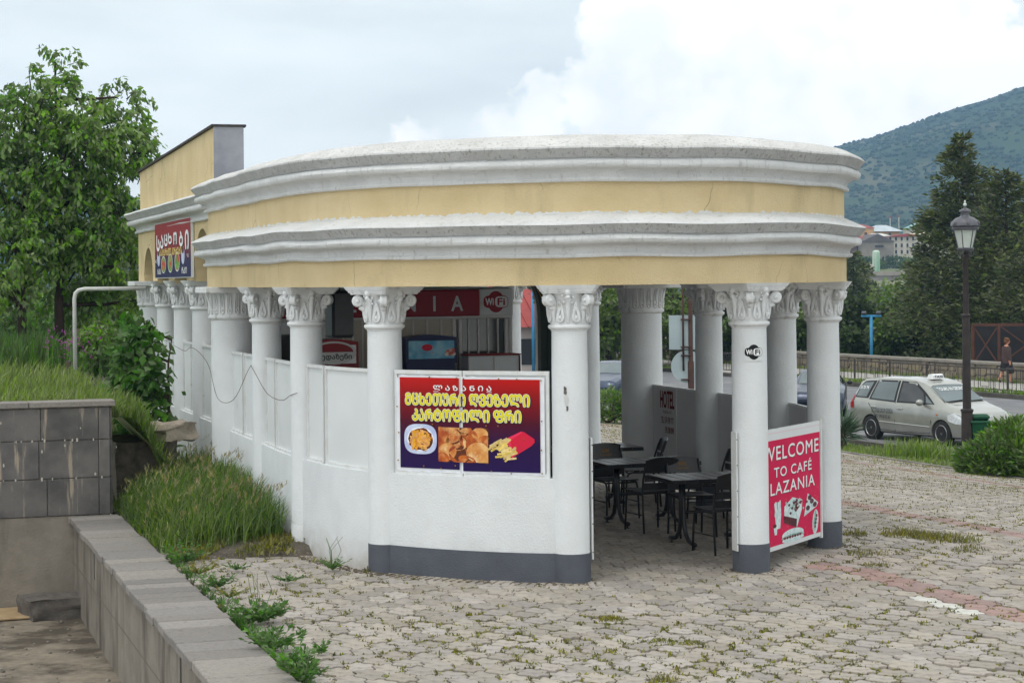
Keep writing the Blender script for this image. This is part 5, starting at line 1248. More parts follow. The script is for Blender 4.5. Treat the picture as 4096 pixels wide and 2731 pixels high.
# ------------------------------------------------------------------ vehicles
TYRE = pm('tyre_rubber', (.018, .018, .018), (.028, .027, .026), 12, .85); ALLOY = pm('alloy_rim', (.55, .55, .56), None, rough=.28, metal=.8); WELL = pm('wheel_well', (.006, .006, .006), None, rough=.95)
CGL = pm('car_glass', (.09, .12, .125), (.13, .165, .17), .8, .05, spec=.9); CGLD = pm('dark_car_glass', (.012, .014, .015), (.02, .022, .023), 1, .05, spec=.9); SEAM = pm('panel_gap', (.02, .02, .02)); BLKPL = pm('black_plastic', (.02, .02, .021), None, rough=.5)
LAMP = pm('headlamp', (.55, .58, .60), (.75, .77, .78), 14, .08, spec=.9); REDL = pm('tail_lamp', (.35, .012, .012), None, rough=.15); CHROME = pm('chrome', (.7, .7, .7), None, rough=.12, metal=1.); ORNG = pm('indicator_amber', (.6, .16, .02), None, rough=.2)
SIL = pm('silver_car_paint', S(164, 164, 156), S(152, 152, 145), 2, .30, spec=.6, metal=.45)
for _p in (SIL,): _p.node_tree.nodes['Principled BSDF'].inputs['Coat Weight'].default_value = .8
def make_car(name, label, paint, ST, wheels, wr, loc, rz):
    """ST rows: x, sill z, half width, belt z, top z, half width at top"""
    t = thing(name, label, 'car', loc, rz)
    A = np.array(sorted(ST)); xs = A[:, 0]
    def at(x): return [float(np.interp(x, xs, A[:, k])) for k in range(1, 6)]
    def sect(x):
        zb, wb, zl, zt, wt = at(x); c = wb*.965
        return [(0, zb), (wb*.86, zb), (wb*.955, zb+.05), (wb, zb+.20), (wb, zb+(zl-zb)*.62), (wb*.99, zl-.05), (c, zl), (c+(wt-c)*.5, zl+(zt-zl)*.48), (wt+.02*(c-wt), zl+(zt-zl)*.86), (wt*.93, zl+(zt-zl)*.955), (wt*.7, zt-.012), (0, zt)]
    def ysurf(x, z):
        s = sect(x)[2:]; return float(np.interp(z, [p[1] for p in s], [p[0] for p in s]))
    def zsurf(x, y):
        s = sect(x)[6:][::-1]; return float(np.interp(abs(y), [p[0] for p in s], [p[1] for p in s]))
    XS = sorted(set([round(v, 3) for v in np.linspace(xs[0], xs[-1], 54)]+[round(v, 3) for v in xs]))
    P = []
    for x in XS:
        s = sect(x); P.append([(x, y, z) for y, z in s]+[(x, -y, z) for y, z in s[-2:0:-1]])
    mb = MB(); mb.grid(P, True); n = len(P[0]); mb.f += [tuple(range(n)), tuple(len(mb.v)-1-i for i in range(n))]; mb.m += [0, 0]
    body = mb.build('body', paint, t, 38)
    # wheel arches cut out of the shell
    cut = MB()
    for wx_ in wheels:
        for sy in (-1, 1):
            cut.lathe([(wr*1.13, -.18), (wr*1.13, .18)], 28, (wx_, sy*.80, wr*.98), Matrix.Rotation(PI/2, 4, 'X'))
    co_ = cut.build('cut', WELL, t); mod = body.modifiers.new('b', 'BOOLEAN'); mod.object = co_; mod.operation = 'DIFFERENCE'; mod.solver = 'EXACT'
    bpy.context.view_layer.update(); me = bpy.data.meshes.new_from_object(body.evaluated_get(bpy.context.evaluated_depsgraph_get())); body.modifiers.clear(); body.data = me; bpy.data.objects.remove(co_)
    for wx_ in wheels:
        for sy in (-1, 1):
            M = Matrix.Rotation(PI/2*sy, 4, 'X'); w = MB(); wy = sy*(max(A[:, 2])-.115)
            w.lathe([(wr*.62, -.10), (wr*.9, -.105), (wr*.985, -.085), (wr, -.05), (wr, .05), (wr*.985, .085), (wr*.9, .105), (wr*.64, .10)], 30, (wx_, wy, wr), M); wo = w.build('wheel', TYRE, t, 40)
            r = MB(); r.lathe([(wr*.66, -.107), (wr*.64, -.112), (wr*.60, -.09), (wr*.58, -.04)], 26, (wx_, wy, wr), M, False); r.lathe([(wr*.17, -.04), (wr*.17, -.095), (wr*.10, -.10), (0.002, -.10)], 12, (wx_, wy, wr), M)
            for k in range(6):
                a = 2*PI*k/6; q = Matrix.Rotation(a, 4, 'Y'); r.box((wx_+math.cos(a)*wr*.38, wy-sy*-.078, wr+math.sin(a)*wr*.38), (wr*.50, .03, wr*.17), 0, Matrix.Rotation(-a, 4, 'Y'))
            r.build('rim', ALLOY, wo, 40)
            d = MB(); d.lathe([(.002, -.02), (wr*.6, -.02), (wr*.6, .02)], 20, (wx_, wy, wr), M); d.build('brake_disc', WELL, wo)
    def side(pts, sy, mat, nm, lift=.008, parent=t, sub=5):
        m = MB(); pp = []
        for i in range(len(pts)):
            a, b = pts[i], pts[(i+1) % len(pts)]
            for k in range(sub): x = a[0]+(b[0]-a[0])*k/sub; z = a[1]+(b[1]-a[1])*k/sub; pp.append((x, z))
        cx = sum(p[0] for p in pp)/len(pp); cz = sum(p[1] for p in pp)/len(pp)
        ring = [(x, sy*(ysurf(x, z)+lift), z) for x, z in pp]; mid = [((x+cx)/2, sy*(ysurf((x+cx)/2, (z+cz)/2)+lift), (z+cz)/2) for x, z in pp]; n = len(pp)
        m.add(ring+mid+[(cx, sy*(ysurf(cx, cz)+lift), cz)], [(i, (i+1) % n, n+(i+1) % n, n+i) for i in range(n)]+[(n+i, n+(i+1) % n, 2*n) for i in range(n)])
        return m.build(nm, mat, parent, True)
    def top(x0, x1, hw0, hw1, mat, nm, lift=.008, y0=None):
        m = MB(); G = []
        for i in range(9):
            x = x0+(x1-x0)*i/8; hw = hw0+(hw1-hw0)*i/8; G.append([(x, -hw+2*hw*j/10, zsurf(x, -hw+2*hw*j/10)+lift) for j in range(11)])
        m.grid(G); return m.build(nm, mat, t, True)
    def seam(pts, sy, w=.009, nm='door_seam', mat=SEAM, lift=.004):
        m = MB(); m.tube([(x, sy*(ysurf(x, z)+lift-.004), z) for x, z in pts], w, 5); return m.build(nm, mat, t)
    return t, side, top, seam, ysurf, zsurf, at
# --- silver taxi
STX = [(-2.30, .40, .70, .80, .86, .55), (-2.24, .28, .80, .95, 1.05, .60), (-2.14, .22, .84, 1.00, 1.30, .62), (-2.0, .20, .86, 1.02, 1.50, .61), (-1.75, .20, .875, 1.01, 1.585, .62), (-1.2, .20, .88, .99, 1.63, .63), (-.5, .20, .88, .97, 1.645, .635), (.0, .20, .88, .955, 1.625, .63), (.35, .20, .88, .945, 1.565, .62), (.62, .20, .88, .94, 1.47, .62), (1.30, .20, .875, .925, 1.06, .70), (1.38, .20, .87, .915, 1.03, .70), (1.75, .20, .86, .86, .95, .66), (2.05, .21, .83, .76, .85, .60), (2.22, .23, .77, .66, .74, .55), (2.31, .30, .64, .56, .60, .48)]
pr_, pf_ = Vector((9.33, 51.95)), Vector((10.65, 49.65)); dr = (pf_-pr_).normalized(); nl = Vector((-dr.y, dr.x)) ; nl = nl if nl.y > 0 else -nl
cc_ = (pr_+pf_)/2+nl*.80
TAXI, side, top, seam, ys_, zs_, at_ = make_car('taxi', 'silver people-carrier taxi parked at the roadside beside the lamp post', SIL, STX, (-1.33, 1.33), .318, (cc_.x, cc_.y, gz(cc_.x, cc_.y)), math.atan2(dr.y, dr.x))
for sy in (-1, 1):
    side([(-2.02, 1.08), (-1.95, 1.38), (-1.80, 1.50), (-1.32, 1.53), (-1.48, 1.07)], sy, BLKPL, 'window_surround', .005); side([(-1.97, 1.11), (-1.91, 1.36), (-1.78, 1.46), (-1.42, 1.49), (-1.56, 1.10)], sy, CGL, 'side_window', .011)
    side([(-1.44, 1.05), (-1.28, 1.55), (-.40, 1.56), (-.40, 1.01)], sy, BLKPL, 'window_surround', .005); side([(-1.36, 1.08), (-1.23, 1.51), (-.46, 1.52), (-.46, 1.05)], sy, CGL, 'side_window', .011)
    side([(-.36, 1.01), (-.36, 1.56), (.18, 1.54), (.60, 1.30), (1.02, 1.02)], sy, BLKPL, 'window_surround', .005); side([(-.28, 1.05), (-.28, 1.52), (.14, 1.50), (.52, 1.28), (.66, 1.05)], sy, CGLD, 'side_window', .011); side([(.72, 1.05), (.62, 1.23), (.96, 1.03)], sy, CGL, 'quarter_window', .012)
    seam([(-.40, 1.02), (-.40, .5), (-.40, .28)], sy); seam([(.98, .98), (.96, .6), (.90, .30), (-.40, .27), (-1.0, .30), (-1.12, .62), (-1.42, .95)], sy)
    seam([(-.98, .50), (.94, .46)], sy, .016, 'rub_strip', SIL, .014)
    for hx in (-.58, -1.36) if False else (.28 if False else -.18, -1.22):
        m = MB(); y = ys_(hx, .86); m.bbox((hx, sy*(y+.018), .86), (.19, .03, .035), .012); m.build('door_handle', SIL, TAXI)
    m = MB(); m.ball((.70, sy*1.00, 1.06), .11, 12, 8, (.75, 1.0, .78)); mo = m.build('mirror', SIL, TAXI, True); m = MB(); m.box((.68, sy*.90, 1.02), (.06, .12, .05)); m.build('mirror_arm', BLKPL, mo)
    side([(1.58, .64), (1.56, .78), (1.80, .855), (2.05, .79), (2.19, .64), (2.14, .58), (1.85, .58)], sy, LAMP, 'headlight', .012); side([(-2.20, .80), (-2.22, 1.02), (-2.06, 1.18), (-2.02, .80)], sy, REDL, 'tail_light', .012)
    m = MB(); m.ball((1.18, sy*(ys_(1.18, .78)+.008), .78), .032, 8, 5, (1.2, .4, .7)); m.build('side_repeater', ORNG, TAXI)
    m = MB(); m.ball((2.16, sy*.62, .34), .07, 10, 6, (.5, 1, .7)); m.build('fog_light', LAMP, TAXI)
top(1.27, .60, .68, .60, BLKPL, 'windscreen_seal', .006); top(1.235, .635, .645, .565, CGL, 'windscreen', .012)
m = MB(); 
for z in (.66, .705, .75): m.tube([(2.235-(z-.6)*.45-abs(y)*.10, y, z) for y in lin(-.36, .36, 9)], .012, 6)
gr_ = m.build('grille', CHROME, TAXI); m = MB(); m.add([(2.215-(z-.6)*.45-abs(y)*.10, y, z) for z in (.63, .78) for y in lin(-.38, .38, 9)], [(i, i+1, 10+i, 9+i) for i in range(8)]); m.build('grille_back', DARK, gr_)
m = MB(); m.lathe([(.040, -.004), (.055, 0), (.040, .004)], 20, (2.20, 0, .725), Matrix.Rotation(PI/2, 4, 'Y') @ Matrix.Diagonal((1, 1.35, 1, 1)), False); m.tube([(2.205, -.022, .735), (2.205, .022, .735)], .007, 5); m.tube([(2.205, 0, .76), (2.205, 0, .69)], .007, 5); m.build('badge', CHROME, TAXI)
m = MB(); m.add([(2.315-abs(y)*.12, y, z) for z in (.30, .44) for y in lin(-.42, .42, 9)], [(i, i+1, 10+i, 9+i) for i in range(8)]); m.build('lower_intake', BLKPL, TAXI); m = MB(); m.bbox((2.318, 0, .49), (.012, .50, .11), .004); m.build('number_plate', WHP, TAXI)
m = MB(); m.tube([(1.27, -.55, zs_(1.27, .55)+.03), (1.22, 0, zs_(1.22, 0)+.02)], .008, 5); m.tube([(1.29, 0, zs_(1.29, 0)+.03), (1.24, .55, zs_(1.24, .55)+.02)], .008, 5); m.build('wiper', BLKPL, TAXI)
m = MB(); m.tube([(-.05, .3, 1.62), (-.22, .3, 1.78)], .006, 5); m.build('aerial', BLKPL, TAXI)
m = MB(); rows = []
for x in lin(-.11, .11, 5): 
    e = .8+.2*math.cos(x/.11*PI/2); rows.append([(.18+x, -.20, 1.60), (.18+x, -.19*e, 1.60+.13*e), (.18+x, .19*e, 1.60+.13*e), (.18+x, .20, 1.60)])
m.grid(rows, True); m.f += [(0, 1, 2, 3), tuple(len(m.v)-1-i for i in range(4))]; m.m += [0, 0]; rs_ = m.build('roof_sign', WHP, TAXI, 30)
Print(lambda s, z, l: (.292+l, s, z), rs_).text('TAXI', -.14, .14, 1.635, 1.70, BLP, .004, .02)
PT = Print(lambda s, z, l: (s, -(ys_(s, z)+.006+l), z), TAXI)
DKT = pm('car_lettering', S(62, 62, 66)); PT.text('LLC CRUISE GROUP GEORGIA', -1.28, -.46, .72, .84, DKT, .006); PT.text('+995 599 80 02 60', -1.20, -.55, .58, .68, DKT, .006)
Print(lambda s, z, l: (s, -(ys_(s, z)+.014+l), z), TAXI).text('555 735 796', -1.92, -1.55, 1.30, 1.38, WHP, .004, .02)
def MWS(s, z, l):
    lo, hi = .6, 1.3
    for _ in range(24):
        mid = (lo+hi)/2
        if zs_(mid, s) > z: lo = mid
        else: hi = mid
    return (lo+.012+l, s, z+.014)
Print(MWS, TAXI).text('TOURS IN GEORGIA', -.48, .48, 1.335, 1.405, WHP, .004, .02)
for sx_ in (-.42, .42):     # seats seen through the glass as head restraints
    m = MB(); m.bbox((.0, sx_, .98), (.16, .42, .55), .06, 0, Matrix.Rotation(-.2, 4, 'Y')); m.bbox((-.09, sx_, 1.34), (.09, .24, .17), .04); m.build('front_seat', BLKPL, TAXI)
# --- dark saloon facing the viewer, seen through the columns
DKB = pm('dark_blue_car_paint', S(74, 84, 104), S(60, 70, 92), 2, .25, spec=.7, metal=.4)
STB = [(-2.20, .40, .66, .80, .86, .5), (-2.1, .24, .80, .90, .98, .58), (-1.3, .20, .84, .93, 1.02, .60), (-1.0, .20, .85, .93, 1.12, .56), (-.55, .20, .85, .93, 1.36, .52), (.0, .20, .85, .92, 1.39, .53), (.35, .20, .85, .91, 1.33, .53), (1.0, .20, .85, .90, .98, .62), (1.6, .20, .84, .84, .90, .62), (2.1, .21, .80, .74, .80, .58), (2.2, .24, .76, .66, .72, .54), (2.26, .3, .66, .54, .58, .5)]
def saloon(label, x, y, rz, paint, kid):
    t, side, top, seam, ys2, zs2, _ = make_car('parked_car', label, paint, STB, (-1.35, 1.35), .31, (x, y, gz(x, y)), rz)
    top(.98, .38, .60, .50, CGL, 'windscreen', .010)
    for sy in (-1, 1):
        side([(-.95, .98), (-.55, 1.29), (.28, 1.29), (.85, .96)], sy, CGLD, 'side_window', .008)
        m = MB(); m.ball((.62, sy*.95, 1.0), .09, 10, 6, (.7, 1, .7)); m.build('mirror', BLKPL, t, True)
        for yy in (.42, .60): m = MB(); m.lathe([(.075, 0), (.08, .012), (.06, .022), (.002, .026)], 16, (2.185-(yy-.4)*.25, sy*yy, .62), Matrix.Rotation(PI/2, 4, 'Y')); m.build('headlight', LAMP, t, True)
    m = MB(); m.add([(2.205-abs(yv)*.10, yv, z) for z in (.535, .705) for yv in lin(-.70, .70, 9)], [(i, i+1, 10+i, 9+i) for i in range(8)]); m.build('lamp_panel', DARK, t)
    for sy in (-1, 1):
        m = MB(); q = [(sy*.02, .56), (sy*.02, .70), (sy*.05, .72), (sy*.19, .72), (sy*.22, .70), (sy*.22, .57), (sy*.19, .55), (sy*.05, .55)]; m.tube([(2.225, a, b) for a, b in q+[q[0]]], .013, 6); m.build('kidney_grille', CHROME, t)
    m = MB(); m.lathe([(.035, 0), (.038, .004), (.002, .008)], 14, (2.10, 0, .795), Matrix.Rotation(.5, 4, 'Y')); m.build('badge', CHROME, t)
    m = MB(); m.bbox((2.27, 0, .40), (.012, .5, .11), .003); m.build('number_plate', WHP, t); m = MB(); m.bbox((2.255, 0, .27), (.02, 1.0, .10), .006); m.build('bumper_intake', BLKPL, t)
    return t
fx, fy = 3.55, 70.0; saloon('dark blue saloon with double headlights and kidney grille, seen past the entrance column', fx, fy, math.radians(-112), DKB, 1)
saloon('dark saloon on the road half hidden behind the rightmost column', 9.55, 62.5, math.radians(-100), pm('navy_car_paint', S(58, 66, 84), S(48, 56, 74), 2, .25, spec=.7, metal=.4), 0)
# ------------------------------------------------------------------ street furniture
CAST = pm('cast_iron_post', S(48, 44, 44), S(62, 54, 52), 6, .55, .2, 40); LANT = pm('lantern_paint', S(92, 92, 98), S(76, 76, 82), 8, .4, spec=.5); MILK = pm('milky_lantern_glass', (.62, .66, .62), (.52, .57, .54), 3, .25, spec=.5)
lx, ly = 9.56, 42.2; g0 = gz(lx, ly)
LP = thing('street_lamp', 'old-fashioned lantern street lamp on a dark cast iron post', 'lamp', (lx, ly, g0))
mb = MB(); mb.lathe([(.24, -.05), (.24, .06), (.19, .09), (.185, .20), (.125, .24), (.12, 1.15), (.135, 1.17), (.135, 1.21), (.09, 1.23), (.080, 3.15), (.095, 3.17), (.095, 3.20), (.060, 3.23), (.054, 4.38), (.085, 4.43), (.09, 4.47), (.04, 4.50)], 18); mb.build('post', CAST, LP, 35)
hz_ = 4.50
mb = MB(); mb.lathe([(.03, hz_), (.10, hz_+0.026), (.17, hz_+0.061), (.185, hz_+0.096), (.15, hz_+0.113)], 18); mb.build('lantern_base', LANT, LP, 35)
for k in range(6):
    a = 2*PI*k/6; mb = MB(); mb.add([(.15*math.cos(q), .15*math.sin(q), hz_+0.113) for q in (a, a+PI/3)]+[(.235*math.cos(q), .235*math.sin(q), hz_+0.479) for q in (a+PI/3, a)], [(0, 1, 2, 3)]); pn_ = mb.build('lantern_pane', MILK, LP)
    mb = MB(); mb.tube([(.152*math.cos(a), .152*math.sin(a), hz_+0.104), (.24*math.cos(a), .24*math.sin(a), hz_+0.487)], .010, 5); mb.build('glazing_bar', LANT, pn_)
    mb = MB(); mb.tube([(.06*math.cos(a), .06*math.sin(a), hz_-0.052), (.13*math.cos(a), .13*math.sin(a), hz_-0.078), (.17*math.cos(a), .17*math.sin(a), hz_+0.000), (.16*math.cos(a), .16*math.sin(a), hz_+0.052)], .010, 5); mb.build('scroll', LANT, LP)
mb = MB(); mb.lathe([(.235, hz_+0.479), (.275, hz_+0.487), (.285, hz_+0.522), (.265, hz_+0.548), (.30, hz_+0.574), (.295, hz_+0.609), (.26, hz_+0.679), (.19, hz_+0.739), (.11, hz_+0.766), (.085, hz_+0.800), (.085, hz_+0.853), (.12, hz_+0.870), (.11, hz_+0.905), (.03, hz_+0.948), (.025, hz_+0.974)], 24); cp = mb.build('lantern_cap', LANT, LP, 35)
for k in range(6): a = 2*PI*(k+.5)/6; mb = MB(); mb.ball((.285*math.cos(a), .285*math.sin(a), hz_+0.609), .05, 8, 5, (.7, .7, 1.3)); mb.build('cap_ornament', LANT, cp, True)
mb = MB(); mb.ball((0, 0, hz_+1.018), .04, 8, 6); mb.ball((0, 0, hz_+1.079), .022, 8, 6, (1, 1, 1.6)); mb.build('finial', MILK, cp, True)
# green litter bin strapped to the post
BING = pm('green_plastic', S(28, 84, 56), S(24, 72, 48), 3, .45); bx_, by_ = lx+.28, ly+.05
BIN = thing('litter_bin', 'green plastic litter bin fixed beside the lamp post', 'bin', (bx_, by_, gz(bx_, by_)))
mb = MB(); mb.bbox((0, 0, .55), (.07, .07, 1.1), .01); mb.build('stand', CAST, BIN)
rows = [[(sx_*(w_/2), sy_*(d_/2), z) for sx_, sy_ in ((-1, -1), (1, -1), (1, 1), (-1, 1))] for w_, d_, z in ((.32, .28, .42), (.40, .34, .95))]
mb = MB(); mb.grid(rows, True); mb.f += [(3, 2, 1, 0), (4, 5, 6, 7)]; mb.m += [0, 0]; mb.build('bucket', BING, BIN)
mb = MB(); mb.bbox((0, 0, .965), (.46, .40, .05), .015); mb.build('rim', BING, BIN); mb = MB(); mb.bbox((0, .05, 1.06), (.40, .30, .13), .05); mb.build('lid', BING, BIN)
# road signs seen from behind
SGN = pm('sign_back', S(168, 182, 186), S(156, 170, 176), 1, .5, spec=.4); RUST = pm('rusty_pole', S(84, 58, 50), S(66, 48, 44), 4, .8); sgx, sgy = 5.2, 58.5; sg0 = gz(sgx, sgy)
SG = thing('road_signs', 'backs of a square and a round road sign on rusty poles beyond the pavilion', 'sign', (sgx, sgy, sg0))
mb = MB(); mb.lathe([(.09, -.1), (.09, 1.75), (.065, 1.80), (.06, 4.6), (.04, 4.65)], 12); mb.build('pole', RUST, SG, 35)
mb = MB(); mb.tube([(-.22, -.05, 1.5), (-.22, -.05, 4.4)], .03, 8); mb.build('sign_pole', RUST, SG, True)
mb = MB(); mb.bbox((-.12, .02, 2.62), (1.02, .02, 1.0), .005); mb.build('square_plate', SGN, SG); mb = MB(); mb.lathe([(.48, -.01), (.48, .01)], 28, (-.10, .02, 1.62), Matrix.Rotation(PI/2, 4, 'X')); mb.build('round_plate', SGN, SG)
for z in (3.0, 2.2, 1.95, 1.25): mb = MB(); mb.bbox((-.14, -.03, z), (.30, .09, .035), .006); mb.build('clamp', RUST, SG)
BLUEP = pm('blue_post_paint', S(70, 146, 190), S(56, 128, 172), 3, .5)
def bluepost(px, py, h, lab, z0, tee=True):
    t = thing('floodlight_post', lab, 'lamp post', (px, py, z0)); mb = MB(); mb.tube([(0, 0, -.2), (0, 0, h)], .075, 8); mb.build('post', BLUEP, t, True)
    mb = MB(); mb.bbox((0, 0, h), (.95, .12, .10), .02); mb.build('crossarm', BLUEP, t)
    for x in (-.34, .34): mb = MB(); mb.bbox((x, -.05, h+.14), (.22, .14, .16), .03, 0, Matrix.Rotation(.5, 4, 'X')); mb.build('floodlight', LANT, t)
    return t
bluepost(16.75, 93.5, 2.6, 'light blue floodlight post standing behind the parapet left of the conifers', -1.6); bluepost(.95, 92.0, 4.6, 'light blue floodlight post in front of the red-roofed house', -1.6)
# rusty steel truss
RST = pm('rusty_steel', S(94, 62, 52), S(78, 52, 45), 2, .85, .2, 20); TR = thing('steel_truss', 'rust brown steel truss frame behind the walking woman', 'truss', (0, 0, 0))
def trp(u, z, d=0): return (19.75+u*.955+d*.3, 86.0-u*.3+d*.95, z)
for z in (-1.0, .72):
    mb = MB(); mb.tube([trp(0, z), trp(8, z)], .065, 4); mb.build('chord', RST, TR); mb = MB(); mb.tube([trp(0, z, 1.2), trp(8, z, 1.2)], .065, 4); mb.build('chord', RST, TR)
for u in (0, 1.1, 3.4, 5.7, 8):
    for d in (0, 1.2): mb = MB(); mb.tube([trp(u, -1.6, d), trp(u, .72, d)], .075, 4); mb.build('upright', RST, TR)
for u0, u1 in ((0, 1.1), (1.1, 3.4), (3.4, 5.7), (5.7, 8)):
    mb = MB(); mb.tube([trp(u0, -1, 0), trp(u1, .72, 0)], .04, 4); mb.build('brace', RST, TR); mb = MB(); mb.tube([trp(u0, .72, .02), trp(u1, -1, .02)], .04, 4); mb.build('brace', RST, TR)
mb = MB(); mb.box(trp(1.7, -.14, .9), (3.3, .03, 1.6), -.305); mb.build('dark_sheet', pm('dark_tarpaulin', (.02, .02, .022), (.03, .028, .03), 2, .8), TR)
# white steel pipe at the left
PIPE = pm('white_pipe', (.62, .63, .62), (.56, .56, .54), 6, .5, dirt=S(150, 104, 74), dscale=6, dlo=.6, dhi=.7); pp0 = Vector((-7.04, 32.2, 0)); pp1 = W(-3.05, 6.9)
zt_ = 2.80
mb = MB(); top_ = [Vector((pp0.x, pp0.y, 1.1)), Vector((pp0.x, pp0.y, zt_-.16)), Vector((pp0.x+.02, pp0.y, zt_-.07)), Vector((pp0.x+.07, pp0.y, zt_-.02)), Vector((pp0.x+.16, pp0.y, zt_)), Vector((pp1.x, pp1.y, zt_))]
mb.tube(top_, .032, 10); tag(mb.build('gas_pipe', PIPE, None, True), 'thin white pipe rising from the meadow and bending to the pavilion', 'pipe')
# old timber stakes
BARK = pm('grey_bark', S(92, 78, 66), S(66, 56, 48), 8, .95, .9, 30, stretch=(1, 1, .2))
for i, (px, py, pb, h, ln_, lab) in enumerate(((205, 800, 852, .55, -.05, 'short cut stump standing in the terrace grass'), (236, 775, 880, 1.05, -.22, 'tallest leaning grey stake in the terrace grass'), (293, 820, 900, .85, .03, 'thin dark stake beside the walnut sapling'), (152, 785, 815, .3, .1, 'low stump stub among the purple flowers'))):
    z_ = 33 if i != 2 else 29.5; x = (px-1176)/4600*z_; b = terrz(x, z_)-.1
    mb = MB(); q = [(x+ln_*k/5*h+rt.uniform(-.01, .01), z_, b+(h+.1)*k/5) for k in range(6)]; mb.tube(q, [.06-.004*k+rt.uniform(-.006, .006) for k in range(6)] if i < 2 else .035, 8); tag(mb.build('timber_stake', BARK, None, True), lab, 'stake', 'old stakes on the terrace')
# ------------------------------------------------------------------ walking woman
def skinned(name, V, E, rad, mats, fmat, parent, sub=2, root=0):
    me = bpy.data.meshes.new(name); me.from_pydata(V, E, []); o = link(name, me, parent); md = o.modifiers.new('s', 'SKIN'); md.use_smooth_shade = True
    for i, r in enumerate(rad):
        s_ = me.skin_vertices[0].data[i]; s_.radius = (r, r) if not isinstance(r, tuple) else r; s_.use_root = (i == root)
    o.modifiers.new('u', 'SUBSURF').levels = sub; o.modifiers['u'].render_levels = sub
    bpy.context.view_layer.update(); m2 = bpy.data.meshes.new_from_object(o.evaluated_get(bpy.context.evaluated_depsgraph_get())); o.modifiers.clear(); o.data = m2
    m2.materials.clear()
    for m in mats: m2.materials.append(m)
    for p in m2.polygons: p.material_index = fmat(p.center); p.use_smooth = True
    return o
SKIN = pm('skin', S(206, 150, 124), S(192, 134, 108), 20, .5); DRESS = pm('black_dress', (.012, .012, .014), (.02, .02, .022), 8, .85); CARD = pm('brown_cardigan', S(82, 66, 64), S(68, 54, 52), 30, .9, .3, 200); HAIR = pm('auburn_hair', S(116, 78, 52), S(92, 60, 40), 40, .6, .4, 120); SHOE = pm('black_shoe', (.01, .01, .01), None, rough=.35); BAGM = pm('black_bag', (.015, .015, .017), (.03, .03, .032), 20, .4)
wx0, wy0 = 19.30, 78.3; WM = thing('person', 'woman in black dress and brown cardigan walking with a black handbag', 'person', (wx0, wy0, gz(wx0, wy0)+.13), math.radians(15))
# local: facing +x (walking right), viewer at -y
V = [(0, 0, .98), (.0, 0, 1.12), (0, 0, 1.28), (.01, 0, 1.42), (.02, 0, 1.50), (.04, 0, 1.58),
     (0, -.10, .95), (.14, -.09, .52), (.10, -.09, .10), (.24, -.10, .04),           # near leg forward
     (0, .10, .95), (-.08, .09, .54), (-.30, .09, .16), (-.20, .09, .05),            # far leg back
     (.0, -.19, 1.42), (-.06, -.25, 1.14), (-.02, -.26, .88), (.01, -.26, .80),      # near arm
     (.0, .19, 1.42), (.0, .25, 1.15), (.14, .24, .94), (.18, .24, .87)]
E_ = [(0, 1), (1, 2), (2, 3), (3, 4), (4, 5), (0, 6), (6, 7), (7, 8), (8, 9), (0, 10), (10, 11), (11, 12), (12, 13), (3, 14), (14, 15), (15, 16), (16, 17), (3, 18), (18, 19), (19, 20), (20, 21)]
rad = [(.17, .13), (.14, .11), (.155, .12), (.12, .09), .055, .05, .10, .062, .04, .032, .10, .062, .04, .032, .07, .052, .036, .03, .07, .052, .036, .03]
# finger chains
for base, sgn in ((17, -1), (21, 1)):
    bxv = V[base]
    for k, (dx, ln) in enumerate(((-.026, .055), (-.009, .065), (.009, .062), (.026, .05))):
        i = len(V); V += [(bxv[0]+dx, bxv[1], bxv[2]-.035), (bxv[0]+dx+.008, bxv[1]-sgn*.012, bxv[2]-.035-ln)]; E_ += [(base, i), (i, i+1)]; rad += [.0095, .008]
    i = len(V); V += [(bxv[0]+.04, bxv[1]-sgn*.012, bxv[2]-.01), (bxv[0]+.052, bxv[1]-sgn*.02, bxv[2]-.045)]; E_ += [(base-1, i), (i, i+1)]; rad += [.011, .009]
def wm(c):
    if c.z < .075 or (c.z < .14 and c.x < -.2): return 3
    if c.z < .56: return 0
    if abs(c.y) > .16 and c.z > .9: return 2
    if abs(c.y) > .19: return 0 if c.z < .90 else 2
    if c.z > 1.455: return 0
    return 1
body = skinned('body', V, E_, rad, [SKIN, DRESS, CARD, SHOE], wm, WM)
rows = []     # dress skirt
for z, rx, ry, cx in ((1.05, .155, .19, 0), (.95, .19, .21, 0), (.75, .23, .22, .01), (.56, .27, .23, .02), (.50, .27, .235, .02)): rows.append([(cx+rx*math.cos(2*PI*i/20)*(1+.04*math.sin(5*2*PI*i/20)), ry*math.sin(2*PI*i/20), z) for i in range(20)])
mb = MB(); mb.grid(rows, True); mb.build('dress_skirt', DRESS, WM, True)
rows = []     # open cardigan: back and sides
for z, r in ((1.45, .15), (1.38, .19), (1.22, .185), (1.05, .195), (.88, .21), (.80, .215)): rows.append([(.0+r*.92*math.cos(a), r*1.12*math.sin(a), z) for a in lin(.75, 2*PI-.75, 20)])
mb = MB(); mb.grid(rows); mb.build('cardigan', CARD, WM, True)
mb = MB(); mb.ball((.055, 0, 1.655), .092, 18, 12, (1.0, .82, 1.22)); mb.ball((.150, 0, 1.645), .018, 8, 6, (1.1, .7, 1.3)); mb.ball((.128, 0, 1.607), .02, 8, 5, (.6, 1.2, .45))
for sy in (-1, 1): mb.ball((.06, sy*.078, 1.65), .02, 8, 5, (.7, .4, 1.2))
hd = mb.build('head', SKIN, WM, True)
mb = MB(); 
for sy in (-1, 1): mb.ball((.128, sy*.032, 1.665), .011, 8, 5)
mb.build('eyes', pm('eye_dark', (.03, .02, .02)), hd)
mb = MB(); mb.ball((.030, 0, 1.695), .108, 16, 10, (1.0, .93, 1.0)); mb.ball((-.03, 0, 1.64), .085, 14, 8, (.8, 1.0, 1.1)); 
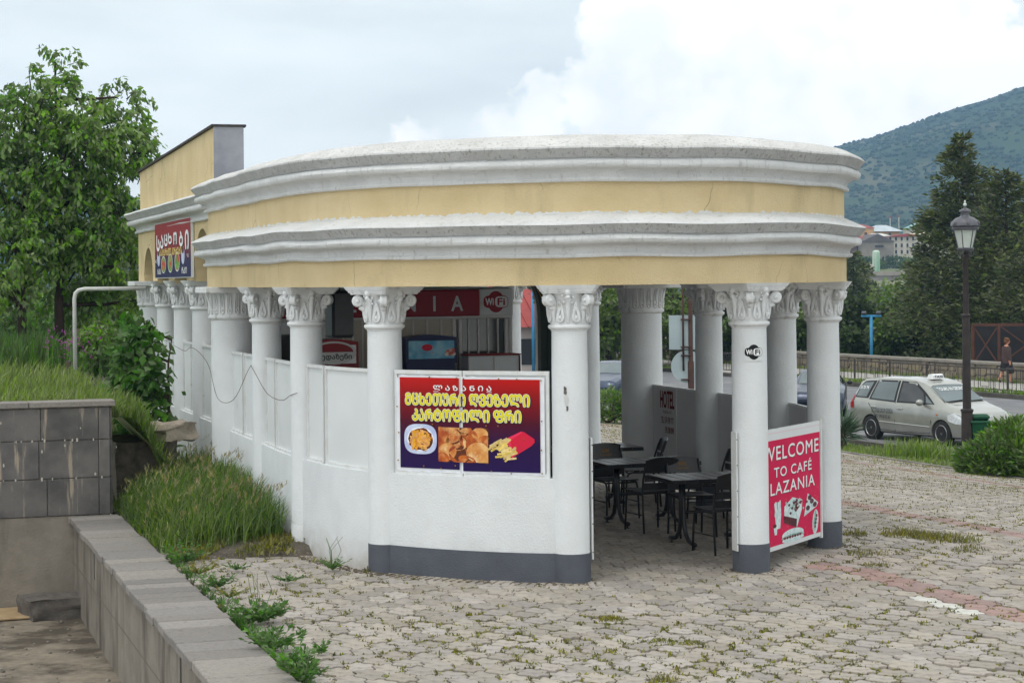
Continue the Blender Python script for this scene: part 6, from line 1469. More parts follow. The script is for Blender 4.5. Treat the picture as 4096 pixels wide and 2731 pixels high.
for k in range(26): a = rt.uniform(.9, 2*PI-.9); mb.ball((.03+.09*math.cos(a), .085*math.sin(a), rt.uniform(1.64, 1.78)), rt.uniform(.02, .035), 7, 5)
mb.build('hair', HAIR, hd, True)
HBG = thing('handbag', 'black handbag with two handles carried by the walking woman', 'bag', (0, 0, 0)); HBG.location = WM.location; HBG.rotation_euler = WM.rotation_euler
mb = MB(); mb.bbox((.01, -.275, .53), (.34, .13, .25), .05); mb.build('bag_body', BAGM, HBG, 40)
for dy in (-.03, .03): mb = MB(); mb.tube([(-.07, -.275+dy, .65), (-.04, -.27+dy*.6, .71), (.01, -.265, .735), (.05, -.27+dy*.6, .71), (.09, -.275+dy, .65)], .010, 6); mb.build('handle', BAGM, HBG, True)
# ------------------------------------------------------------------ trees and shrubs
LF1 = leafmat('cherry_leaf', S(130, 160, 72), S(90, 126, 54), .34, .38, .9); LF2 = leafmat('walnut_leaf', S(104, 142, 64), S(74, 116, 50), .28, .36, 1.5)
LFB = leafmat('wood_leaf', S(112, 134, 64), S(82, 106, 50), .32, .36, .35); LFD = leafmat('wood_leaf_dark', S(80, 96, 52), S(56, 74, 42), .3, .3, .3); LFC = leafmat('conifer_needle', S(108, 116, 66), S(70, 80, 48), .34, .22, .6); JUN = leafmat('juniper_sprig', S(112, 140, 60), S(80, 112, 48), .32, .2, 1.4)
def tree(name, label, base, trunk, blobs, nleaf, size, mat, seed, twigs=900, droop=.9, ratio=.45, trunk_mat=None, group=None, cat='tree', limb_r=.05):
    """trunk polyline with limbs reaching into ellipsoid masses; leaves hang along twigs inside them"""
    rg = random.Random(seed); t = thing(name, label, cat, base, 0, group); bk = trunk_mat or BARK
    mb = MB(); r0 = trunk[-1]; pts = trunk[0]; mb.tube(pts, [r0*(1-.72*i/(len(pts)-1)) for i in range(len(pts))], 9)
    P = []; D = []; tot = sum(b[3]*b[4]*b[5] for b in blobs)
    for (bx0, by0, bz0, rx, ry, rz_) in blobs:
        c = Vector((bx0, by0, bz0)); i = min(range(len(pts)), key=lambda k: abs(Vector(pts[k]).z-(bz0-rz_*.9))); p0 = Vector(pts[i]); mid = p0.lerp(c, .5)+Vector((rg.uniform(-.15, .15), rg.uniform(-.15, .15), -.15*rz_))
        mb.tube([p0, mid, c, c+Vector((rx*.3*rg.uniform(-1, 1), 0, rz_*.6))], [limb_r, limb_r*.7, limb_r*.4, limb_r*.15], 6)
        n = max(3, int(twigs*(rx*ry*rz_)/tot)); per = max(4, int(nleaf*(rx*ry*rz_)/tot/n))
        for _ in range(n):
            while True:
                v = Vector((rg.uniform(-1, 1), rg.uniform(-1, 1), rg.uniform(-1, 1)))
                if v.length < 1 and (v.length > .5 or rg.random() < .18): break
            q = 1+.28*noise.noise(Vector((v.x*2.2+seed, v.y*2.2, v.z*2.2+bz0))); s = c+Vector((v.x*rx*q, v.y*ry*q, v.z*rz_*q))
            d = (Vector((v.x/rx, v.y/ry, v.z/rz_+.15)).normalized()+Vector((rg.gauss(0, .35), rg.gauss(0, .35), rg.gauss(.05, .3)))).normalized(); L = rg.uniform(.25, .6)*min(1.2, max(rx, rz_))
            if rg.random() < .35: mb.tube([s-d*L*.6, s, s+d*L*.6], [.012, .009, .004], 4, False)
            for k in range(per):
                f = (k+rg.random())/per; p = s+d*L*f-Vector((0, 0, 1))*(.16*f*f*L*droop); P.append(p+Vector((rg.gauss(0, .035), rg.gauss(0, .035), rg.gauss(0, .03)))*(size/.1)); D.append((d.x*.6+rg.gauss(0, .6), d.y*.6+rg.gauss(0, .6), d.z*.3-droop+rg.gauss(0, .5)))
    mb.build('trunk', bk, t, True)
    P = np.array([tuple(p) for p in P]); D = np.array(D); leafcloud('crown', P, D, size, mat, t, seed, ratio, .3); return t
TDK = pm('dark_trunk', S(66, 54, 48), S(48, 40, 36), 6, .95, .8, 20, stretch=(1, 1, .25))
# left pair: blobs measured about each trunk foot (metres)
zt0 = 41.; xa = (48-1176)/4600*zt0; xb = (122-1176)/4600*zt0
def B(px, py, rx, rz_, x0, zt=zt0, dy=0., base=1.55): return ((px-1176)/4600*zt-x0, dy, CAM_H+(652-py)/4600*zt-base, rx, rx*.9, rz_)
tree('cherry_tree', 'leafy tree at the left picture edge, the one with the left trunk', (xa, zt0, 1.55), ([(0, 0, -.2), (.02, 0, .8), (-.03, 0, 1.8), (.05, .05, 3.0), (.1, 0, 3.6), (.12, 0, 4.4)], .10),
     [B(30, 290, .72, .60, xa), B(75, 420, .85, .6, xa, dy=.3), B(0, 440, .85, .7, xa), B(40, 570, .9, .6, xa, dy=-.2), B(-30, 330, .7, .6, xa), B(95, 250, .55, .5, xa), B(-20, 620, .7, .5, xa), B(75, 200, .40, .40, xa), B(20, 660, .7, .35, xa, dy=-.3)], 10500, .16, LF1, 3, 540, trunk_mat=TDK, group='trees at the left')
tree('cherry_tree', 'tallest leafy tree at the left with the fork trunk right of its neighbour', (xb, zt0+.6, 1.55), ([(0, 0, -.2), (-.03, 0, .9), (.04, 0, 1.7), (0, 0, 3.0), (-.05, 0, 4.2), (-.02, 0, 5.2)], .11),
     [B(118, 150, .34, .50, xb), B(128, 230, .55, .50, xb), B(255, 215, .55, .34, xb, dy=.3), B(215, 300, .85, .50, xb), B(150, 350, .9, .55, xb, dy=-.4), B(280, 330, .62, .40, xb), B(330, 350, .42, .30, xb), B(250, 420, .85, .5, xb, dy=.3), B(160, 480, .95, .55, xb), B(270, 490, .55, .40, xb, dy=-.3), B(225, 560, .8, .45, xb), B(150, 620, .8, .4, xb, dy=.4), B(270, 610, .6, .35, xb), B(95, 540, .7, .5, xb, dy=-.5), B(215, 690, .75, .35, xb, dy=.6), B(300, 690, .45, .35, xb, dy=.4), B(120, 700, .6, .3, xb, dy=.8)], 17000, .16, LF1, 8, 820, trunk_mat=TDK, group='trees at the left')
# underwood behind the meadow
for i, (px, py, zt, rx, rz_, lab) in enumerate(((20, 735, 46, 1.0, .55, 'dark bush at the left edge under the trees'), (150, 745, 48, 1.1, .5, 'dark bush between the two left trunks'), (265, 730, 44, .9, .6, 'green bush under the right side of the left trees'), (225, 800, 40, .55, .35, 'low bush behind the grey stakes'))):
    x0 = (px-1176)/4600*zt; tree('bush', lab, (x0, zt, 1.3), ([(0, 0, 0), (0, 0, .3), (0, 0, .6)], .03), [B(px, py, rx, rz_, x0, zt, 0, 1.3), B(px+40, py+25, rx*.7, rz_*.7, x0, zt, .3, 1.3)], 2600, .13, LF1 if i % 2 else LF2, 40+i, 260, group='bushes on the terrace', cat='bush', limb_r=.02)
FLW = pm('purple_flower', S(170, 84, 160), S(140, 62, 140), 9, .7)
FW = thing('wild_flowers', 'purple wild flowers beside the white pipe on the terrace', 'flowers'); P = []; Hh = []; mb = MB()
for _ in range(70):
    px, py = rt.gauss(235/1.742*1, 26)+20, rt.gauss(790, 22); zt = rt.uniform(33, 36); x = (px-1176)/4600*zt; b = terrz(x, zt); h = CAM_H-(py-651)/4600*zt-b; P.append((x, zt, b)); Hh.append(max(.2, h)); 
    for k in range(3): mb.ball((x+rt.gauss(0, .02), zt, b+max(.2, h)+rt.gauss(0, .025)), .011, 5, 4)
mb.build('blossom', FLW, FW); blades('stems', P, Hh, WEED, FW, 2, .008, .05, (0, 0))
P = []; Hh = []
for _ in range(2600):
    px = rt.uniform(-10, 330); zt = rt.uniform(34, 39); x = (px-1176)/4600*zt; b = terrz(x, zt); P.append((x, zt, b)); Hh.append(rt.uniform(.3, .75))
tag(blades('meadow_herbs', P, Hh, GRASSD, None, 31, .013, .3, (.05, 0)), 'tall meadow herbs below the left trees', 'herbs', kind='stuff')
# walnut sapling against the rear columns
xs0, ys0 = W(-3.30, 1.9)[:2]
def C2(px, py, rx, rz_, dy=0., zt=28.9): return ((px-1176)/4600*zt-xs0, dy, CAM_H-(py-650)/4600*zt-.1, rx, rx*.7, rz_)
tree('walnut_sapling', 'glossy broad-leaved walnut sapling against the rear left columns', (xs0, ys0, .1), ([(0, 0, 0), (-.1, 0, .6), (-.1, 0, 1.2), (-.1, 0, 1.7), (-.05, 0, 2.0)], .03), [C2(358, 790, .26, .26), C2(372, 860, .24, .26, -.1), C2(345, 880, .24, .30), C2(372, 950, .26, .30, -.1), C2(360, 1010, .26, .28, -.2), C2(382, 1030, .2, .26), C2(368, 735, .12, .16), C2(322, 840, .16, .2)], 2100, .18, LF2, 12, 330, .55, .52, limb_r=.018, cat='sapling')
# weeds along the coping and soil edge
def weed(px, py, r, h, n, lab, mat=WEED, h0=0.02, size=.09, stalk=False):
    x, y = gpt(px, py, h0); t = thing('weed_plant', lab, 'weed', (x, y, h0), 0, 'weeds along the coping edge'); P = []; D = []; rg = random.Random(int(px*7+py)); mb = MB()
    for k in range(max(9, n//6)):
        a = rg.uniform(0, 2*PI); q = r*math.sqrt(rg.random()); tip = Vector((q*math.cos(a), q*math.sin(a), h*rg.uniform(.4, 1))); mb.tube([(0, 0, 0), tuple(tip*.5+Vector((0, 0, .1*h))), tuple(tip)], [.004, .003, .0015], 4)
        for j in range(14): f = rg.uniform(.15, 1); p = tip*f+Vector((0, 0, .1*h*f)); P.append(p); D.append((math.cos(a)+rg.gauss(0, .8), math.sin(a)+rg.gauss(0, .8), rg.uniform(-.1, .9)))
    if stalk:
        for k in range(5): mb.tube([(0, 0, 0), (rg.gauss(0, .05), rg.gauss(0, .05), h*1.6), (rg.gauss(0, .10), rg.gauss(0, .08), h*2.7)], [.004, .003, .002], 4)
    mb.build('stems', WEED, t); leafcloud('leaves', np.array([tuple(p) for p in P]), np.array(D), size*.52, mat, t, int(px), .40, .3)
DRYW = leafmat('dry_weed_leaf', S(150, 140, 62), S(120, 118, 48), .3, .2, 4.)
for px, py, r, h, n, lab, mt, sz, stk in ((420, 1290, .30, .16, 160, 'leafy weeds spilling over the coping below the tall grass', WEED, .09, 0), (450, 1318, .22, .13, 110, 'weed clump on the coping edge, second below the tall grass', DRYW, .07, 0), (490, 1350, .26, .14, 130, 'weed clump on the coping edge, third below the tall grass', WEED, .08, 0), (520, 1372, .2, .10, 90, 'small yellowish weed on the coping edge', DRYW, .06, 0),
        (590, 1428, .28, .16, 190, 'large dark green weed with a dry stalk on the coping edge', WEED, .13, 1), (622, 1490, .24, .14, 150, 'broad weed on the coping edge below the stalk', WEED, .11, 0), (655, 1538, .20, .17, 130, 'upright leafy weed at the bottom of the coping', WEED, .12, 0), (690, 1562, .18, .17, 120, 'bright leafy weed at the bottom picture edge', WEED, .12, 0), (730, 1500, .08, .08, 40, 'single green seedling on the paving by the coping', WEED, .08, 0),
        (757, 1308, .20, .12, 130, 'thin flowering weed with tall stalks at the white wall', WEED, .05, 1), (690, 1258, .30, .14, 260, 'yellow brown weed mat at the foot of the white wall', DRYW, .05, 0), (640, 1262, .30, .10, 220, 'yellow green weed mat in front of the tall grass', DRYW, .05, 0), (535, 1308, .16, .05, 60, 'flat green rosette on the paving near the tall grass', WEED, .07, 0), (655, 1335, .16, .06, 60, 'flat weed rosette on the paving left of the white wall', WEED, .07, 0)):
    weed(px, py, r, h, n, lab, mt, .02, sz, stk)
# junipers, hedge and yucca on the verge
def juniper(x, y, blobs, n, seed, lab, mat=JUN, size=.16, nm='juniper_shrub'):
    rg = random.Random(seed); z0 = gz(x, y); t = thing(nm, lab, 'shrub', (x, y, z0), 0, 'shrubs on the verge'); mb = MB(); P = []; D = []
    for bx0, by0, bz0, rx, ry, rz_ in blobs:
        for k in range(9): a = 2*PI*k/9; mb.tube([(bx0*.4, by0*.4, 0), (bx0+rx*.5*math.cos(a), by0+ry*.5*math.sin(a), bz0), (bx0+rx*.9*math.cos(a), by0+ry*.9*math.sin(a), bz0+rz_*.6)], [.03, .02, .008], 5)
        for _ in range(n):
            a = rg.uniform(0, 2*PI); e = math.asin(rg.uniform(-.25, 1)); rr_ = rg.uniform(.7, 1.05)*(1+.15*noise.noise(Vector((a*2, e*3, seed)))); v = Vector((math.cos(a)*math.cos(e), math.sin(a)*math.cos(e), math.sin(e)))
            P.append((bx0+v.x*rx*rr_, by0+v.y*ry*rr_, max(.03, bz0+v.z*rz_*rr_))); D.append((v.x+rg.gauss(0, .4), v.y+rg.gauss(0, .4), v.z*.6+rg.gauss(.2, .35)))
    mb.build('branches', BARK, t); leafcloud('foliage', np.array(P), np.array(D), size, mat, t, seed, .30, .2)
juniper(10.1, 39.2, [(0, 0, .30, .85, .7, .62), (.75, .3, .40, .9, .8, .72), (-.75, .0, .22, .65, .6, .50), (.3, -.5, .25, .8, .6, .48), (1.5, .2, .30, .9, .8, .75), (-.2, .4, .4, .7, .6, .7)], 2800, 5, 'spreading green juniper at the foot of the lamp post')
juniper(2.55, 54.5, [(0, 0, .25, 1.0, .8, .60), (1.0, .2, .2, .9, .7, .6), (-1.0, 0, .2, .9, .8, .5), (2.0, .3, .2, .9, .7, .5)], 1500, 6, 'low green hedge in front of the dark saloon', JUN, .17, 'verge_hedge')
yx, yy = 7.80, 47.4; YU = thing('yucca', 'spiky yucca beside the rightmost column near the taxi', 'plant', (yx, yy, gz(yx, yy)), 0, 'shrubs on the verge')
mb = MB(); mb.tube([(0, 0, -.05), (0, 0, .5)], [.09, .07], 8); mb.build('stem', BARK, YU); P = []; D = []
for k in range(220): a = rt.uniform(0, 2*PI); e = rt.uniform(-.5, 1.35); P.append((0, 0, .45+rt.uniform(-.2, .1))); D.append((math.cos(a)*math.cos(e), math.sin(a)*math.cos(e), math.sin(e)))
leafcloud('leaves', np.array(P), np.array(D), .58, leafmat('yucca_leaf', S(84, 108, 80), S(60, 84, 62), .25, .15, 2), YU, 3, .07, .2)
# conifers beyond the parapet
def conifer(x, y, z0, h, r, seed, lab, n=9000, mat=LFC, tip=.06, size=.30, upper=1.):
    rg = random.Random(seed); t = thing('conifer_tree', lab, 'tree', (x, y, z0), 0, 'conifers beyond the parapet'); mb = MB(); mb.tube([(0, 0, 0), (.05, 0, h*.5), (0, 0, h*.99)], [.2, .12, .02], 8); P = []; D = []
    nb = 130
    for k in range(nb):
        f = (k+rg.random())/nb; f = f**.9; z = h*(.04+.96*f); a = rg.uniform(0, 2*PI); R_ = r*((1-f)**.75*(.75+.5*rg.random())+tip)*(1 if f > .12 else .8)
        up = .25+.35*f; tipv = Vector((R_*math.cos(a), R_*math.sin(a), up*R_*rg.uniform(.2, 1.1)-.12*R_)); b = Vector((0, 0, z)); mb.tube([tuple(b), tuple(b+tipv*.6), tuple(b+tipv)], [.035, .02, .008], 4, False)
        m = max(8, int(n/nb*(.4+1.3*(1-f))))
        for _ in range(m):
            u = rg.random()**.6; p = b+tipv*u; wdt = .10+.30*R_*(1-abs(u-.6)); P.append((p.x+rg.gauss(0, wdt*.45), p.y+rg.gauss(0, wdt*.45), p.z+rg.gauss(0, wdt*.35)-.05)); D.append((math.cos(a)+rg.gauss(0, .5), math.sin(a)+rg.gauss(0, .5), rg.gauss(.15, .4)))
    mb.build('trunk', TDK, t, True); leafcloud('crown', np.array(P), np.array(D), size, mat, t, seed, .34, .35); return t
def far(px, zt): return (px-1176)/4600*zt
conifer(far(2212, 97), 97, -3.0, 12.6, 3.5, 2, 'tallest dark conifer behind the street lamp', 20000)
conifer(far(2150, 101), 101, -3.4, 9.4, 3.0, 5, 'shorter dark conifer left of the tallest one', 9000)
conifer(far(2312, 94), 94, -3.0, 10.6, 3.6, 9, 'dark conifer right of the lamp post near the picture edge', 15000)
conifer(far(2262, 104), 104, -3.4, 10.9, 3.4, 13, 'dark conifer between the two tall ones', 9000)
conifer(far(2375, 90), 90, -2.5, 8.6, 3.2, 17, 'broad dark conifer at the right picture edge', 9000)
conifer(far(1960, 150), 150, -6, 10.6, 2.6, 21, 'slim dark conifer just right of the pavilion corner', 5000, LFC, .08, .40); conifer(far(1985, 156), 156, -6, 9.9, 2.4, 23, 'slim dark conifer right of the pavilion corner, second in the row', 5000, LFC, .08, .40)
# broadleaf belt beyond the road
belt = [(1395, 92, 640, 3.2, 0, 'bright green tree seen just right of the entrance column'), (1440, 99, 655, 3.0, 1, 'dark tree behind the wide column'), (1545, 96, 650, 2.8, 0, 'green tree behind the road sign'), (1590, 104, 660, 2.8, 1, 'dark tree right of the road sign'), (1670, 100, 672, 2.8, 1, 'dark green tree behind the sticker column'), (1745, 108, 655, 3.0, 1, 'dark tree between the two right-hand columns'), (1830, 104, 672, 2.8, 0, 'green tree behind the rightmost column'), (1880, 112, 660, 2.8, 1, 'dark tree behind the right edge of the pavilion'),
        (1945, 104, 690, 2.0, 1, 'dark tree just right of the pavilion columns'), (2000, 108, 706, 2.0, 1, 'low dark tree left of the blue post'), (2060, 116, 660, 2.0, 0, 'pale green tree above the blue post'), (2095, 108, 640, 1.8, 0, 'bright green tree left of the conifers'), (2040, 99, 740, 1.7, 0, 'low green bush tree right of the blue post'), (2110, 100, 720, 1.9, 1, 'dark bush tree below the conifers'), (1955, 97, 760, 1.5, 1, 'dark low bush tree over the parapet'), (2180, 98, 760, 1.9, 1, 'dark bush tree behind the taxi roof'), (1330, 96, 660, 2.6, 0, 'green tree hidden behind the entrance column'),
        (1215, 120, 640, 3.0, 1, 'dark tree above the red roof'), (1120, 112, 648, 2.8, 1, 'dark tree behind the kiosk'), (980, 110, 640, 2.8, 0, 'green tree glimpsed through the kiosk windows')]
for i, (px, zt, pt, r, k, lab) in enumerate(belt):
    x = far(px, zt); zb_ = farz(x, zt); ht = CAM_H+(641.5-(px-1176)*.0102-pt)/4600*zt-zb_; rg = random.Random(i+70); r = min(r, ht*.45)
    bl = [(rg.uniform(-.3, .3)*r, rg.uniform(-.3, .3)*r, ht-r*.55, r*.75, r*.7, r*.55)]+[(r*.75*math.cos(a+i), r*.6*math.sin(a+i), ht*rg.uniform(.35, .72), r*.62, r*.6, r*.5) for a in (0, 1.3, 2.6, 3.9, 5.2)]+[(0, 0, ht*.35, r*.9, r*.8, ht*.28)]
    tree('belt_tree', lab, (x, zt, zb_), ([(0, 0, -.2), (.05, 0, ht*.3), (0, 0, ht*.6), (0, 0, ht*.85)], .16), bl, 4200, .30, LFD if k else LFB, 100+i, 420, .4, .6, TDK, 'broadleaf trees beyond the road')
for i, (px, zt, pt, r, lab) in enumerate(((300, 75, 560, 2.6, 'hazy dark tree behind the left trees'), (200, 82, 600, 3.0, 'dark tree far behind the left trunks'), (60, 78, 620, 3.2, 'dark tree far behind the left picture edge'), (345, 70, 640, 2.2, 'dark tree behind the walnut sapling'))):
    x = far(px, zt); zb_ = -2.5; ht = CAM_H+(652-pt)/4600*zt-zb_; rg = random.Random(i+170); bl = [(0, 0, ht-r*.6, r*.8, r*.7, r*.6)]+[(r*.8*math.cos(a), r*.6*math.sin(a), ht*.55, r*.65, r*.6, r*.55) for a in (0, 1.5, 3, 4.5)]+[(0, 0, ht*.3, r, r*.8, ht*.25)]
    tree('belt_tree', lab, (x, zt, zb_), ([(0, 0, -.2), (0, 0, ht*.4), (0, 0, ht*.8)], .16), bl, 4200, .28, LFD, 300+i, 380, .4, .6, TDK, 'trees far behind at the left')
# ------------------------------------------------------------------ far valley: hill, houses, bridge, haze
HILLM = pm('wooded_hillside', S(36, 56, 34), S(62, 80, 50), .016, .95, dirt=S(108, 104, 78), dscale=.012, dlo=.54, dhi=.68, detail=8, dstretch=(1, .6, 2.4))
def ridge(az, pts):  # azimuth tangent -> tangent of elevation
    return float(np.interp(az, [p[0] for p in pts], [p[1] for p in pts]))
RID = [(-1.2, .06), (-.6, .045), (-.30, .062), (-.235, .053), (-.18, .040), (-.12, .018), (0, .010), (.12, .036), (.158, .0625), (.185, .069), (.21, .0755), (.235, .083), (.256, .0905), (.30, .101), (.5, .10), (.9, .08), (1.3, .06)]
def hill(name, d0, d1, sc_, mat, a0, a1, na, ridge_pts, seed):
    mb = MB(); rows = []
    for i in range(na):
        az = a0+(a1-a0)*i/(na-1); top_ = ridge(az, ridge_pts)*d1*sc_; row = []
        for j in range(34):
            f = j/33; d = d0+(d1-d0)*f; e = smooth01(f)**.9*top_; x = az*d; nzv = (noise.noise(Vector((x*.004, d*.004, seed)))*30+noise.noise(Vector((x*.012, d*.012, seed+4)))*11+noise.noise(Vector((x*.03, d*.03, seed+9)))*3.5)*min(1, f*1.6)*min(1, top_/60)*.55*(1-.8*max(0, f-.85)/.15)
            row.append((x, d, -14+e+nzv+14*f))
        rows.append(row)
    mb.grid(rows); return tag(mb.build(name, mat, None, True), kind='structure'), rows
_, HR = hill('hill', 760, 2100, 1.0, HILLM, -1.2, 1.3, 300, RID, 3)
# scrub over the hillside: low-poly bushes as one mass
rgn = np.random.default_rng(5); ico = [(0, 0, 1), (.89, 0, .45), (.28, .85, .45), (-.72, .53, .45), (-.72, -.53, .45), (.28, -.85, .45), (.72, .53, -.45), (-.28, .85, -.45), (-.89, 0, -.45), (-.28, -.85, -.45), (.72, -.53, -.45)]
icf = [(0, 1, 2), (0, 2, 3), (0, 3, 4), (0, 4, 5), (0, 5, 1), (1, 6, 2), (2, 7, 3), (3, 8, 4), (4, 9, 5), (5, 10, 1), (2, 6, 7), (3, 7, 8), (4, 8, 9), (5, 9, 10), (1, 10, 6)]
PV = []; PF_ = []; ic = np.array(ico); nb = 0; rh = random.Random(6)
while nb < 11000:
    i = rh.randrange(len(HR)-1); j = rh.randrange(4, 33) if rh.random() < .95 else 33
    az = HR[i][10][0]/HR[i][10][1]
    if not (.12 < az < .30 or -.29 < az < -.12): 
        if rh.random() < .97: continue
    a = np.array(HR[i][min(j, 33)]); b = np.array(HR[i+1][min(j, 33)]); f = rh.random(); p = a+(b-a)*f
    if j < 33: c = np.array(HR[i][j+1]); p = p+(c-a)*rh.random()
    if noise.noise(Vector((p[0]*.006, p[1]*.006, 3))) < -.22 and j < 33: continue
    s = rh.uniform(.9, 2.6)*(1 if j < 33 else 1.4); PV.append(ic*np.array([s*rh.uniform(.8, 1.3), s, s*rh.uniform(.6, 1.0)])+p+np.array([0, 0, s*.3])); PF_.append(np.array(icf)+nb*11); nb += 1
tag(npmesh('hill_scrub', np.concatenate(PV), np.concatenate(PF_), leafmat('scrub', S(48, 68, 42), S(36, 56, 34), .22, .0, .02)), 'dark scrub and trees covering the far hillside', 'scrub', kind='stuff')
# houses under the hill
HWL = pm('render_white', S(206, 200, 188), S(190, 184, 172), .3, .9); HGR = pm('render_grey', S(150, 142, 132), S(130, 122, 114), .4, .95); HOR = pm('render_ochre', S(196, 156, 112), S(180, 140, 100), .4, .9); RRED = pm('red_roof', S(168, 76, 72), S(146, 64, 60), .5, .7); RGRY = pm('pale_metal_roof', S(196, 204, 208), S(180, 188, 192), .5, .6); WDK = pm('dark_window', (.03, .033, .04), None, rough=.2)
def house(px, py, zt, w, d, h, wall, roof, rise, rz, label, wins=None, over=.5, gable=True, name='far_house'):
    x = far(px, zt); z = CAM_H+(641.5-(px-1176)*.0102-py)/4600*zt; t = thing(name, label, 'house', (x, zt, z), rz)
    mb = MB(); mb.box((0, 0, h/2-1.5), (w, d, h+3)); mb.build('wall', wall, t)
    a, b = w/2+over, d/2+over; mb = MB()
    if gable: mb.add([(-a, -b, h-.3), (a, -b, h-.3), (a, b, h-.3), (-a, b, h-.3), (0, -b, h+rise), (0, b, h+rise)], [(0, 4, 5, 3), (1, 2, 5, 4), (0, 1, 4), (2, 3, 5), (0, 3, 2, 1)])
    else: mb.add([(-a, -b, h), (a, -b, h), (a, b, h), (-a, b, h), (-a*.25, 0, h+rise), (a*.25, 0, h+rise)], [(0, 1, 5, 4), (1, 2, 5), (2, 3, 4, 5), (3, 0, 4), (0, 3, 2, 1)])
    mb.build('roof', roof, t)
    if wins:
        for (cx, cz, ww, hh) in wins: mb = MB(); mb.bbox((cx, -d/2-.02, cz), (ww, .12, hh), .02); wn = mb.build('window', WDK, t); mb = MB(); mb.box((cx, -d/2-.06, cz-hh/2-.1), (ww+.3, .25, .12)); mb.build('sill', wall, wn)
    return t
Z = 560.
house(2076, 592, Z, 11.5, 9, 6.1, HWL, RRED, .55, .05, 'white three-storey block with rows of small windows under the hill', [(-4.8+1.6*i, z, .55, 1.0) for i in range(7) for z in (1.6, 3.4, 5.2)])
house(2003, 592, Z-6, 9.0, 12, 4.6, HGR, pm('dark_gable_roof', S(110, 100, 98), S(92, 84, 82), .5, .8), 1.9, .1, 'grey gabled shed with one dark slot window below the hill', [(.4, 3.1, 2.4, .5)], .3)
house(1966, 592, Z-4, 9.5, 9, 3.6, pm('shed_brown', S(120, 96, 90), S(100, 80, 76), .5, .9), RRED, 2.4, .15, 'brown framed building with red roof beside the pavilion corner', [(-.4+1.7*i, z, 1.3, 1.1) for i in range(3) for z in (1.0, 2.6)], .6, False)
house(2036, 592, Z+6, 4.5, 6, 4.4, HOR, RRED, .5, 0, 'small ochre house with red roof between shed and white block', [(0, 2.6, .6, 1.2)], .3, False)
house(2025, 548, 640, 10, 8, 2.2, HOR, RGRY, 2.1, 0, 'small house with pale hipped roof highest under the hill', [(-2, 1.2, .8, 1.0), (2, 1.2, .8, 1.0)], 1.2, False); house(2015, 560, 600, 9.5, 8, 1.6, HGR, pm('pale_tin_roof', S(214, 212, 204), S(196, 194, 188), .5, .6), 1.5, 0, 'low house with pale tin roof above the grey shed', [(-2, .8, .8, .8)], 1.3, False)
house(1973, 562, 610, 8, 8, 5.0, HOR, RRED, 1.2, 0, 'ochre house partly hidden by the pavilion cornice', [(1.5, 3, .8, 1.2)], .4, False); house(2110, 556, 620, 9, 8, 1.2, HWL, pm('cream_roof', S(218, 206, 184), S(200, 188, 168), .5, .7), 2.0, 0, 'house with cream roof above the white block', None, .8, False); house(2108, 536, 680, 8, 8, 1.8, HWL, pm('teal_roof', S(150, 196, 190), S(130, 176, 172), .5, .6), 1.8, 0, 'tiny teal-roofed house on the slope left of the conifers', [(0, 1, .8, .8)], .5)
# trees round the houses
for i in range(26):
    px = 1945+i*7.5+rt.uniform(-4, 4); zt = 520+rt.uniform(-12, 8); py = 604+rt.uniform(-3, 5); x = far(px, zt); z = CAM_H+(641.5-(px-1176)*.0102-py)/4600*zt; r = rt.uniform(.9, 1.7); rg = random.Random(900+i)
    P = []; D = []
    for _ in range(130): v = Vector((rg.gauss(0, 1), rg.gauss(0, 1), rg.gauss(0, 1))).normalized()*rg.uniform(.6, 1); P.append((v.x*r*1.3, v.y*r, r*.9+v.z*r*.9)); D.append((v.x, v.y, v.z+.2))
    t = thing('valley_tree', ('%s tree in the row below the far houses, number %d from the left' if False else 'small round tree in the row below the far houses'), 'tree', (x, zt, z-1.2), 0, 'trees below the far houses'); mb = MB(); mb.tube([(0, 0, -1), (0, 0, r)], [.14, .08], 5); mb.build('trunk', TDK, t); leafcloud('crown', np.array(P), np.array(D), .75, LFB if i % 3 else LFD, t, i, .7, .3)
# slope and bridge below the houses
BRD = pm('bridge_concrete', S(150, 142, 136), S(128, 120, 116), .3, .9); mb = MB(); zt = 430.
bz_ = CAM_H-(628-633)/4600*zt
BR = thing('road_bridge', 'long grey concrete bridge deck crossing the valley below the houses', 'bridge', (0, 0, 0))
mb = MB(); mb.box((far(1900, zt)+12, zt, bz_-1.15+.2), (60, 7, 1.1)); mb.build('deck', BRD, BR); mb = MB(); mb.box((far(1900, zt)+12, zt-3.6, bz_-.05), (60, .3, .9)); mb.build('parapet', pm('bridge_parapet', S(168, 158, 148), S(150, 140, 132), .3, .9), BR)
for k in range(5): mb = MB(); mb.box((far(1900, zt)-10+k*14, zt, bz_-6.5), (1.6, 4, 9.6)); mb.build('pier', BRD, BR)
tag(stripgrid('far_bank', pm('far_bank_grass', S(96, 112, 70), S(128, 122, 96), .04, .95, dirt=S(140, 130, 116), dscale=.06, dlo=.52, dhi=.66), [(40, 440), (40, 500), (40, 545), (40, 580), (40, 700)], [(190, 440), (190, 500), (190, 545), (190, 580), (260, 700)], 30, lambda x, y: float(np.interp(y, [440, 500, 545, 580, 700], [.5, 3.6, 6.6, 7.2, 15]))+.4*noise.noise(Vector((x*.1, y*.1, 0)))), kind='structure')
sx0, sz0 = far(2013, 500), CAM_H+(633-606)/4600*500
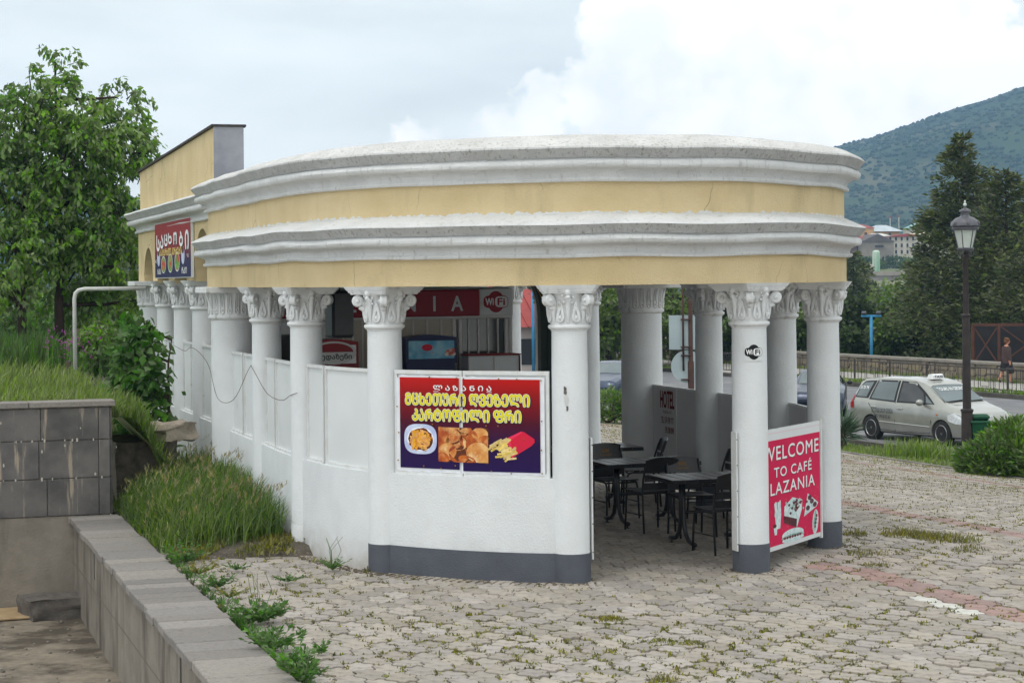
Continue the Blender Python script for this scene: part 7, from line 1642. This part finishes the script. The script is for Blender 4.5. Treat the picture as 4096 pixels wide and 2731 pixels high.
SI = thing('silo', 'pale green and white silo standing on the far bank', 'silo', (sx0, 500, sz0-2)); mb = MB(); mb.lathe([(.85, 0), (.95, .4), (.95, 5.0), (.5, 5.4)], 14); mb.build('tank', pm('silo_paint', S(206, 216, 200), S(150, 190, 164), .6, .7, stretch=(1, 1, .2)), SI, 40); mb = MB(); mb.bbox((-1.5, 0, 1.2), (1.6, 1.4, 1.5), .05); mb.build('shed', HWL, SI)
for px, h, lab in ((2046, 6.0, 'left white mast of the pair on the hillside'), (2066, 6.4, 'right white mast of the pair on the hillside')):
    zt = 900; t = thing('power_mast', lab, 'mast', (far(px, zt), zt, CAM_H+(633-527)/4600*zt)); mb = MB(); mb.tube([(0, 0, -2), (0, 0, h-1)], .22, 6); mb.build('pole', HWL, t); mb = MB(); mb.tube([(0, 0, h-1), (0, 0, h)], .2, 6); mb.tube([(-1, 0, h-.6), (1, 0, h-.6)], .12, 5); mb.build('crossarm', RRED, t)
# red-roofed house seen through the passage
RH = thing('red_roof_house', 'low pale house with ribbed red metal roof seen through the passage', 'house', (far(1175, 92)+0, 97, -1.6), .25)
mb = MB(); mb.box((0, 0, .9), (11, 7, 3.0)); mb.build('wall', pm('pale_pink_render', S(206, 196, 192), S(190, 180, 176), .5, .9), RH)
a, b, h = 6.2, 4.2, 2.35; mb = MB(); mb.add([(-a, -b, h), (a, -b, h-.2), (a, b, h-.2), (-a, b, h), (-a*.35, 0, h+2.1), (a*.35, 0, h+1.9)], [(0, 1, 5, 4), (1, 2, 5), (2, 3, 4, 5), (3, 0, 4), (0, 3, 2, 1)]); rf = mb.build('roof', RRED, RH)
for k in range(22):
    u = -.95+1.9*k/21; x0 = a*u; x1 = max(-a*.35, min(a*.35, x0)); f = 1 if abs(x0) <= a*.35 else (a-abs(x0))/(a-a*.35)
    mb = MB(); mb.tube([(x0, -b, h+.02-.1*(u+1)), (x0, -b*(1-f), h-.1*(u+1)+.02+2.08*f)], .045, 4); mb.build('roof_rib', RRED, rf)
for x in (-3, 0, 3): mb = MB(); mb.bbox((x, -3.52, 1.1), (1.1, .08, 1.2), .02); mb.build('window', WDK, RH)
# the air of the valley
mb = MB(); mb.box((300, 1035, 100), (7000, 2330, 250)); HZ = mb.build('haze', [])
hm = bpy.data.materials.new('valley_haze'); hm.use_nodes = True; N = hm.node_tree.nodes; N.remove(N['Principled BSDF']); pv = N.new('ShaderNodeVolumePrincipled'); pv.inputs['Color'].default_value = (.36, .62, .95, 1); pv.inputs['Density'].default_value = .00029; pv.inputs['Anisotropy'].default_value = .2
hm.node_tree.links.new(pv.outputs[0], N['Material Output'].inputs['Volume']); HZ.data.materials.clear(); HZ.data.materials.append(hm); tag(HZ, 'pale blue haze filling the valley air', 'haze', kind='stuff')
